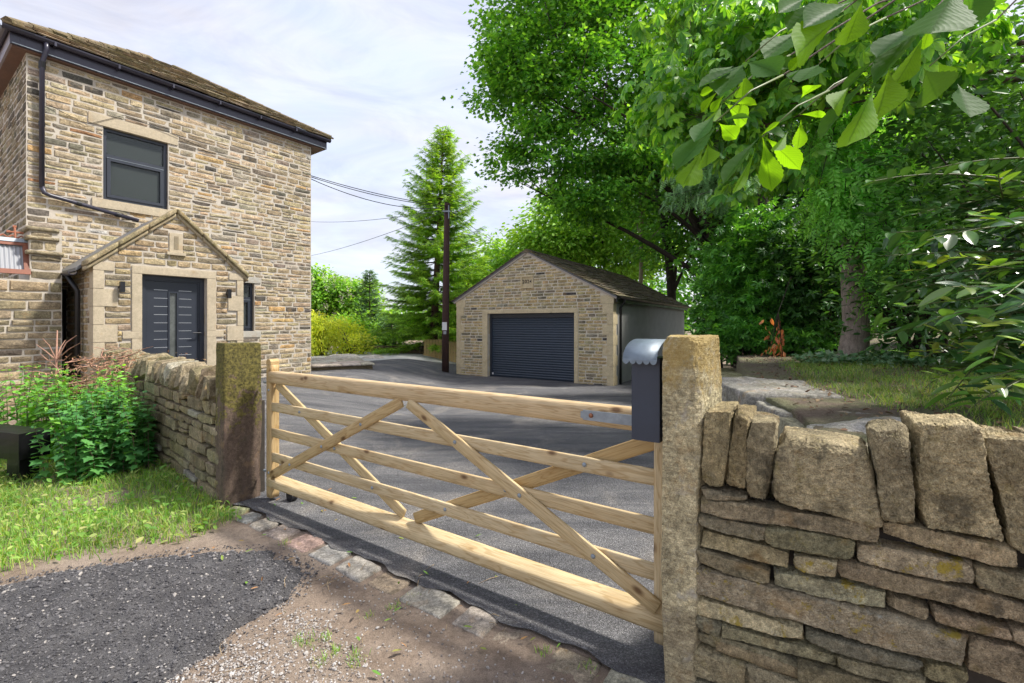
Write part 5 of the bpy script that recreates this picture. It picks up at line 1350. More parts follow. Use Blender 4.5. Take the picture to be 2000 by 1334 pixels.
for (u, z, w, h) in courses(HOUSE, 0, 2.9, -.15, .55, [], (.12, .2), (.2, .45), R, gap=.01):
    x = -6.2 + u; y = 20.3 - u * .12; zb = .0
    V, F = rough_hex([(x, y, z), (x + w, y - .02, z), (x + w, y + .3, z), (x, y + .3, z), (x, y, z + h), (x + w, y - .02, z + h), (x + w, y + .3, z + h), (x, y + .3, z + h)], (4, 2, 3), .02, .02, 5, int(u * 50 + z * 99)); ob('stone', mesh('stone', V, F, M_STONE_O, False), lw2, None, pick([(2, (.19, .15, .09)), (1, (.12, .10, .07))], R))
for k, (px, py, Y, sx, sy, lab) in enumerate(((668, 692, 17.6, 1.3, .8, 'flat pale stone slab heaped on the gravel, nearer the house'), (728, 698, 17.2, .9, .5, 'flat pale stone slab on the gravel, nearer the conifer'))):
    p = at(px, py, Y); p.z = float(zg([p.x], [p.y])[0])
    C8 = [p + Vector(v) for v in ((-sx/2,-sy/2,-.05),(sx/2,-sy/2,-.05),(sx/2,sy/2,-.05),(-sx/2,sy/2,-.05),(-sx/2+.2,-sy/2+.1,.06),(sx/2-.1,-sy/2+.15,.05),(sx/2-.3,sy/2,.11),(-sx/2+.2,sy/2,.10))]
    V, F = rough_hex(C8, (14, 8, 4), .04, .03, 2.5, 60 + k); tag(ob('stone_slab', mesh('stone_slab', V, F, M_PAVE, True), None, None, (.56, .52, .46)), lab, 'stone', 'slabs on the gravel yard')

bk_ = thing('timber_block', (-5.0, 4.6, 0), 'two stacked glossy black painted timber blocks at the left edge beside the nettles', 'block')
M_GLOSSB = plain_mat('black_gloss_paint', (.006, .006, .007), .4, var=.2, scale=20, spec=.25)
BP = Plane((-4.86, 4.45), (.96, -.28), (-.28, -.96))
for (u0_, u1_, z0_, z1_, w0_, w1_, nm) in ((-.6, .20, .20, .46, -.22, .03, 'beam'), (-.04, .15, -.03, .197, -.16, .0, 'post_foot')):
    V, F = rough_hex(BP.box8(u0_, u1_, z0_, z1_, w0_, w1_), (6, 4, 4), .012, .003, 8, 3); ob(nm, mesh(nm, V, F, M_GLOSSB, False), bk_)

# bank edging: big flat stones and blocks along the drive side of the bank
M_FLAG = stone_mat('edging_flag', 'obj', 1.1, moss=.25, lichen=.15, stain=.25, bump_s=.6)
edg = thing('stone_edging', (2.1, 3.8, .4), 'heavy flat grey stones edging the raised bank behind the right wall', 'edging')
def slab(c8, seed, col, seg=(14, 10, 5), nm='flagstone', amp=.018):
    V, F = rough_hex(c8, (26, 20, 6), .022, amp * 1.4, 5, seed, .03, 1.8, .02); ob(nm, mesh(nm, V, F, M_FLAG, True), edg, None, col)
def quad_slab(pts, z0, z1, seed, col, **kw):
    zt = z1 if hasattr(z1, '__len__') else [z1] * 4
    slab([(x, y, z0) for x, y in pts] + [(x, y, z) for (x, y), z in zip(pts, zt)], seed, col, **kw)
CF = (.30, .285, .255)
quad_slab([(2.02, 3.95), (2.75, 3.75), (3.0, 4.75), (2.12, 4.95)], .70, [.90, .91, .93, .93], 1, CF)
quad_slab([(2.0, 3.45), (2.55, 3.10), (3.05, 3.72), (2.08, 4.02)], .60, [.83, .87, .90, .86], 2, CF)
quad_slab([(1.9, 3.05), (2.25, 2.92), (2.60, 3.42), (2.0, 3.60)], .20, [.80, .86, .88, .82], 3, (.30, .28, .20))
quad_slab([(1.62, 2.50), (2.35, 2.30), (2.62, 2.86), (1.88, 2.95)], .55, [.82, .90, .91, .86], 4, (.33, .315, .29))
quad_slab([(1.25, 2.22), (1.9, 2.05), (2.1, 2.4), (1.5, 2.52)], .4, [.80, .90, .91, .84], 5, (.27, .235, .16))
quad_slab([(1.95, 4.25), (2.2, 4.2), (2.3, 5.0), (2.05, 5.05)], .25, .69, 6, (.28, .26, .18))
quad_slab([(1.98, 3.6), (2.2, 3.55), (2.25, 4.15), (2.05, 4.2)], .05, .60, 7, (.27, .25, .17))
for k, (x, y, s, h, zt_) in enumerate(((2.35, 5.35, .42, .3, .72), (2.75, 5.85, .45, .32, .86), (2.68, 5.75, .5, .35, .55), (3.15, 6.4, .5, .3, .72), (3.6, 7.3, .55, .35, .62), (4.0, 8.2, .6, .35, .55), (4.45, 9.2, .7, .35, .5), (5.0, 10.3, .9, .3, .42), (5.5, 11.4, .9, .3, .36), (4.2, 8.7, .6, .35, .3), (4.75, 9.8, .8, .3, .2))):
    quad_slab([(x - s/2, y - s/2), (x + s/2, y - s/2 - .05), (x + s/2, y + s/2), (x - s/2, y + s/2 + .05)], zt_ - h, [zt_ - .03, zt_, zt_ + .02, zt_], 20 + k, (.25, .23, .13), seg=(8, 8, 5), nm='block')
# ================================================================== FOLIAGE
def unit(a): return a / (np.linalg.norm(a, axis=-1, keepdims=True) + 1e-9)
def leaf_t(w, fold=.08, droop=.10, fat=.4):
    V = np.array([(0,0,0),(fat-.08,w/2,fold),(.72,w*.40,fold*.6-droop*.4),(1,0,-droop),(.72,-w*.40,fold*.6-droop*.4),(fat-.08,-w/2,fold),(.5,0,-.01)])
    return V, np.array([(0,6,1),(1,6,2),(2,6,3),(3,6,4),(4,6,5),(5,6,0)])
def diamond_t(w, fold=.1): return np.array([(0,0,0),(.45,w/2,fold),(1,0,-.05),(.45,-w/2,fold)]), np.array([(0,2,1),(0,3,2)])
def star_t():
    pr = [(0.02,.0),(.12,.34),(.30,.26),(.52,.50),(.60,.22),(1.0,.0)]
    up = pr[1:-1]; out = [pr[0]] + up + [pr[-1]] + [(x, -y) for x, y in up[::-1]]
    V = [(x, y, .10 * abs(y) - .12 * x * x) for x, y in out] + [(.38, 0, -.03)]
    n = len(out); return np.array(V), np.array([(n, k, (k+1) % n) for k in range(n)])[:, ::-1].copy()
def compound(parts, TV, TF):
    """parts: list of (origin, axis, up, size) -> merged template"""
    Vs, Fs, n = [], [], 0
    for (o_, ax, up, s) in parts:
        M = frames_axis(np.array([ax], float), np.array([up], float))[0]
        Vs.append((TV * s) @ M.T + np.array(o_)); Fs.append(TF + n); n += len(TV)
    return np.concatenate(Vs), np.concatenate(Fs)
T_LEAF, T_DIA, T_STAR = leaf_t(.5), diamond_t(.55), star_t()
lt = leaf_t(.40, .06, .16, .62)
T_PALM = compound([((0,0,0), (math.cos(a), math.sin(a), -.35), (0, 0, 1), s) for a, s in ((0, 1), (.55, .95), (-.55, .95), (1.1, .72), (-1.1, .72), (1.75, .45), (-1.75, .45))], *lt)
dl = diamond_t(.42)
T_PINN = compound([((.22 + .2 * k, 0, -.04 * k * k * .3), (.55, s_ * .85, -.15), (0, 0, 1), .34 - .02 * k) for k in range(4) for s_ in (-1, 1)] + [((.95, 0, -.18), (1, 0, -.4), (0, 0, 1), .32)], *leaf_t(.42))
T_ROS = compound([((0,0,0), (math.cos(a), math.sin(a), e), (0, 0, 1), s) for a, e, s in [(k * 2 * math.pi / 6, -.15 - .2 * (k % 2), .9) for k in range(6)] + [(k * 2.1 + .4, .5, .6) for k in range(3)]], *leaf_t(.36, .05, .15))
def spray_t(n=6, w=.30):
    V, F = [], []
    for k in range(n):
        x = .12 + .8 * k / (n - 1); L = w * (1.1 - .75 * k / (n - 1)) + .04
        for s_ in (-1, 1):
            b0 = len(V); V += [(x - .10, 0, 0), (x + .02, 0, .01), (x + .14, s_ * L, -.05)]; F.append((b0, b0+1, b0+2) if s_ > 0 else (b0+1, b0, b0+2))
    b0 = len(V); V += [(0, -.02, 0), (0, .02, 0), (1.05, 0, -.05)]; F.append((b0, b0+1, b0+2))
    return np.array(V), np.array(F)
T_SPRAY = spray_t()

def scatter(clumps, per, spread, size, T, seed, zs=.5, out=None, droop=.4, upj=.55, center=None, jit=.25):
    """leaves round clump centres; returns V, F"""
    r = np.random.default_rng(seed); n = len(clumps) * per
    c = np.repeat(clumps, per, axis=0)
    o_ = r.normal(0, 1, (n, 3)) * np.array([spread, spread, spread * zs])
    pos = c + o_
    ax = unit(o_ * np.array([1, 1, .3])) + r.normal(0, .45, (n, 3))
    if center is not None: ax += unit((pos - center) * np.array([1, 1, .4])) * .6
    ax[:, 2] -= droop
    up = np.array([0, 0, 1.0]) + r.normal(0, upj, (n, 3))
    rot = frames_axis(unit(ax), up)
    s = size * r.uniform(1 - jit * 1.4, 1 + jit, n)
    return fast_leaves(T[0], T[1], pos, rot, np.stack([s, s, s], 1))
def ellipsoid_pts(ells, n, seed, bias=.4):
    r = np.random.default_rng(seed); w = np.array([e[6] if len(e) > 6 else e[3]*e[4]*e[5] for e in ells]); k = r.choice(len(ells), n, p=w / w.sum())
    E = np.array([e[:6] for e in ells]); d = unit(r.normal(0, 1, (n, 3))); rad = r.random(n) ** bias
    return E[k, :3] + d * rad[:, None] * E[k, 3:6]
def branches(base, th, r0, clumps, nl, seed, twig=.012, lean=(0, 0), bark=None, parent=None, start=.3, name='trunk', thin=True):
    r = np.random.default_rng(seed); base = np.array(base, float)
    H = th; tp = [base + np.array([lean[0] * t * t + .05 * H * .2 * math.sin(t * 4 + seed), lean[1] * t * t, H * t]) for t in np.linspace(-.03, 1, 9)]
    tr_ = [r0 * (1.25 if t < .05 else 1) * (1 - .72 * t) for t in np.linspace(0, 1, 9)]
    m = MB(); m.tube(tp, tr_, 12)
    nodes = [p for p in tp[3:]]
    idx = r.choice(len(clumps), min(nl, len(clumps)), replace=False)
    limbs = []
    for i in idx:
        q = clumps[i]; t0 = np.clip((q[2] - base[2]) / H - r.uniform(.1, .45), start, .82); k = t0 * 8; a = tp[int(k)] * (1 - k % 1) + tp[min(8, int(k) + 1)] * (k % 1)
        mid_ = (a + q) / 2 + np.array([0, 0, .12 * np.linalg.norm(q - a)]) + r.normal(0, .1, 3) * np.linalg.norm(q - a) * .6
        pts = [a * (1-t)**2 + mid_ * 2*t*(1-t) + q * t*t for t in np.linspace(0, 1, 7)]
        R0 = max(.015, r0 * .42 * (1 - t0 * .6)); m.tube(pts, [R0 * (1 - .8 * t) for t in np.linspace(0, 1, 7)], 7); limbs += pts[2:]
    tko = m.build(name, bark, parent, True)
    if thin:
        L = np.array(limbs); m2 = MB()
        for q in clumps:
            d = np.linalg.norm(L - q, axis=1); a = L[np.argmin(d + (L[:, 2] > q[2] + .3) * .5)]
            if np.linalg.norm(q - a) < .05: continue
            mid_ = (a + q) / 2 + r.normal(0, .08, 3) * np.linalg.norm(q - a); m2.tube([a, mid_, q], [twig * 1.5, twig, twig * .5], 4, False)
        if m2.n: tag(m2.build('twigs', bark, parent, True), kind='stuff')
    return tko
def tree(name, label, cat, base, th, r0, ells, ncl, per, spread, size, T, lm, bark, seed, nl=14, bias=.45, zs=.5, droop=.4, group=None, lean=(0, 0), twig=.012, upj=.55, start=.3, keep=None):
    t = thing(name, base, label, cat, group)
    cl = ellipsoid_pts(ells, ncl, seed, bias)
    if keep is not None: cl = cl[keep(cl)]
    ctr = np.array([np.mean([e[0] for e in ells]), np.mean([e[1] for e in ells]), np.mean([e[2] for e in ells])])
    V, F = scatter(cl, per, spread, size, T, seed + 1, zs, droop=droop, upj=upj, center=ctr)
    branches(base, th, r0, cl, nl, seed, twig, lean, bark, t, start)
    ob('crown', mesh('crown', V, F, lm), t)
    return t

BARK = bark_mat('bark_grey', (.07, .052, .038), (.15, .115, .085))
BARK_D = bark_mat('bark_dark', (.028, .022, .016), (.07, .052, .038))
BARK_R = bark_mat('bark_red', (.10, .055, .038), (.19, .115, .08), 1.4)
L_SYC = leaf_mat('sycamore_leaf', [(.016,.055,.009), (.030,.090,.012), (.055,.135,.017), (.095,.195,.026)], .42, .42, clump=.5)
L_CHE = leaf_mat('chestnut_leaf', [(.022,.07,.012), (.040,.11,.016), (.10,.19,.020), (.05,.105,.05)], .40, .45)
L_FAR = leaf_mat('pale_far_leaf', [(.045,.095,.015), (.075,.145,.022), (.11,.19,.035)], .6, .4)
L_MID = leaf_mat('mid_leaf', [(.018,.055,.010), (.035,.095,.015), (.055,.13,.02)], .5, .38)
L_DARK = leaf_mat('dark_leaf', [(.010,.030,.007), (.019,.055,.012), (.036,.088,.018)], .4, .3)  # leaf colour darkened to stand in for deep shade on the right
L_RHO = leaf_mat('rhododendron_leaf', [(.016,.055,.010), (.032,.10,.015), (.06,.15,.022)], .34, .3, spec=.5)
L_ASH = leaf_mat('ash_leaf', [(.05,.13,.025), (.075,.18,.04), (.115,.24,.065)], .42, .45)
L_CON = leaf_mat('spruce_needle', [(.026,.065,.012), (.06,.12,.018), (.11,.19,.026), (.16,.235,.034)], .6, .35, clump=.4)
L_CON2 = leaf_mat('blue_needle', [(.025,.055,.022), (.04,.085,.03), (.07,.12,.045)], .6, .2)
L_YEL = leaf_mat('yellow_shrub_leaf', [(.11,.15,.02), (.19,.22,.027), (.26,.27,.05)], .5, .4)
L_GRN = leaf_mat('shrub_leaf', [(.04,.095,.014), (.075,.15,.02), (.12,.20,.03)], .5, .4)

# ------------------------------------------------------------------ sycamore over the garage
def P3(px, py, Y): v = at(px, py, Y); return (v.x, v.y, v.z)
syc = [(*P3(1100, 130, 15.5), 2.6, 2.4, 2.3), (*P3(1010, 170, 15.0), 1.35, 1.6, 1.7), (*P3(1040, 300, 15.0), 1.5, 1.6, 1.1), (*P3(1190, 330, 15.5), 2.4, 2.2, 1.6), (*P3(1330, 200, 16.5), 3.2, 2.6, 3.2), (*P3(1150, -60, 16), 3.0, 2.6, 2.6),
       (*P3(1130, 410, 15.3), 1.0, 1.4, .5), (*P3(1450, 350, 15.5), 2.2, 2.0, 1.8), (*P3(1020, 60, 15.5), 1.2, 1.5, 1.3)]
tree('sycamore_tree', 'large sycamore with layered bright green leaves spreading over the garage roof', 'tree', (7.4, 17.0, -.1), 11, .34, syc, 600, 150, .36, .145, T_STAR, L_SYC, BARK_D, 31, 26, .5, .36, .35, lean=(-1.2, -.6), twig=.015)
# ------------------------------------------------------------------ wood behind garage and bank
tree('woodland_tree', 'pale green tree rising behind the left slope of the garage roof', 'tree', (1.2, 33, -.5), 7, .22, [(*P3(985, 520, 33), 2.4, 2, 2.3), (*P3(1090, 500, 33), 2.6, 2, 2.2), (*P3(960, 570, 31), 2.0, 1.5, 1.6)], 170, 75, .5, .30, T_LEAF, L_FAR, BARK_D, 41, group='trees of the wood behind')
tree('woodland_tree', 'light green tree crown directly above the garage ridge, under the sycamore', 'tree', (6.0, 30, -.5), 9, .25, [(*P3(1120, 450, 29), 3.0, 2.2, 2.5), (*P3(1220, 480, 28), 3.2, 2.2, 2.8), (*P3(1060, 470, 30), 2.0, 2, 1.6)], 220, 75, .55, .30, T_LEAF, L_FAR, BARK_D, 42, group='trees of the wood behind')
tree('woodland_tree', 'slim pale trunk standing behind the right end of the garage roof', 'tree', (*P3(1249, 633, 23)[:2], -.4), 9, .16, [(*P3(1290, 330, 24), 3.2, 2.5, 3.2)], 150, 80, .55, .26, T_LEAF, L_MID, bark_mat('pale_bark', (.24, .19, .13), (.34, .28, .2)), 43, 7, group='trees of the wood behind')
tree('woodland_tree', 'dark trunked tree behind the garage, right of the slim pale trunk', 'tree', (*P3(1312, 633, 21)[:2], -.2), 10, .26, [(*P3(1390, 300, 22), 3.6, 2.6, 3.4), (*P3(1330, 480, 21), 2.0, 2, 1.2)], 220, 80, .5, .24, T_LEAF, L_MID, BARK_D, 44, 9, lean=(-1.1, 0), group='trees of the wood behind')
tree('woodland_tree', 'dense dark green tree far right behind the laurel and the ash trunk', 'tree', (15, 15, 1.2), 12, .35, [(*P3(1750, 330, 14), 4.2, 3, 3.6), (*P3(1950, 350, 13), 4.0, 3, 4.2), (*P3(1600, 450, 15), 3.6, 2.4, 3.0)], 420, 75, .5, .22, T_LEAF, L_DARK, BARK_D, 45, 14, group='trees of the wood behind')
tree('woodland_tree', 'tall green tree filling the top of the wood between sycamore and chestnut', 'tree', (9.6, 20, .6), 14, .35, [(*P3(1500, 60, 19), 5.0, 3, 4.5), (*P3(1700, 100, 18), 5.0, 3, 4.5)], 360, 75, .6, .26, T_LEAF, L_MID, BARK_D, 46, 14, group='trees of the wood behind')
V, F = scatter(ellipsoid_pts([(14, 34, 2.5, 13, 3, 4.5), (30, 26, 3, 12, 8, 6)], 420, 47, .6), 60, .9, .5, T_LEAF, 48)
tag(ob('distant_wood', mesh('distant_wood', V, F, L_MID)), 'far wood that reads as one green mass behind the garage trees', 'wood', kind='stuff')
# ------------------------------------------------------------------ rhododendrons on the bank
def bush(name, label, base, ells, ncl, per, spread, size, T, lm, seed, group=None, cat='shrub', droop=.1, nst=9, zs=.7, bark=None, upj=.45, bias=.3):
    t = thing(name, base, label, cat, group); cl = ellipsoid_pts(ells, ncl, seed, bias)
    cl = cl[cl[:, 2] > base[2] + .02]
    ctr = np.array(ells[0][:3]); V, F = scatter(cl, per, spread, size, T, seed + 3, zs, droop=droop, upj=upj, center=ctr)
    k = V.reshape(-1, len(T[0]), 3)
    ob('foliage', mesh('foliage', V, F, lm), t)
    r = np.random.default_rng(seed); m = MB()
    for q in cl[r.choice(len(cl), min(nst * 3, len(cl)), replace=False)]:
        b0 = np.array(base) + r.normal(0, .12, 3) * np.array([1, 1, 0]); md = (b0 + q) / 2 + r.normal(0, .15, 3); m.tube([b0, md, q], [.03, .02, .006], 5, False)
    m.build('stems', bark or BARK_D, t, True); return t
bush('rhododendron', 'glossy rhododendron beside the rear corner of the garage', (6.2, 12.4, .35), [(*P3(1432, 605, 12.6), .95, 1.0, 1.35), (*P3(1420, 520, 13.4), .8, .9, .9)], 320, 6, .22, .17, T_ROS, L_RHO, 51, 'rhododendrons on the bank')
bush('rhododendron', 'broad rhododendron in the middle of the bank, above the withered orange leaves', (6.0, 10.3, .75), [(*P3(1520, 590, 10.2), 1.15, .9, 1.0), (*P3(1490, 500, 10.6), 1.3, .9, 1.0), (*P3(1455, 540, 10.9), .75, .8, .9)], 420, 6, .2, .16, T_ROS, L_RHO, 52, 'rhododendrons on the bank')
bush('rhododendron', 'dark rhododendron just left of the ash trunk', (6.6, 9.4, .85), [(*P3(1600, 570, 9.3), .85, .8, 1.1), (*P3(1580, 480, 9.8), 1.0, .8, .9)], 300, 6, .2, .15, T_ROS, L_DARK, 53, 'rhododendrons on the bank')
bush('rhododendron', 'low rhododendron at the foot of the bank beside the drive blocks', (5.1, 10.0, .55), [(*P3(1455, 655, 9.8), .75, .6, .42), (*P3(1560, 668, 9.0), .5, .5, .35)], 150, 6, .16, .13, T_ROS, L_RHO, 54, 'rhododendrons on the bank')
bush('evergreen_shrub', 'evergreen shrub between ash trunk and laurel, leaves coloured dark for shade', (6.2, 6.9, .95), [(*P3(1790, 600, 6.6), .9, .8, .9), (*P3(1750, 470, 7.2), 1.2, .8, 1.0), (*P3(1860, 480, 6.4), 1.2, .8, 1.2)], 420, 10, .2, .12, T_LEAF, L_DARK, 55, None)
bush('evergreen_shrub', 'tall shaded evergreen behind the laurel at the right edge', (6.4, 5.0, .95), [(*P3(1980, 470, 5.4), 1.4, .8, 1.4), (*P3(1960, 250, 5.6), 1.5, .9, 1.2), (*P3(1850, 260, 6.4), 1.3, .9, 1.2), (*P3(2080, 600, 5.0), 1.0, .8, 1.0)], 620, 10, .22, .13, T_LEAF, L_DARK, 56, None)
# withered orange leaves
wt = thing('withered_branch', P3(1512, 610, 8.6), 'withered branch with hanging orange-brown leaves in front of the rhododendron', 'branch')
r = np.random.default_rng(9); cl = np.array([P3(1495 + 38 * r.random(), 625 + 70 * r.random() ** .8, 8.55 + .15 * r.random()) for _ in range(26)])
V, F = scatter(cl, 2, .03, .12, leaf_t(.42, .1, .2), 9, 1.0, droop=2.2); ob('leaves', mesh('leaves', V, F, leaf_mat('withered_leaf', [(.13,.04,.016), (.22,.075,.03), (.26,.12,.06)], .6, .3, clump=0)), wt)
m = MB()
for q in cl[::2]: m.tube([np.array(P3(1545, 540, 8.9)), np.array(P3(1520, 610, 8.65)), q], [.012, .008, .003], 4, False)
tag(m.build('twigs', BARK_D, wt, True), kind='stuff')
# ------------------------------------------------------------------ ash with bare trunk on the bank
tb = at(1668, 714, 7.2); ash = thing('ash_tree', tb, 'ash tree with bare grey-brown trunk on the bank and drooping feathery leaves', 'tree')
tp = [at(1660, 735, 7.2), at(1664, 700, 7.2), at(1672, 640, 7.2), at(1667, 560, 7.2), at(1664, 480, 7.25), at(1655, 350, 7.3), at(1650, 100, 7.5), at(1650, -300, 7.6)]
V, F = tube(tp, [.27, .205, .175, .165, .155, .14, .11, .06], 20)
V = V + np.stack([fbm(V * 3, 3, 3), fbm(V * 3 + 9, 4, 3), 0 * V[:, 0]], 1) * .02; ob('trunk', mesh('trunk', V, F, bark_mat('ash_bark', (.19, .15, .12), (.40, .32, .27), 1.3), True), ash)
spr = [(1620,420),(1650,380),(1700,400),(1740,430),(1600,360),(1690,470),(1650,470),(1730,520),(1625,340),(1760,380),(1610,500),(1615,300),(1700,330),(1740,480),(1720,590),(1770,520),(1800,450)]
cl = []; br_m = MB()
for k, (px, py) in enumerate(spr):
    tipn = np.array(P3(px, py, 6.2 + .5 * r.random())); a = np.array(tp[5]) + np.array([0, 0, .2 + r.random() * 1.2]); md = (a + tipn) / 2 + np.array([0, -.1, .35])
    br_m.tube([a, md, tipn], [.02, .012, .004], 5, False)
    for j in range(13): t = .40 + .60 * r.random(); cl.append(a * (1-t)**2 + md * 2*t*(1-t) + tipn * t*t + r.normal(0, .09, 3))
br_m.build('branches', BARK_D, ash, True)
V, F = scatter(np.array(cl), 6, .12, .27, T_PINN, 61, 1.0, droop=1.1, upj=.5); ob('crown', mesh('crown', V, F, L_ASH), ash)
# ------------------------------------------------------------------ conifers
def conifer(name, label, base, H, rad, seed, lm, z0=.6, nw=36, lean=0.0, up=.25, per=8, dens=1.0, bark=BARK_R, tr=.2, spl=.5, group=None):
    t = thing(name, base, label, 'conifer', group); r = np.random.default_rng(seed); b0 = np.array(base, float)
    V, F = tube([b0 + np.array([lean * k, 0, H * k]) for k in (-.02, .02, .3, .6, .98)], [tr * 1.3, tr, tr * .75, tr * .45, .02], 12); ob('trunk', mesh('trunk', V, F, bark, True), t)
    pos, ax, upv, sz = [], [], [], []; bm = MB()
    for w in range(nw):
        f = (w + r.random() * .8) / nw; z = z0 + (H - z0) * f ** .95
        L0 = rad * (1 - f) ** .62 * (0.80 + .12 * math.sin(f * 2.5)) + .10
        for k in range(per):
            a = 2 * math.pi * (k + .5 * (w % 2)) / per + r.normal(0, .22); L = L0 * r.uniform(.62, 1.12); d = np.array([math.cos(a), math.sin(a), 0])
            st = b0 + np.array([lean * z / H, 0, z]); sag = L * (.42 - .55 * f); pts = []
            for t_ in np.linspace(0, 1, 6): pts.append(st + d * L * t_ + np.array([0, 0, -sag * t_ + (up + .15 * f) * L * t_ * t_ + .15 * L * f * t_]))
            bm.tube(pts, [.022 * (1 - f) + .008, .018, .014, .010, .007, .003], 4, False)
            side = np.array([-d[1], d[0], 0]); ns_ = max(3, int(L / .13 * dens))
            for j in range(ns_):
                t_ = .22 + .78 * (j + r.random()) / ns_; q = pts[min(4, int(t_ * 5))] * (1 - (t_ * 5) % 1) + pts[min(5, int(t_ * 5) + 1)] * ((t_ * 5) % 1) if t_ < 1 else pts[5]
                for s_ in (-1, 1):
                    for _ in range(2):
                        pos.append(q + r.normal(0, .03, 3)); v = d * r.uniform(.5, 1.0) + side * s_ * r.uniform(.2, .9) + np.array([0, 0, r.uniform(-.6, .12)]); ax.append(v); upv.append(np.array([0, 0, 1]) + r.normal(0, .35, 3)); sz.append(spl * r.uniform(.55, 1.1) * (.55 + .45 * (1 - f)) * (1.15 - .5 * t_))
    tag(bm.build('branches', BARK_D, t, True), kind='stuff')
    V, F = fast_leaves(*T_SPRAY, np.array(pos), frames_axis(unit(np.array(ax)), np.array(upv)), np.repeat(np.array(sz)[:, None], 3, 1))
    ob('foliage', mesh('foliage', V, F, lm), t); return t
cb_ = at(845, 705, 20.5)
conifer('spruce_tree', 'tall pointed spruce with tiered light green branches behind the utility pole', (cb_.x, cb_.y, -.1), at(866, 252, 20.5).z + .1, 3.15, 71, L_CON, .9, 42, .48, dens=1.3)
c2 = at(722, 690, 23.5)
conifer('spruce_tree', 'small blue-green conifer between the flowering tree and the tall spruce', (c2.x, c2.y, .0), at(722, 528, 23.5).z, 1.1, 72, L_CON2, .3, 22, .0, per=7, spl=.42, tr=.08)
c3 = at(765, 690, 22.5)
conifer('spruce_tree', 'short bluish conifer low at the left foot of the tall spruce', (c3.x, c3.y, .0), 1.9, 1.0, 73, L_CON2, .15, 14, .0, per=7, spl=.4, tr=.06)
c4 = at(915, 690, 24)
conifer('spruce_tree', 'lower spruce at the right flank of the tall one, half hidden by the garage', (c4.x, c4.y, -.2), at(925, 470, 24).z, 2.0, 74, L_CON, .6, 26, .0, per=7, spl=.5, tr=.12)
# hanging spruce sprays in the wood
hs = thing('weeping_conifer', (6.4, 11.6, .6), 'weeping grey-green conifer with hanging sprays in front of the sycamore limbs', 'conifer')
V, F = tube([(6.4, 11.6, .4), (6.35, 11.6, 4), (6.2, 11.5, 9)], [.2, .15, .06], 10); ob('trunk', mesh('trunk', V, F, BARK_D, True), hs)
pos, ax = [], []; bm = MB()
for k in range(46):
    tipn = np.array(P3(1290 + 170 * r.random(), 250 + 150 * r.random(), 10.2 + .8 * r.random())); a = np.array([6.3, 11.55, tipn[2] + .3 + r.random() * .5]); bm.tube([a, (a + tipn) / 2 + np.array([0, 0, .15]), tipn], [.02, .012, .004], 4, False)
    for j in range(60): t_ = .35 + .65 * r.random(); q = a * (1 - t_) + tipn * t_ + np.array([0, 0, .3 * t_ * (1 - t_)]); pos.append(q + r.normal(0, .05, 3) - np.array([0, 0, .25 * r.random() * t_])); ax.append(np.array([r.normal(0, .35), r.normal(0, .35), -1]))
bm.build('branches', BARK_D, hs, True); pos = np.array(pos); n = len(pos)
V, F = fast_leaves(*T_SPRAY, pos, frames_axis(unit(np.array(ax)), r.normal(0, 1, (n, 3))), np.repeat(r.uniform(.14, .3, n)[:, None], 3, 1)); ob('foliage', mesh('foliage', V, F, leaf_mat('weeping_needle', [(.035,.075,.03), (.06,.12,.05), (.09,.16,.07)], .6, .2)), hs)
# ------------------------------------------------------------------ shrubs and trees behind the yard, left
ft = tree('chestnut_tree', 'flowering tree with white blossom among the leaves just right of the house', 'tree', (*P3(655, 633, 30)[:2], .0), 4.6, .2, [(*P3(640, 590, 30), 2.2, 1.6, 1.9), (*P3(690, 590, 30), 1.5, 1.4, 1.6), (*P3(600, 580, 30), 1.8, 1.5, 2.0)], 260, 80, .38, .26, T_LEAF, L_GRN, BARK, 81, 9)
cl = ellipsoid_pts([(*P3(640, 590, 29.5), 2.3, 1.6, 1.9), (*P3(690, 590, 29.5), 1.5, 1.4, 1.6)], 170, 82, .25)
V, F = scatter(cl, 22, .07, .10, T_DIA, 83, 2.2, droop=-.5); ob('blossom', mesh('blossom', V, F, leaf_mat('blossom', [(.25,.21,.18), (.31,.29,.26)], .6, .2, (1, 1, 1), clump=0)), ft)
bush('bamboo_clump', 'yellow-green bamboo clump against the house corner beyond the terrace', (*P3(625, 690, 19)[:2], .15), [(*P3(630, 655, 19), .7, .6, .75), (*P3(612, 650, 18.5), .5, .5, .8)], 120, 30, .16, .18, leaf_t(.2), L_YEL, 91, droop=.9, cat='bamboo')
bush('yellow_shrub', 'bright yellow-green shrub beside the bamboo behind the stone slabs', (*P3(690, 694, 19.5)[:2], .1), [(*P3(690, 675, 19.5), .8, .6, .45), (*P3(670, 650, 21), .9, .6, .6)], 100, 34, .16, .13, T_LEAF, L_YEL, 92)
bush('green_shrub', 'mid green shrub behind the yellow one under the small conifer', (*P3(705, 690, 22)[:2], .1), [(*P3(690, 645, 22.5), 1.3, .7, .8), (*P3(740, 665, 22), 1.0, .7, .6)], 130, 34, .2, .15, T_LEAF, L_GRN, 93)
bush('green_shrub', 'low leafy shrub at the foot of the tall spruce above the rubble wall', (*P3(790, 698, 20.8)[:2], .05), [(*P3(775, 692, 20.8), .9, .5, .35), (*P3(825, 690, 21), .6, .5, .4)], 90, 34, .15, .12, T_LEAF, L_GRN, 94)
bush('green_shrub', 'pale leafy shrub behind the fence at the garage corner', (*P3(900, 690, 22)[:2], -.1), [(*P3(880, 640, 22.5), 1.0, .7, 1.0), (*P3(935, 600, 24), 1.3, .8, 1.5)], 150, 34, .22, .16, T_LEAF, L_GRN, 95)
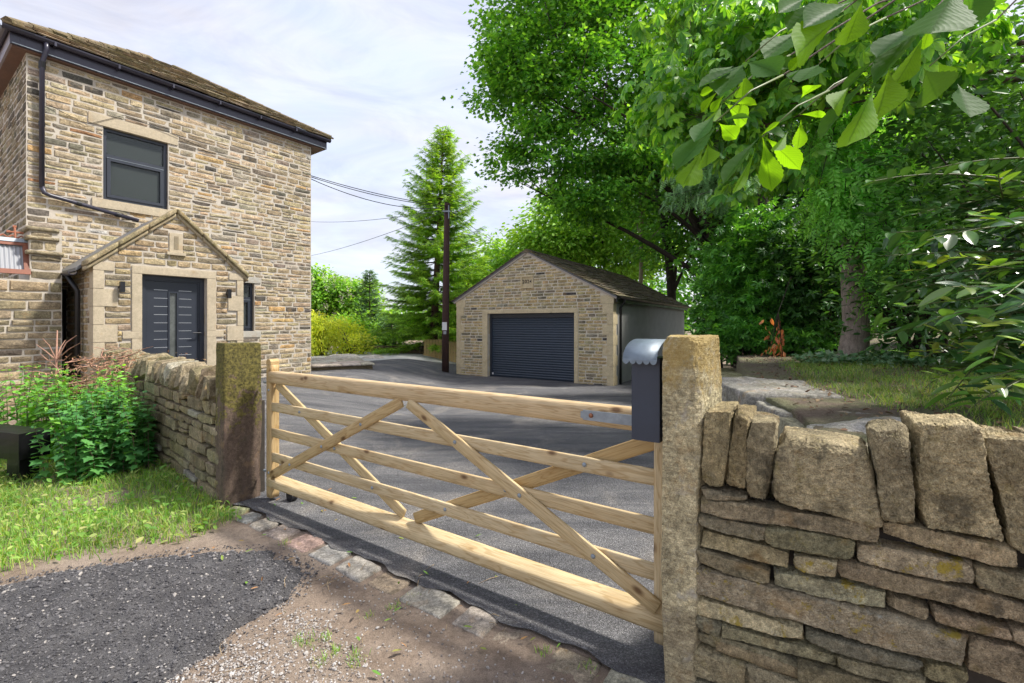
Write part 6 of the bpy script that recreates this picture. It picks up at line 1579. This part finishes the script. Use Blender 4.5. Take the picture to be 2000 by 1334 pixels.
V, F = scatter(ellipsoid_pts([(-8, 40, 1.6, 16, 2.5, 2.2), (-18, 33, 1.5, 9, 3, 2.5), (2, 40, 1.8, 7, 2, 2.6)], 420, 96, .5), 60, .7, .4, T_LEAF, 97)
tag(ob('distant_hedge', mesh('distant_hedge', V, F, L_FAR)), 'far hedge line reading as one pale green mass beyond the yard', 'hedge', kind='stuff')

# ------------------------------------------------------------------ horse chestnut: crown beyond, big leaves hanging close to the lens
hct = thing('horse_chestnut_tree', (7.6, 5.2, .95), 'horse chestnut whose big palmate leaves hang into the top right of the view', 'tree')
ells = [(*P3(1430, 170, 6.6), 1.25, 1.0, .95), (*P3(1330, 230, 7.2), .9, .9, .8), (*P3(1560, 90, 6.4), 1.2, 1.0, 1.0), (*P3(1380, 60, 7.2), 1.2, 1.0, .9), (*P3(1500, 330, 6.6), .7, .7, .5), (*P3(1750, 60, 5.5), 1.2, .9, .9)]
cl = ellipsoid_pts(ells, 330, 101, .5)
V, F = scatter(cl, 6, .17, .225, T_PALM, 102, .6, droop=.75, upj=.35); tag(ob('crown', mesh('crown', V, F, L_CHE), hct), kind='stuff')
branches((7.6, 5.2, .8), 8.5, .10, cl, 9, 103, .0035, (-.6, 1.6), BARK, hct, .45)
def leaflet_mesh(seed, serr=True):
    """obovate leaflet, length 1 along x, half width profile, pleated along the side veins"""
    r_ = random.Random(seed); nu, nv = 22, 4; V, UV, F = [], [], []
    bend, tw = r_.uniform(.03, .20), r_.uniform(-.22, .22)
    for i in range(nu + 1):
        t = i / nu
        w = .235 * (math.sin(math.pi * min(1, t ** 1.95)) ** .95) * (1 if t < .985 else .4) + .004
        if t > .9: w *= max(.06, 1 - ((t - .9) / .1) ** 1.6 * .93)
        for j in range(-nv, nv + 1):
            s = j / nv; ww = w * (1 + (.05 * (1 if i % 2 else -1) if abs(j) == nv and 2 < i < nu - 1 else 0))
            pl_ = .005 * math.sin((t - .5 * abs(s) * .12) * 50) * (1 - abs(s) * .3) * (1 if .1 < t < .95 else 0)
            y, z = ww * s, .30 * w * abs(s) ** 1.3 + pl_ - bend * t * t * .6
            a = tw * t; V.append((t, y * math.cos(a) - z * math.sin(a) * 0, z + y * math.sin(a))); UV.append((.5 + .5 * s, t))
    m_ = 2 * nv + 1
    for i in range(nu):
        for j in range(m_ - 1): F.append((i*m_+j, (i+1)*m_+j, (i+1)*m_+j+1, i*m_+j+1))
    return np.array(V), np.array(F), np.array(UV)
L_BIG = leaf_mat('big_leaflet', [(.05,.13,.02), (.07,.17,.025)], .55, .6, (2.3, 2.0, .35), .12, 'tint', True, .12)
LMS = []
for s in range(5):
    V, F, UV = leaflet_mesh(s); LMS.append(mesh('leaflet', V, F, L_BIG, True, uvs=UV))
ZA = lambda x, y: (1300 + x / 3.335, y / 3.335)
ZB = lambda x, y: (1600 + x / 3.335, y / 3.335)
# (hub, depth, [(base, tip, width, kind)]) measured on two enlargements of the photo
LEAVES = [
 (ZA, (520,400), 1.45, [((520,402),(738,452),95,'t'),((518,412),(345,602),80,'t'),((515,418),(215,562),55,'t'),((516,470),(500,640),105,'g'),((440,430),(310,500),60,'t')]),
 (ZA, (720,370), 1.55, [((640,372),(806,440),80,'t'),((720,395),(650,365),70,'t'),((880,190),(648,368),85,'t')]),
 (ZA, (375,660), 1.45, [((385,668),(545,802),110,'g'),((390,650),(592,676),45,'g'),((385,612),(290,728),70,'g'),((360,560),(215,612),50,'g'),((345,590),(218,730),55,'g'),((370,672),(268,835),55,'g')]),
 (ZA, (330,790), 1.35, [((345,800),(462,902),110,'g'),((340,785),(552,757),24,'t'),((350,810),(62,1062),105,'t'),((245,965),(110,1225),125,'g'),((275,930),(278,1102),95,'g'),((330,740),(185,912),60,'t')]),
 (ZA, (630,890), 1.35, [((632,895),(697,1246),150,'g'),((645,890),(884,1088),140,'g'),((612,890),(370,1182),70,'t'),((585,975),(442,1296),55,'g'),((610,890),(742,790),36,'g'),((650,860),(790,865),62,'t'),((800,850),(705,995),40,'g')]),
 (ZA, (870,745), 1.5, [((882,780),(868,972),105,'g'),((870,745),(1062,745),60,'g'),((840,720),(735,790),70,'t'),((880,640),(985,530),70,'g')]),
 (ZA, (1000,415), 1.4, [((1005,415),(868,522),125,'t'),((890,440),(730,588),45,'t')]),
 (ZA, (1230,5), 1.12, [((1285,0),(1172,302),175,'g'),((1170,90),(756,385),150,'g'),((1215,10),(908,150),55,'t'),((1010,-20),(795,188),95,'t'),((930,320),(788,462),70,'g'),((1090,-50),(1050,92),150,'g'),((910,-10),(742,68),45,'t')]),
 (ZB, (790,40), 1.05, [((795,30),(345,525),105,'t'),((690,215),(500,585),150,'g'),((640,165),(388,312),75,'t'),((720,170),(680,325),90,'g')]),
 (ZB, (430,380), 1.08, [((335,490),(-20,872),100,'t'),((455,440),(398,832),190,'g'),((360,560),(180,972),135,'g'),((415,340),(138,600),45,'t'),((200,560),(75,725),70,'g')]),
 (ZB, (950,-90), .85, [((960,-100),(1012,205),290,'g2'),((900,-90),(722,250),200,'g2'),((1010,-90),(1240,-10),200,'g2')]),
 (ZB, (720,430), 1.5, [((680,445),(782,645),165,'d'),((770,400),(858,530),105,'d'),((655,545),(690,682),60,'g'),((900,545),(1000,748),75,'t'),((960,400),(1000,470),90,'d')]),
]
twm = MB(); ri = random.Random(5); node0 = np.array([2.6, 1.9, 3.1])
for (Z, hub, Y, lfs) in LEAVES:
    h = at(*Z(*hub), Y); lf = None
    e = at(Z(*hub)[0] + 130, Z(*hub)[1] - 90, Y + .12)
    V, F = tube([h, h.lerp(e, .5) + Vector((0, 0, .02)), e], [.0022, .0028, .0035], 6)
    lf = ob('leaf', mesh('leaf', V, F, plain_mat('petiole', (.12, .16, .04), .5, var=.1) if 'petiole' not in bpy.data.materials else bpy.data.materials['petiole'], True), hct)
    nd_ = node0 + np.array([ri.uniform(-.3, .6), ri.uniform(-.3, .5), ri.uniform(-.2, .7)]); twm.tube([e, (np.array(e) * .6 + nd_ * .4) + np.array([ri.uniform(-.06, .06), .05, ri.uniform(-.05, .08)]), nd_], [.0028, .004, .007], 6, False)
    for (b0, t0, w, kd) in lfs:
        B = at(*Z(*b0), Y + ri.uniform(-.02, .03)); T0 = at(*Z(*t0), Y + ri.uniform(-.10, .04)); A = T0 - B; L = A.length; x = A / L
        cpx = math.hypot(t0[0]-b0[0], t0[1]-b0[1]); Wt = w / cpx * L
        view = (B.lerp(T0, .5) - Vector((0, 0, CAMZ))).normalized()
        n_ = (-view) - x * (-view).dot(x); n_.normalize()
        full = .47 * L
        ang_ = ri.uniform(.30, .60) if kd != 't' else ri.uniform(.75, 1.0)
        sy = min(1.5, max(.35, Wt / full / math.cos(ang_) * .92))
        side = x.cross(n_)
        if kd == 't':                                  # seen from above at a glancing angle
            c1 = n_ * math.cos(ang_) + side * math.sin(ang_); c2_ = n_ * math.cos(ang_) - side * math.sin(ang_); zl = c1 if c1.z > c2_.z else c2_
        else:                                          # underside towards the lens
            c1 = -n_ * math.cos(ang_) + side * math.sin(ang_); c2_ = -n_ * math.cos(ang_) - side * math.sin(ang_); zl = c1 if c1.dot(SUN) > c2_.dot(SUN) else c2_
        y = zl.cross(x)
        m4 = Matrix(((x.x, y.x, zl.x, B.x), (x.y, y.y, zl.y, B.y), (x.z, y.z, zl.z, B.z), (0, 0, 0, 1))) @ Matrix.Diagonal((L * 1.0, L * sy, L, 1))
        cc = {'t': (.055, .15, .04), 'g': (.14, .31, .022), 'g2': (.06, .16, .04), 'd': (.05, .12, .02)}[kd]; kf = ri.uniform(.88, 1.14)  # backlit glow and shade put into the leaflet colour, per kind
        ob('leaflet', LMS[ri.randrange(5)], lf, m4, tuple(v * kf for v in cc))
tag(twm.build('twigs', BARK, hct, True), kind='stuff')

# ------------------------------------------------------------------ cherry laurel at the right edge
lau = thing('cherry_laurel', (4.4, 3.4, .9), 'cherry laurel with long glossy leaves reaching in from the right edge', 'shrub')
def lau_mesh(seed):
    r_ = random.Random(seed); V, F = [], []; nu, nv = 8, 2; bend = r_.uniform(.02, .22)
    for i in range(nu + 1):
        t = i / nu; w = .155 * math.sin(math.pi * min(1, t ** .9)) ** .75 + .006
        for j in range(-nv, nv + 1): s = j / nv; V.append((t, 1.2 * w * s, .3 * w * abs(s) - bend * t * t))
    m_ = 2 * nv + 1
    for i in range(nu):
        for j in range(m_ - 1): F.append((i*m_+j, (i+1)*m_+j, (i+1)*m_+j+1, i*m_+j+1))
    return np.array(V), np.array(F)
L_LAU = leaf_mat('laurel_leaf', [(.03,.08,.02)], .27, .22, (1.7, 1.7, .5), .6, 'tint', False, .15)
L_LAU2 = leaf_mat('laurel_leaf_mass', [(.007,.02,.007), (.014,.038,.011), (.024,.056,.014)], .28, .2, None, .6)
LT = [lau_mesh(s) for s in range(4)]; LM4 = [mesh('leaf', V, F, L_LAU, True) for V, F in LT]
rl2 = random.Random(33); lv = []; stm = MB()
shoots = [(1700,355,3.6),(1735,455,3.4),(1720,500,3.5),(1770,570,3.2),(1730,650,3.2),(1765,690,3.1),(1760,600,3.0),(1800,530,2.9),(1820,740,2.9),(1850,780,2.8),(1780,420,3.3),(1860,560,2.5),(1890,420,2.9),(1930,520,2.6),(1900,640,2.5),(1940,700,2.4),(1830,620,2.7),(1870,690,2.7),(1960,760,2.4),(1990,600,2.3),(1810,470,3.0),(1920,740,2.6),(1790,640,2.9),(1980,440,2.6),(1840,400,3.3),(1885,350,3.2),(1950,340,3.0),(1990,680,2.2),(1745,560,3.4),(1870,500,2.8),(1800,700,3.0),(1960,580,2.3),(1905,790,2.6),(1820,330,3.4)]
for k, (px, py, Y) in enumerate(shoots):
    tipn = at(px, py, Y); a = Vector((4.3 + rl2.uniform(-.3, .5), 3.3 + rl2.uniform(-.4, .4), 1.0 + .55 * (tipn.z - .6) + rl2.uniform(0, .3)))
    md = (a + tipn) / 2 + Vector((rl2.uniform(-.12, .12), rl2.uniform(-.12, .12), rl2.uniform(-.05, .34))); pts = [a * (1-t)**2 + md * 2*t*(1-t) + tipn * t*t for t in np.linspace(0, 1, 9)]
    stm.tube(pts, [.012 - .009 * i / 8 for i in range(9)], 5, False)
    nlv = rl2.randint(19, 26); young = rl2.random() < .55
    for j in range(nlv):
        t = .30 + .70 * (j + .5) / nlv; p = a * (1-t)**2 + md * 2*t*(1-t) + tipn * t*t; ax = ((md - a) * 2 * (1-t) + (tipn - md) * 2 * t).normalized()
        sd = ax.cross(Vector((0, 0, 1))).normalized(); an = rl2.uniform(-.5, .5) + (0 if j % 2 else math.pi); yg = young and t > .84
        o_ = sd * math.cos(an) + Vector((0, 0, 1)) * (math.sin(an) * .6 + (.35 if yg else -.12)); d = (ax * rl2.uniform(.15, .75) + o_ * rl2.uniform(.7, 1.1) + Vector((rl2.gauss(0, .2), rl2.gauss(0, .2), rl2.gauss(0, .2)))).normalized(); L = rl2.uniform(.13, .20) * (.62 if yg else 1)
        up = Vector((rl2.gauss(0, .35), rl2.gauss(-.25, .35), 1)); y = up.cross(d).normalized(); z = d.cross(y)
        cc = (.24, .36, .045) if yg else ((.06, .13, .045) if rl2.random() < .55 else (.12, .24, .05))
        lv.append((Y - .3 * t, Matrix(((d.x, y.x, z.x, p.x), (d.y, y.y, z.y, p.y), (d.z, y.z, z.z, p.z), (0, 0, 0, 1))) @ Matrix.Diagonal((L, L, L, 1)), cc, p))
def in_view(p): return p.y > .2 and CX + p.x / p.y * F_PX < 2010
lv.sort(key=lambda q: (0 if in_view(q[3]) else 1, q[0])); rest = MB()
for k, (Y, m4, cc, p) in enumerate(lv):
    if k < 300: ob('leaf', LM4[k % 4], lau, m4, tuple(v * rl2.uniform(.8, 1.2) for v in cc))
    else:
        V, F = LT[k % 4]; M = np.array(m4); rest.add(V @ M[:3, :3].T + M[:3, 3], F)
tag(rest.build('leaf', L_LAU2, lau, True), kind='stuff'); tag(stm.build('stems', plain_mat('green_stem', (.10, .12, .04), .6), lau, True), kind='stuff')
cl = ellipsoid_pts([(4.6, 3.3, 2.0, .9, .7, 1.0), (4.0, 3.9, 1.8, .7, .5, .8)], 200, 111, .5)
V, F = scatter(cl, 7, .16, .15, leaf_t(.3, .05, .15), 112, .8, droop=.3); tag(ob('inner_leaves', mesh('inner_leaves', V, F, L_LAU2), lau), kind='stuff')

# ------------------------------------------------------------------ nettles and shrub by the left wall
def stalks(name, label, cat, base, spots, hr, pairs, size, T, lm, seed, stem_col=(.10, .15, .04)):
    t = thing(name, base, label, cat); r = np.random.default_rng(seed); m = MB(); pos, ax, sz = [], [], []
    for (x, y, hs_) in spots:
        z0 = float(zg([x], [y])[0]); H = r.uniform(*hr) * hs_; ln = r.normal(0, .10, 2); q0 = np.array([x, y, z0]); q1 = q0 + np.array([ln[0] * H * .4, ln[1] * H * .4, H * .55]); q2 = q0 + np.array([ln[0] * H * 1.3, ln[1] * H * 1.3, H])
        m.tube([q0, q1, q2], [.006, .005, .002], 4, False); a0 = r.uniform(0, 3)
        for j in range(pairs):
            f = .06 + .94 * (j + .3) / pairs; q = q0 * (1-f)**2 + q1 * 2*f*(1-f) + q2 * f*f
            for s_ in (0, 1):
                a = a0 + j * 1.57 + s_ * math.pi + r.normal(0, .25); pos.append(q); ax.append((math.cos(a), math.sin(a), r.uniform(-.5, .15) + .5 * (f > .9))); sz.append(size * r.uniform(.7, 1.2) * (1.1 - .55 * f ** 3))
    n = len(pos); V, F = fast_leaves(*T, np.array(pos), frames_axis(unit(np.array(ax)), np.array([0, 0, 1]) + r.normal(0, .3, (n, 3))), np.repeat(np.array(sz)[:, None], 3, 1))
    ob('leaves', mesh('leaves', V, F, lm), t); tag(m.build('stems', plain_mat(name + '_stem', stem_col, .6), t, True), kind='stuff'); return t
L_NET = leaf_mat('nettle_leaf', [(.03,.085,.013), (.05,.13,.018), (.085,.175,.028)], .5, .4)
L_LOB = leaf_mat('lobed_leaf', [(.018,.06,.018), (.03,.09,.025), (.05,.125,.03)], .5, .35)
r = np.random.default_rng(17)
sp_ = [(x, y, .75 + .4 * r.random()) for x, y in zip(r.normal(-5.0, .50, 210), r.normal(5.0, .30, 210)) if not (y < 5.02 and x < -4.36) and (x + 2.42) * -.643 + (y - 3.82) * -.766 > .12]
stalks('nettle_clump', 'dense clump of bright green nettles behind the black timber blocks', 'nettles', (-4.9, 4.9, 0), sp_, (.80, 1.02), 15, .105, leaf_t(.42, .04, .18), L_NET, 121)
sp_ = [(x, y, .7 + .45 * r.random()) for x, y in zip(r.normal(-4.22, .26, 150), r.normal(4.78, .20, 150)) if not (x < -4.45 and y < 4.95) and (x + 2.42) * -.643 + (y - 3.82) * -.766 > .08]
stalks('wild_shrub', 'darker shrub with lobed leaves leaning on the left dry stone wall', 'shrub', (-4.0, 4.7, 0), sp_, (.58, .82), 15, .095, T_STAR, L_LOB, 122, (.12, .09, .05))
dt = thing('dead_conifer', (-5.3, 6.0, 0), 'dead reddish twiggy young conifer sticking up behind the nettles', 'dead shrub'); m = MB()
M_DEAD = plain_mat('dead_twig', (.36, .20, .14), .8, var=.25)
for k in range(46):
    a = r.uniform(0, 6.28); z = .5 + r.random() * .55; b0 = np.array([-5.35 + r.normal(0, .35), 5.95 + r.normal(0, .25), z]); L = r.uniform(.2, .5); e = b0 + np.array([math.cos(a) * L, math.sin(a) * L, r.uniform(-.05, .22)]); m.tube([b0, (b0 + e) / 2 + r.normal(0, .03, 3), e], [.008, .006, .002], 4, False)
    for j in range(3): q = b0 + (e - b0) * r.random(); a2 = a + r.normal(0, .9); m.tube([q, q + np.array([math.cos(a2), math.sin(a2), .3]) * .13], [.004, .0015], 4, False)
p0 = np.array(P3(109, 735, 6.0)); p1 = np.array(P3(112, 645, 6.0)); m.tube([p0 - np.array([0, 0, .6]), p0, p1], [.016, .014, .006], 6)
for (px, py, pz) in ((70, 672, .1), (82, 660, -.1), (150, 655, .1), (160, 668, -.1), (78, 690, .12), (140, 690, -.1), (128, 664, .2)): m.tube([p0 + (p1 - p0) * .35, np.array(P3((px + 109) / 2, py + 14, 6.0 + pz * .5)), np.array(P3(px, py, 6 + pz))], [.009, .007, .003], 5, False)
tag(m.build('twigs', M_DEAD, dt, True), kind='stuff')
V, F = scatter(np.stack([r.normal(-5.0, .45, 160), r.normal(6.0, .25, 160), r.uniform(.55, 1.05, 160)], 1), 16, .07, .05, diamond_t(.25), 131, .8); ob('dead_needles', mesh('dead_needles', V, F, leaf_mat('dead_needle', [(.13,.068,.042), (.18,.105,.07), (.16,.125,.078)], .8, .1, clump=.2)), dt)

# ------------------------------------------------------------------ grass, ivy and litter
def blades(name, label, xy, z, hr, wd, lm, seed, lean=.6):
    r = np.random.default_rng(seed); n = len(xy); T = np.array([(-.5,0,0),(.5,0,0),(.38,.28,.55),(-.38,.28,.55),(0,.8,1.0)]); TF = np.array([(0,1,2),(0,2,3),(3,2,4)])
    h = r.uniform(*hr, n); a = r.uniform(0, 6.28, n); rot = np.zeros((n, 3, 3)); c, s = np.cos(a), np.sin(a); rot[:, 0, 0], rot[:, 0, 1], rot[:, 1, 0], rot[:, 1, 1], rot[:, 2, 2] = c, -s, s, c, 1
    sc = np.stack([wd * r.uniform(.7, 1.4, n), h * lean * r.uniform(.2, 1.5, n), h], 1); TVs = T[None] * sc[:, None, :]
    V = np.einsum('nij,nkj->nki', rot, TVs) + np.concatenate([xy, z[:, None]], 1)[:, None, :]; F = TF[None] + (np.arange(n) * 5)[:, None, None]
    return tag(ob(name, mesh(name, V.reshape(-1, 3), F.reshape(-1, 3), lm)), label, 'grass', kind='stuff')
L_GRA = leaf_mat('verge_grass', [(.035,.085,.013), (.06,.125,.02), (.095,.155,.033), (.16,.16,.065)], .6, .4, clump=.3)
L_GRB = leaf_mat('bank_grass', [(.032,.07,.011), (.055,.105,.018), (.085,.13,.03), (.14,.13,.06)], .6, .35, clump=.35)
n = 85000; xy = np.stack([r.uniform(-6.5, -2.0, n), r.uniform(2.5, 6.2, n)], 1)
fr_ = np.interp(xy[:, 0], [-6.5, -4.5, -2.96, -2.67, -2.3, -2.12, -2.0], [2.45, 2.55, 2.72, 2.92, 3.18, 3.52, 3.80])
nw_ = (xy[:, 0] + 2.42) * -.643 + (xy[:, 1] - 3.82) * -.766
pt_ = fbm(np.concatenate([xy * 1.8, 0 * xy[:, :1]], 1), 55, 3)
dn_ = sstep(-.06, .35, xy[:, 1] - fr_ + .22 * pt_) * (.35 + .65 * sstep(-.35, .15, pt_))
k = (nw_ > -.02) & (r.random(n) < dn_ * .8); xy = xy[k]
blades('verge_grass', 'rough green grass growing on the verge in front of the left wall', xy, zdirt(xy[:, 0], xy[:, 1]) - .004, (.025, .105), .0048, L_GRA, 5, 1.0)
n = 1800; xy2 = xy[r.integers(0, len(xy), n)] + r.normal(0, .02, (n, 2)); cl = np.concatenate([xy2, zdirt(xy2[:, 0], xy2[:, 1])[:, None] + r.uniform(.01, .08, n)[:, None]], 1)
V, F = scatter(cl, 2, .02, .05, T_LEAF, 142, .5, droop=.0, upj=.35); tag(ob('verge_weeds', mesh('verge_weeds', V, F, L_GRA)), 'small broad-leaved weeds mixed into the verge grass', 'weeds', kind='stuff')
n = 95000; y = r.uniform(1.3, 10, n); x = xe(y) + .05 + r.random(n) ** 1.3 * 5.5; xy = np.stack([x, y], 1)
pt_ = fbm(np.concatenate([xy * 1.1, 0 * xy[:, :1]], 1), 65, 4); d_ = x - xe(y)
k = (r.random(n) < (.25 + .75 * sstep(-.3, .05, pt_)) * sstep(7.9, 6.6, y + .3 * pt_) * sstep(.55, .95, d_ - .35 * (y < 3.2))); xy = xy[k]
blades('bank_grass', 'thin grass growing on the bank behind the right wall', xy, zbank(xy[:, 0], xy[:, 1]) - .005, (.02, .085), .005, L_GRB, 6, 1.2)
n = 2600; y = r.uniform(1.4, 9.5, n); x = xe(y) + .15 + r.random(n) * 5.0; pos = np.stack([x, y, zbank(x, y) + .012], 1)
V, F = scatter(pos, 1, .02, .05, T_LEAF, 151, .1, droop=.0, upj=.3); tag(ob('leaf_litter', mesh('leaf_litter', V, F, leaf_mat('litter', [(.03,.016,.009), (.06,.033,.018), (.10,.062,.035), (.05,.042,.022)], .8, 0, clump=.2))), 'fallen brown leaves and twigs scattered over the bank', 'leaf litter', kind='stuff')
n = 900; a = r.uniform(0, 6.28, n); q = r.random(n) ** .7; x = tb.x + .25 + np.cos(a) * 1.3 * q; y = tb.y - .35 + np.sin(a) * .8 * q
V, F = scatter(np.stack([x, y, zbank(x, y) + r.uniform(.02, .14, n)], 1), 3, .04, .07, T_STAR, 152, .5, droop=.1); tag(ob('ivy', mesh('ivy', V, F, leaf_mat('ivy_leaf', [(.025,.06,.025), (.05,.095,.045), (.10,.13,.09)], .5, .2))), 'ivy ground cover round the foot of the ash trunk', 'ivy', kind='stuff')
n = 70; s = r.uniform(-.5, 3.0, n); t = r.uniform(-.8, .6, n); xy = np.array([[SETT0.x + G_D.x * a + G_N.x * b_, SETT0.y + G_D.y * a + G_N.y * b_] for a, b_ in zip(s, t)])
V, F = scatter(np.concatenate([xy, np.full((n, 1), .016)], 1), 1, .01, .045, leaf_t(.3, .05, .0), 161, .1, droop=0, upj=.15); tag(ob('fallen_leaves', mesh('fallen_leaves', V, F, leaf_mat('fallen', [(.03,.08,.01), (.06,.1,.015), (.10,.055,.025), (.14,.075,.035)], .7, .1, clump=0))), 'few small fallen leaves on the dirt and tarmac near the setts', 'leaf litter', kind='stuff')

ctr_ = np.array([[(px - CX) / F_PX * CAMZ * F_PX / (py - HY), CAMZ * F_PX / (py - HY)] for px, py in ((640, 1236), (655, 1262), (690, 1275), (600, 1250), (720, 1195), (770, 1180), (800, 1165), (585, 1240), (1060, 1270), (1150, 1300), (445, 1000), (560, 1060), (700, 1290), (630, 1285))])
xy = ctr_[r.integers(0, len(ctr_), 420)] + r.normal(0, .022, (420, 2))
blades('weed_tufts', 'tiny green weed tufts sprouting in the dirt and between the setts', xy, zdirt(xy[:, 0], xy[:, 1]) - .002, (.008, .04), .0035, L_GRA, 8, .9)
tw = MB()
for k in range(26):
    a = np.array([r.uniform(-1.3, .5), r.uniform(1.9, 2.9)]); an = r.uniform(0, 6.28); L = r.uniform(.03, .14); e = a + np.array([math.cos(an), math.sin(an)]) * L
    if ((e - np.array([SETT0.x, SETT0.y])) @ np.array([-G_N.x, -G_N.y])) > .9: continue
    tw.tube([(a[0], a[1], .012), ((a[0] + e[0]) / 2 + r.normal(0, .006), (a[1] + e[1]) / 2, .02), (e[0], e[1], .012)], [.0022, .002, .001], 4)
tag(tw.build('dead_twigs', bark_mat('dry_straw', (.30, .21, .13), (.42, .33, .2)), None, True), 'short dry twigs and stalks lying on the dirt by the setts', 'twigs', kind='stuff')
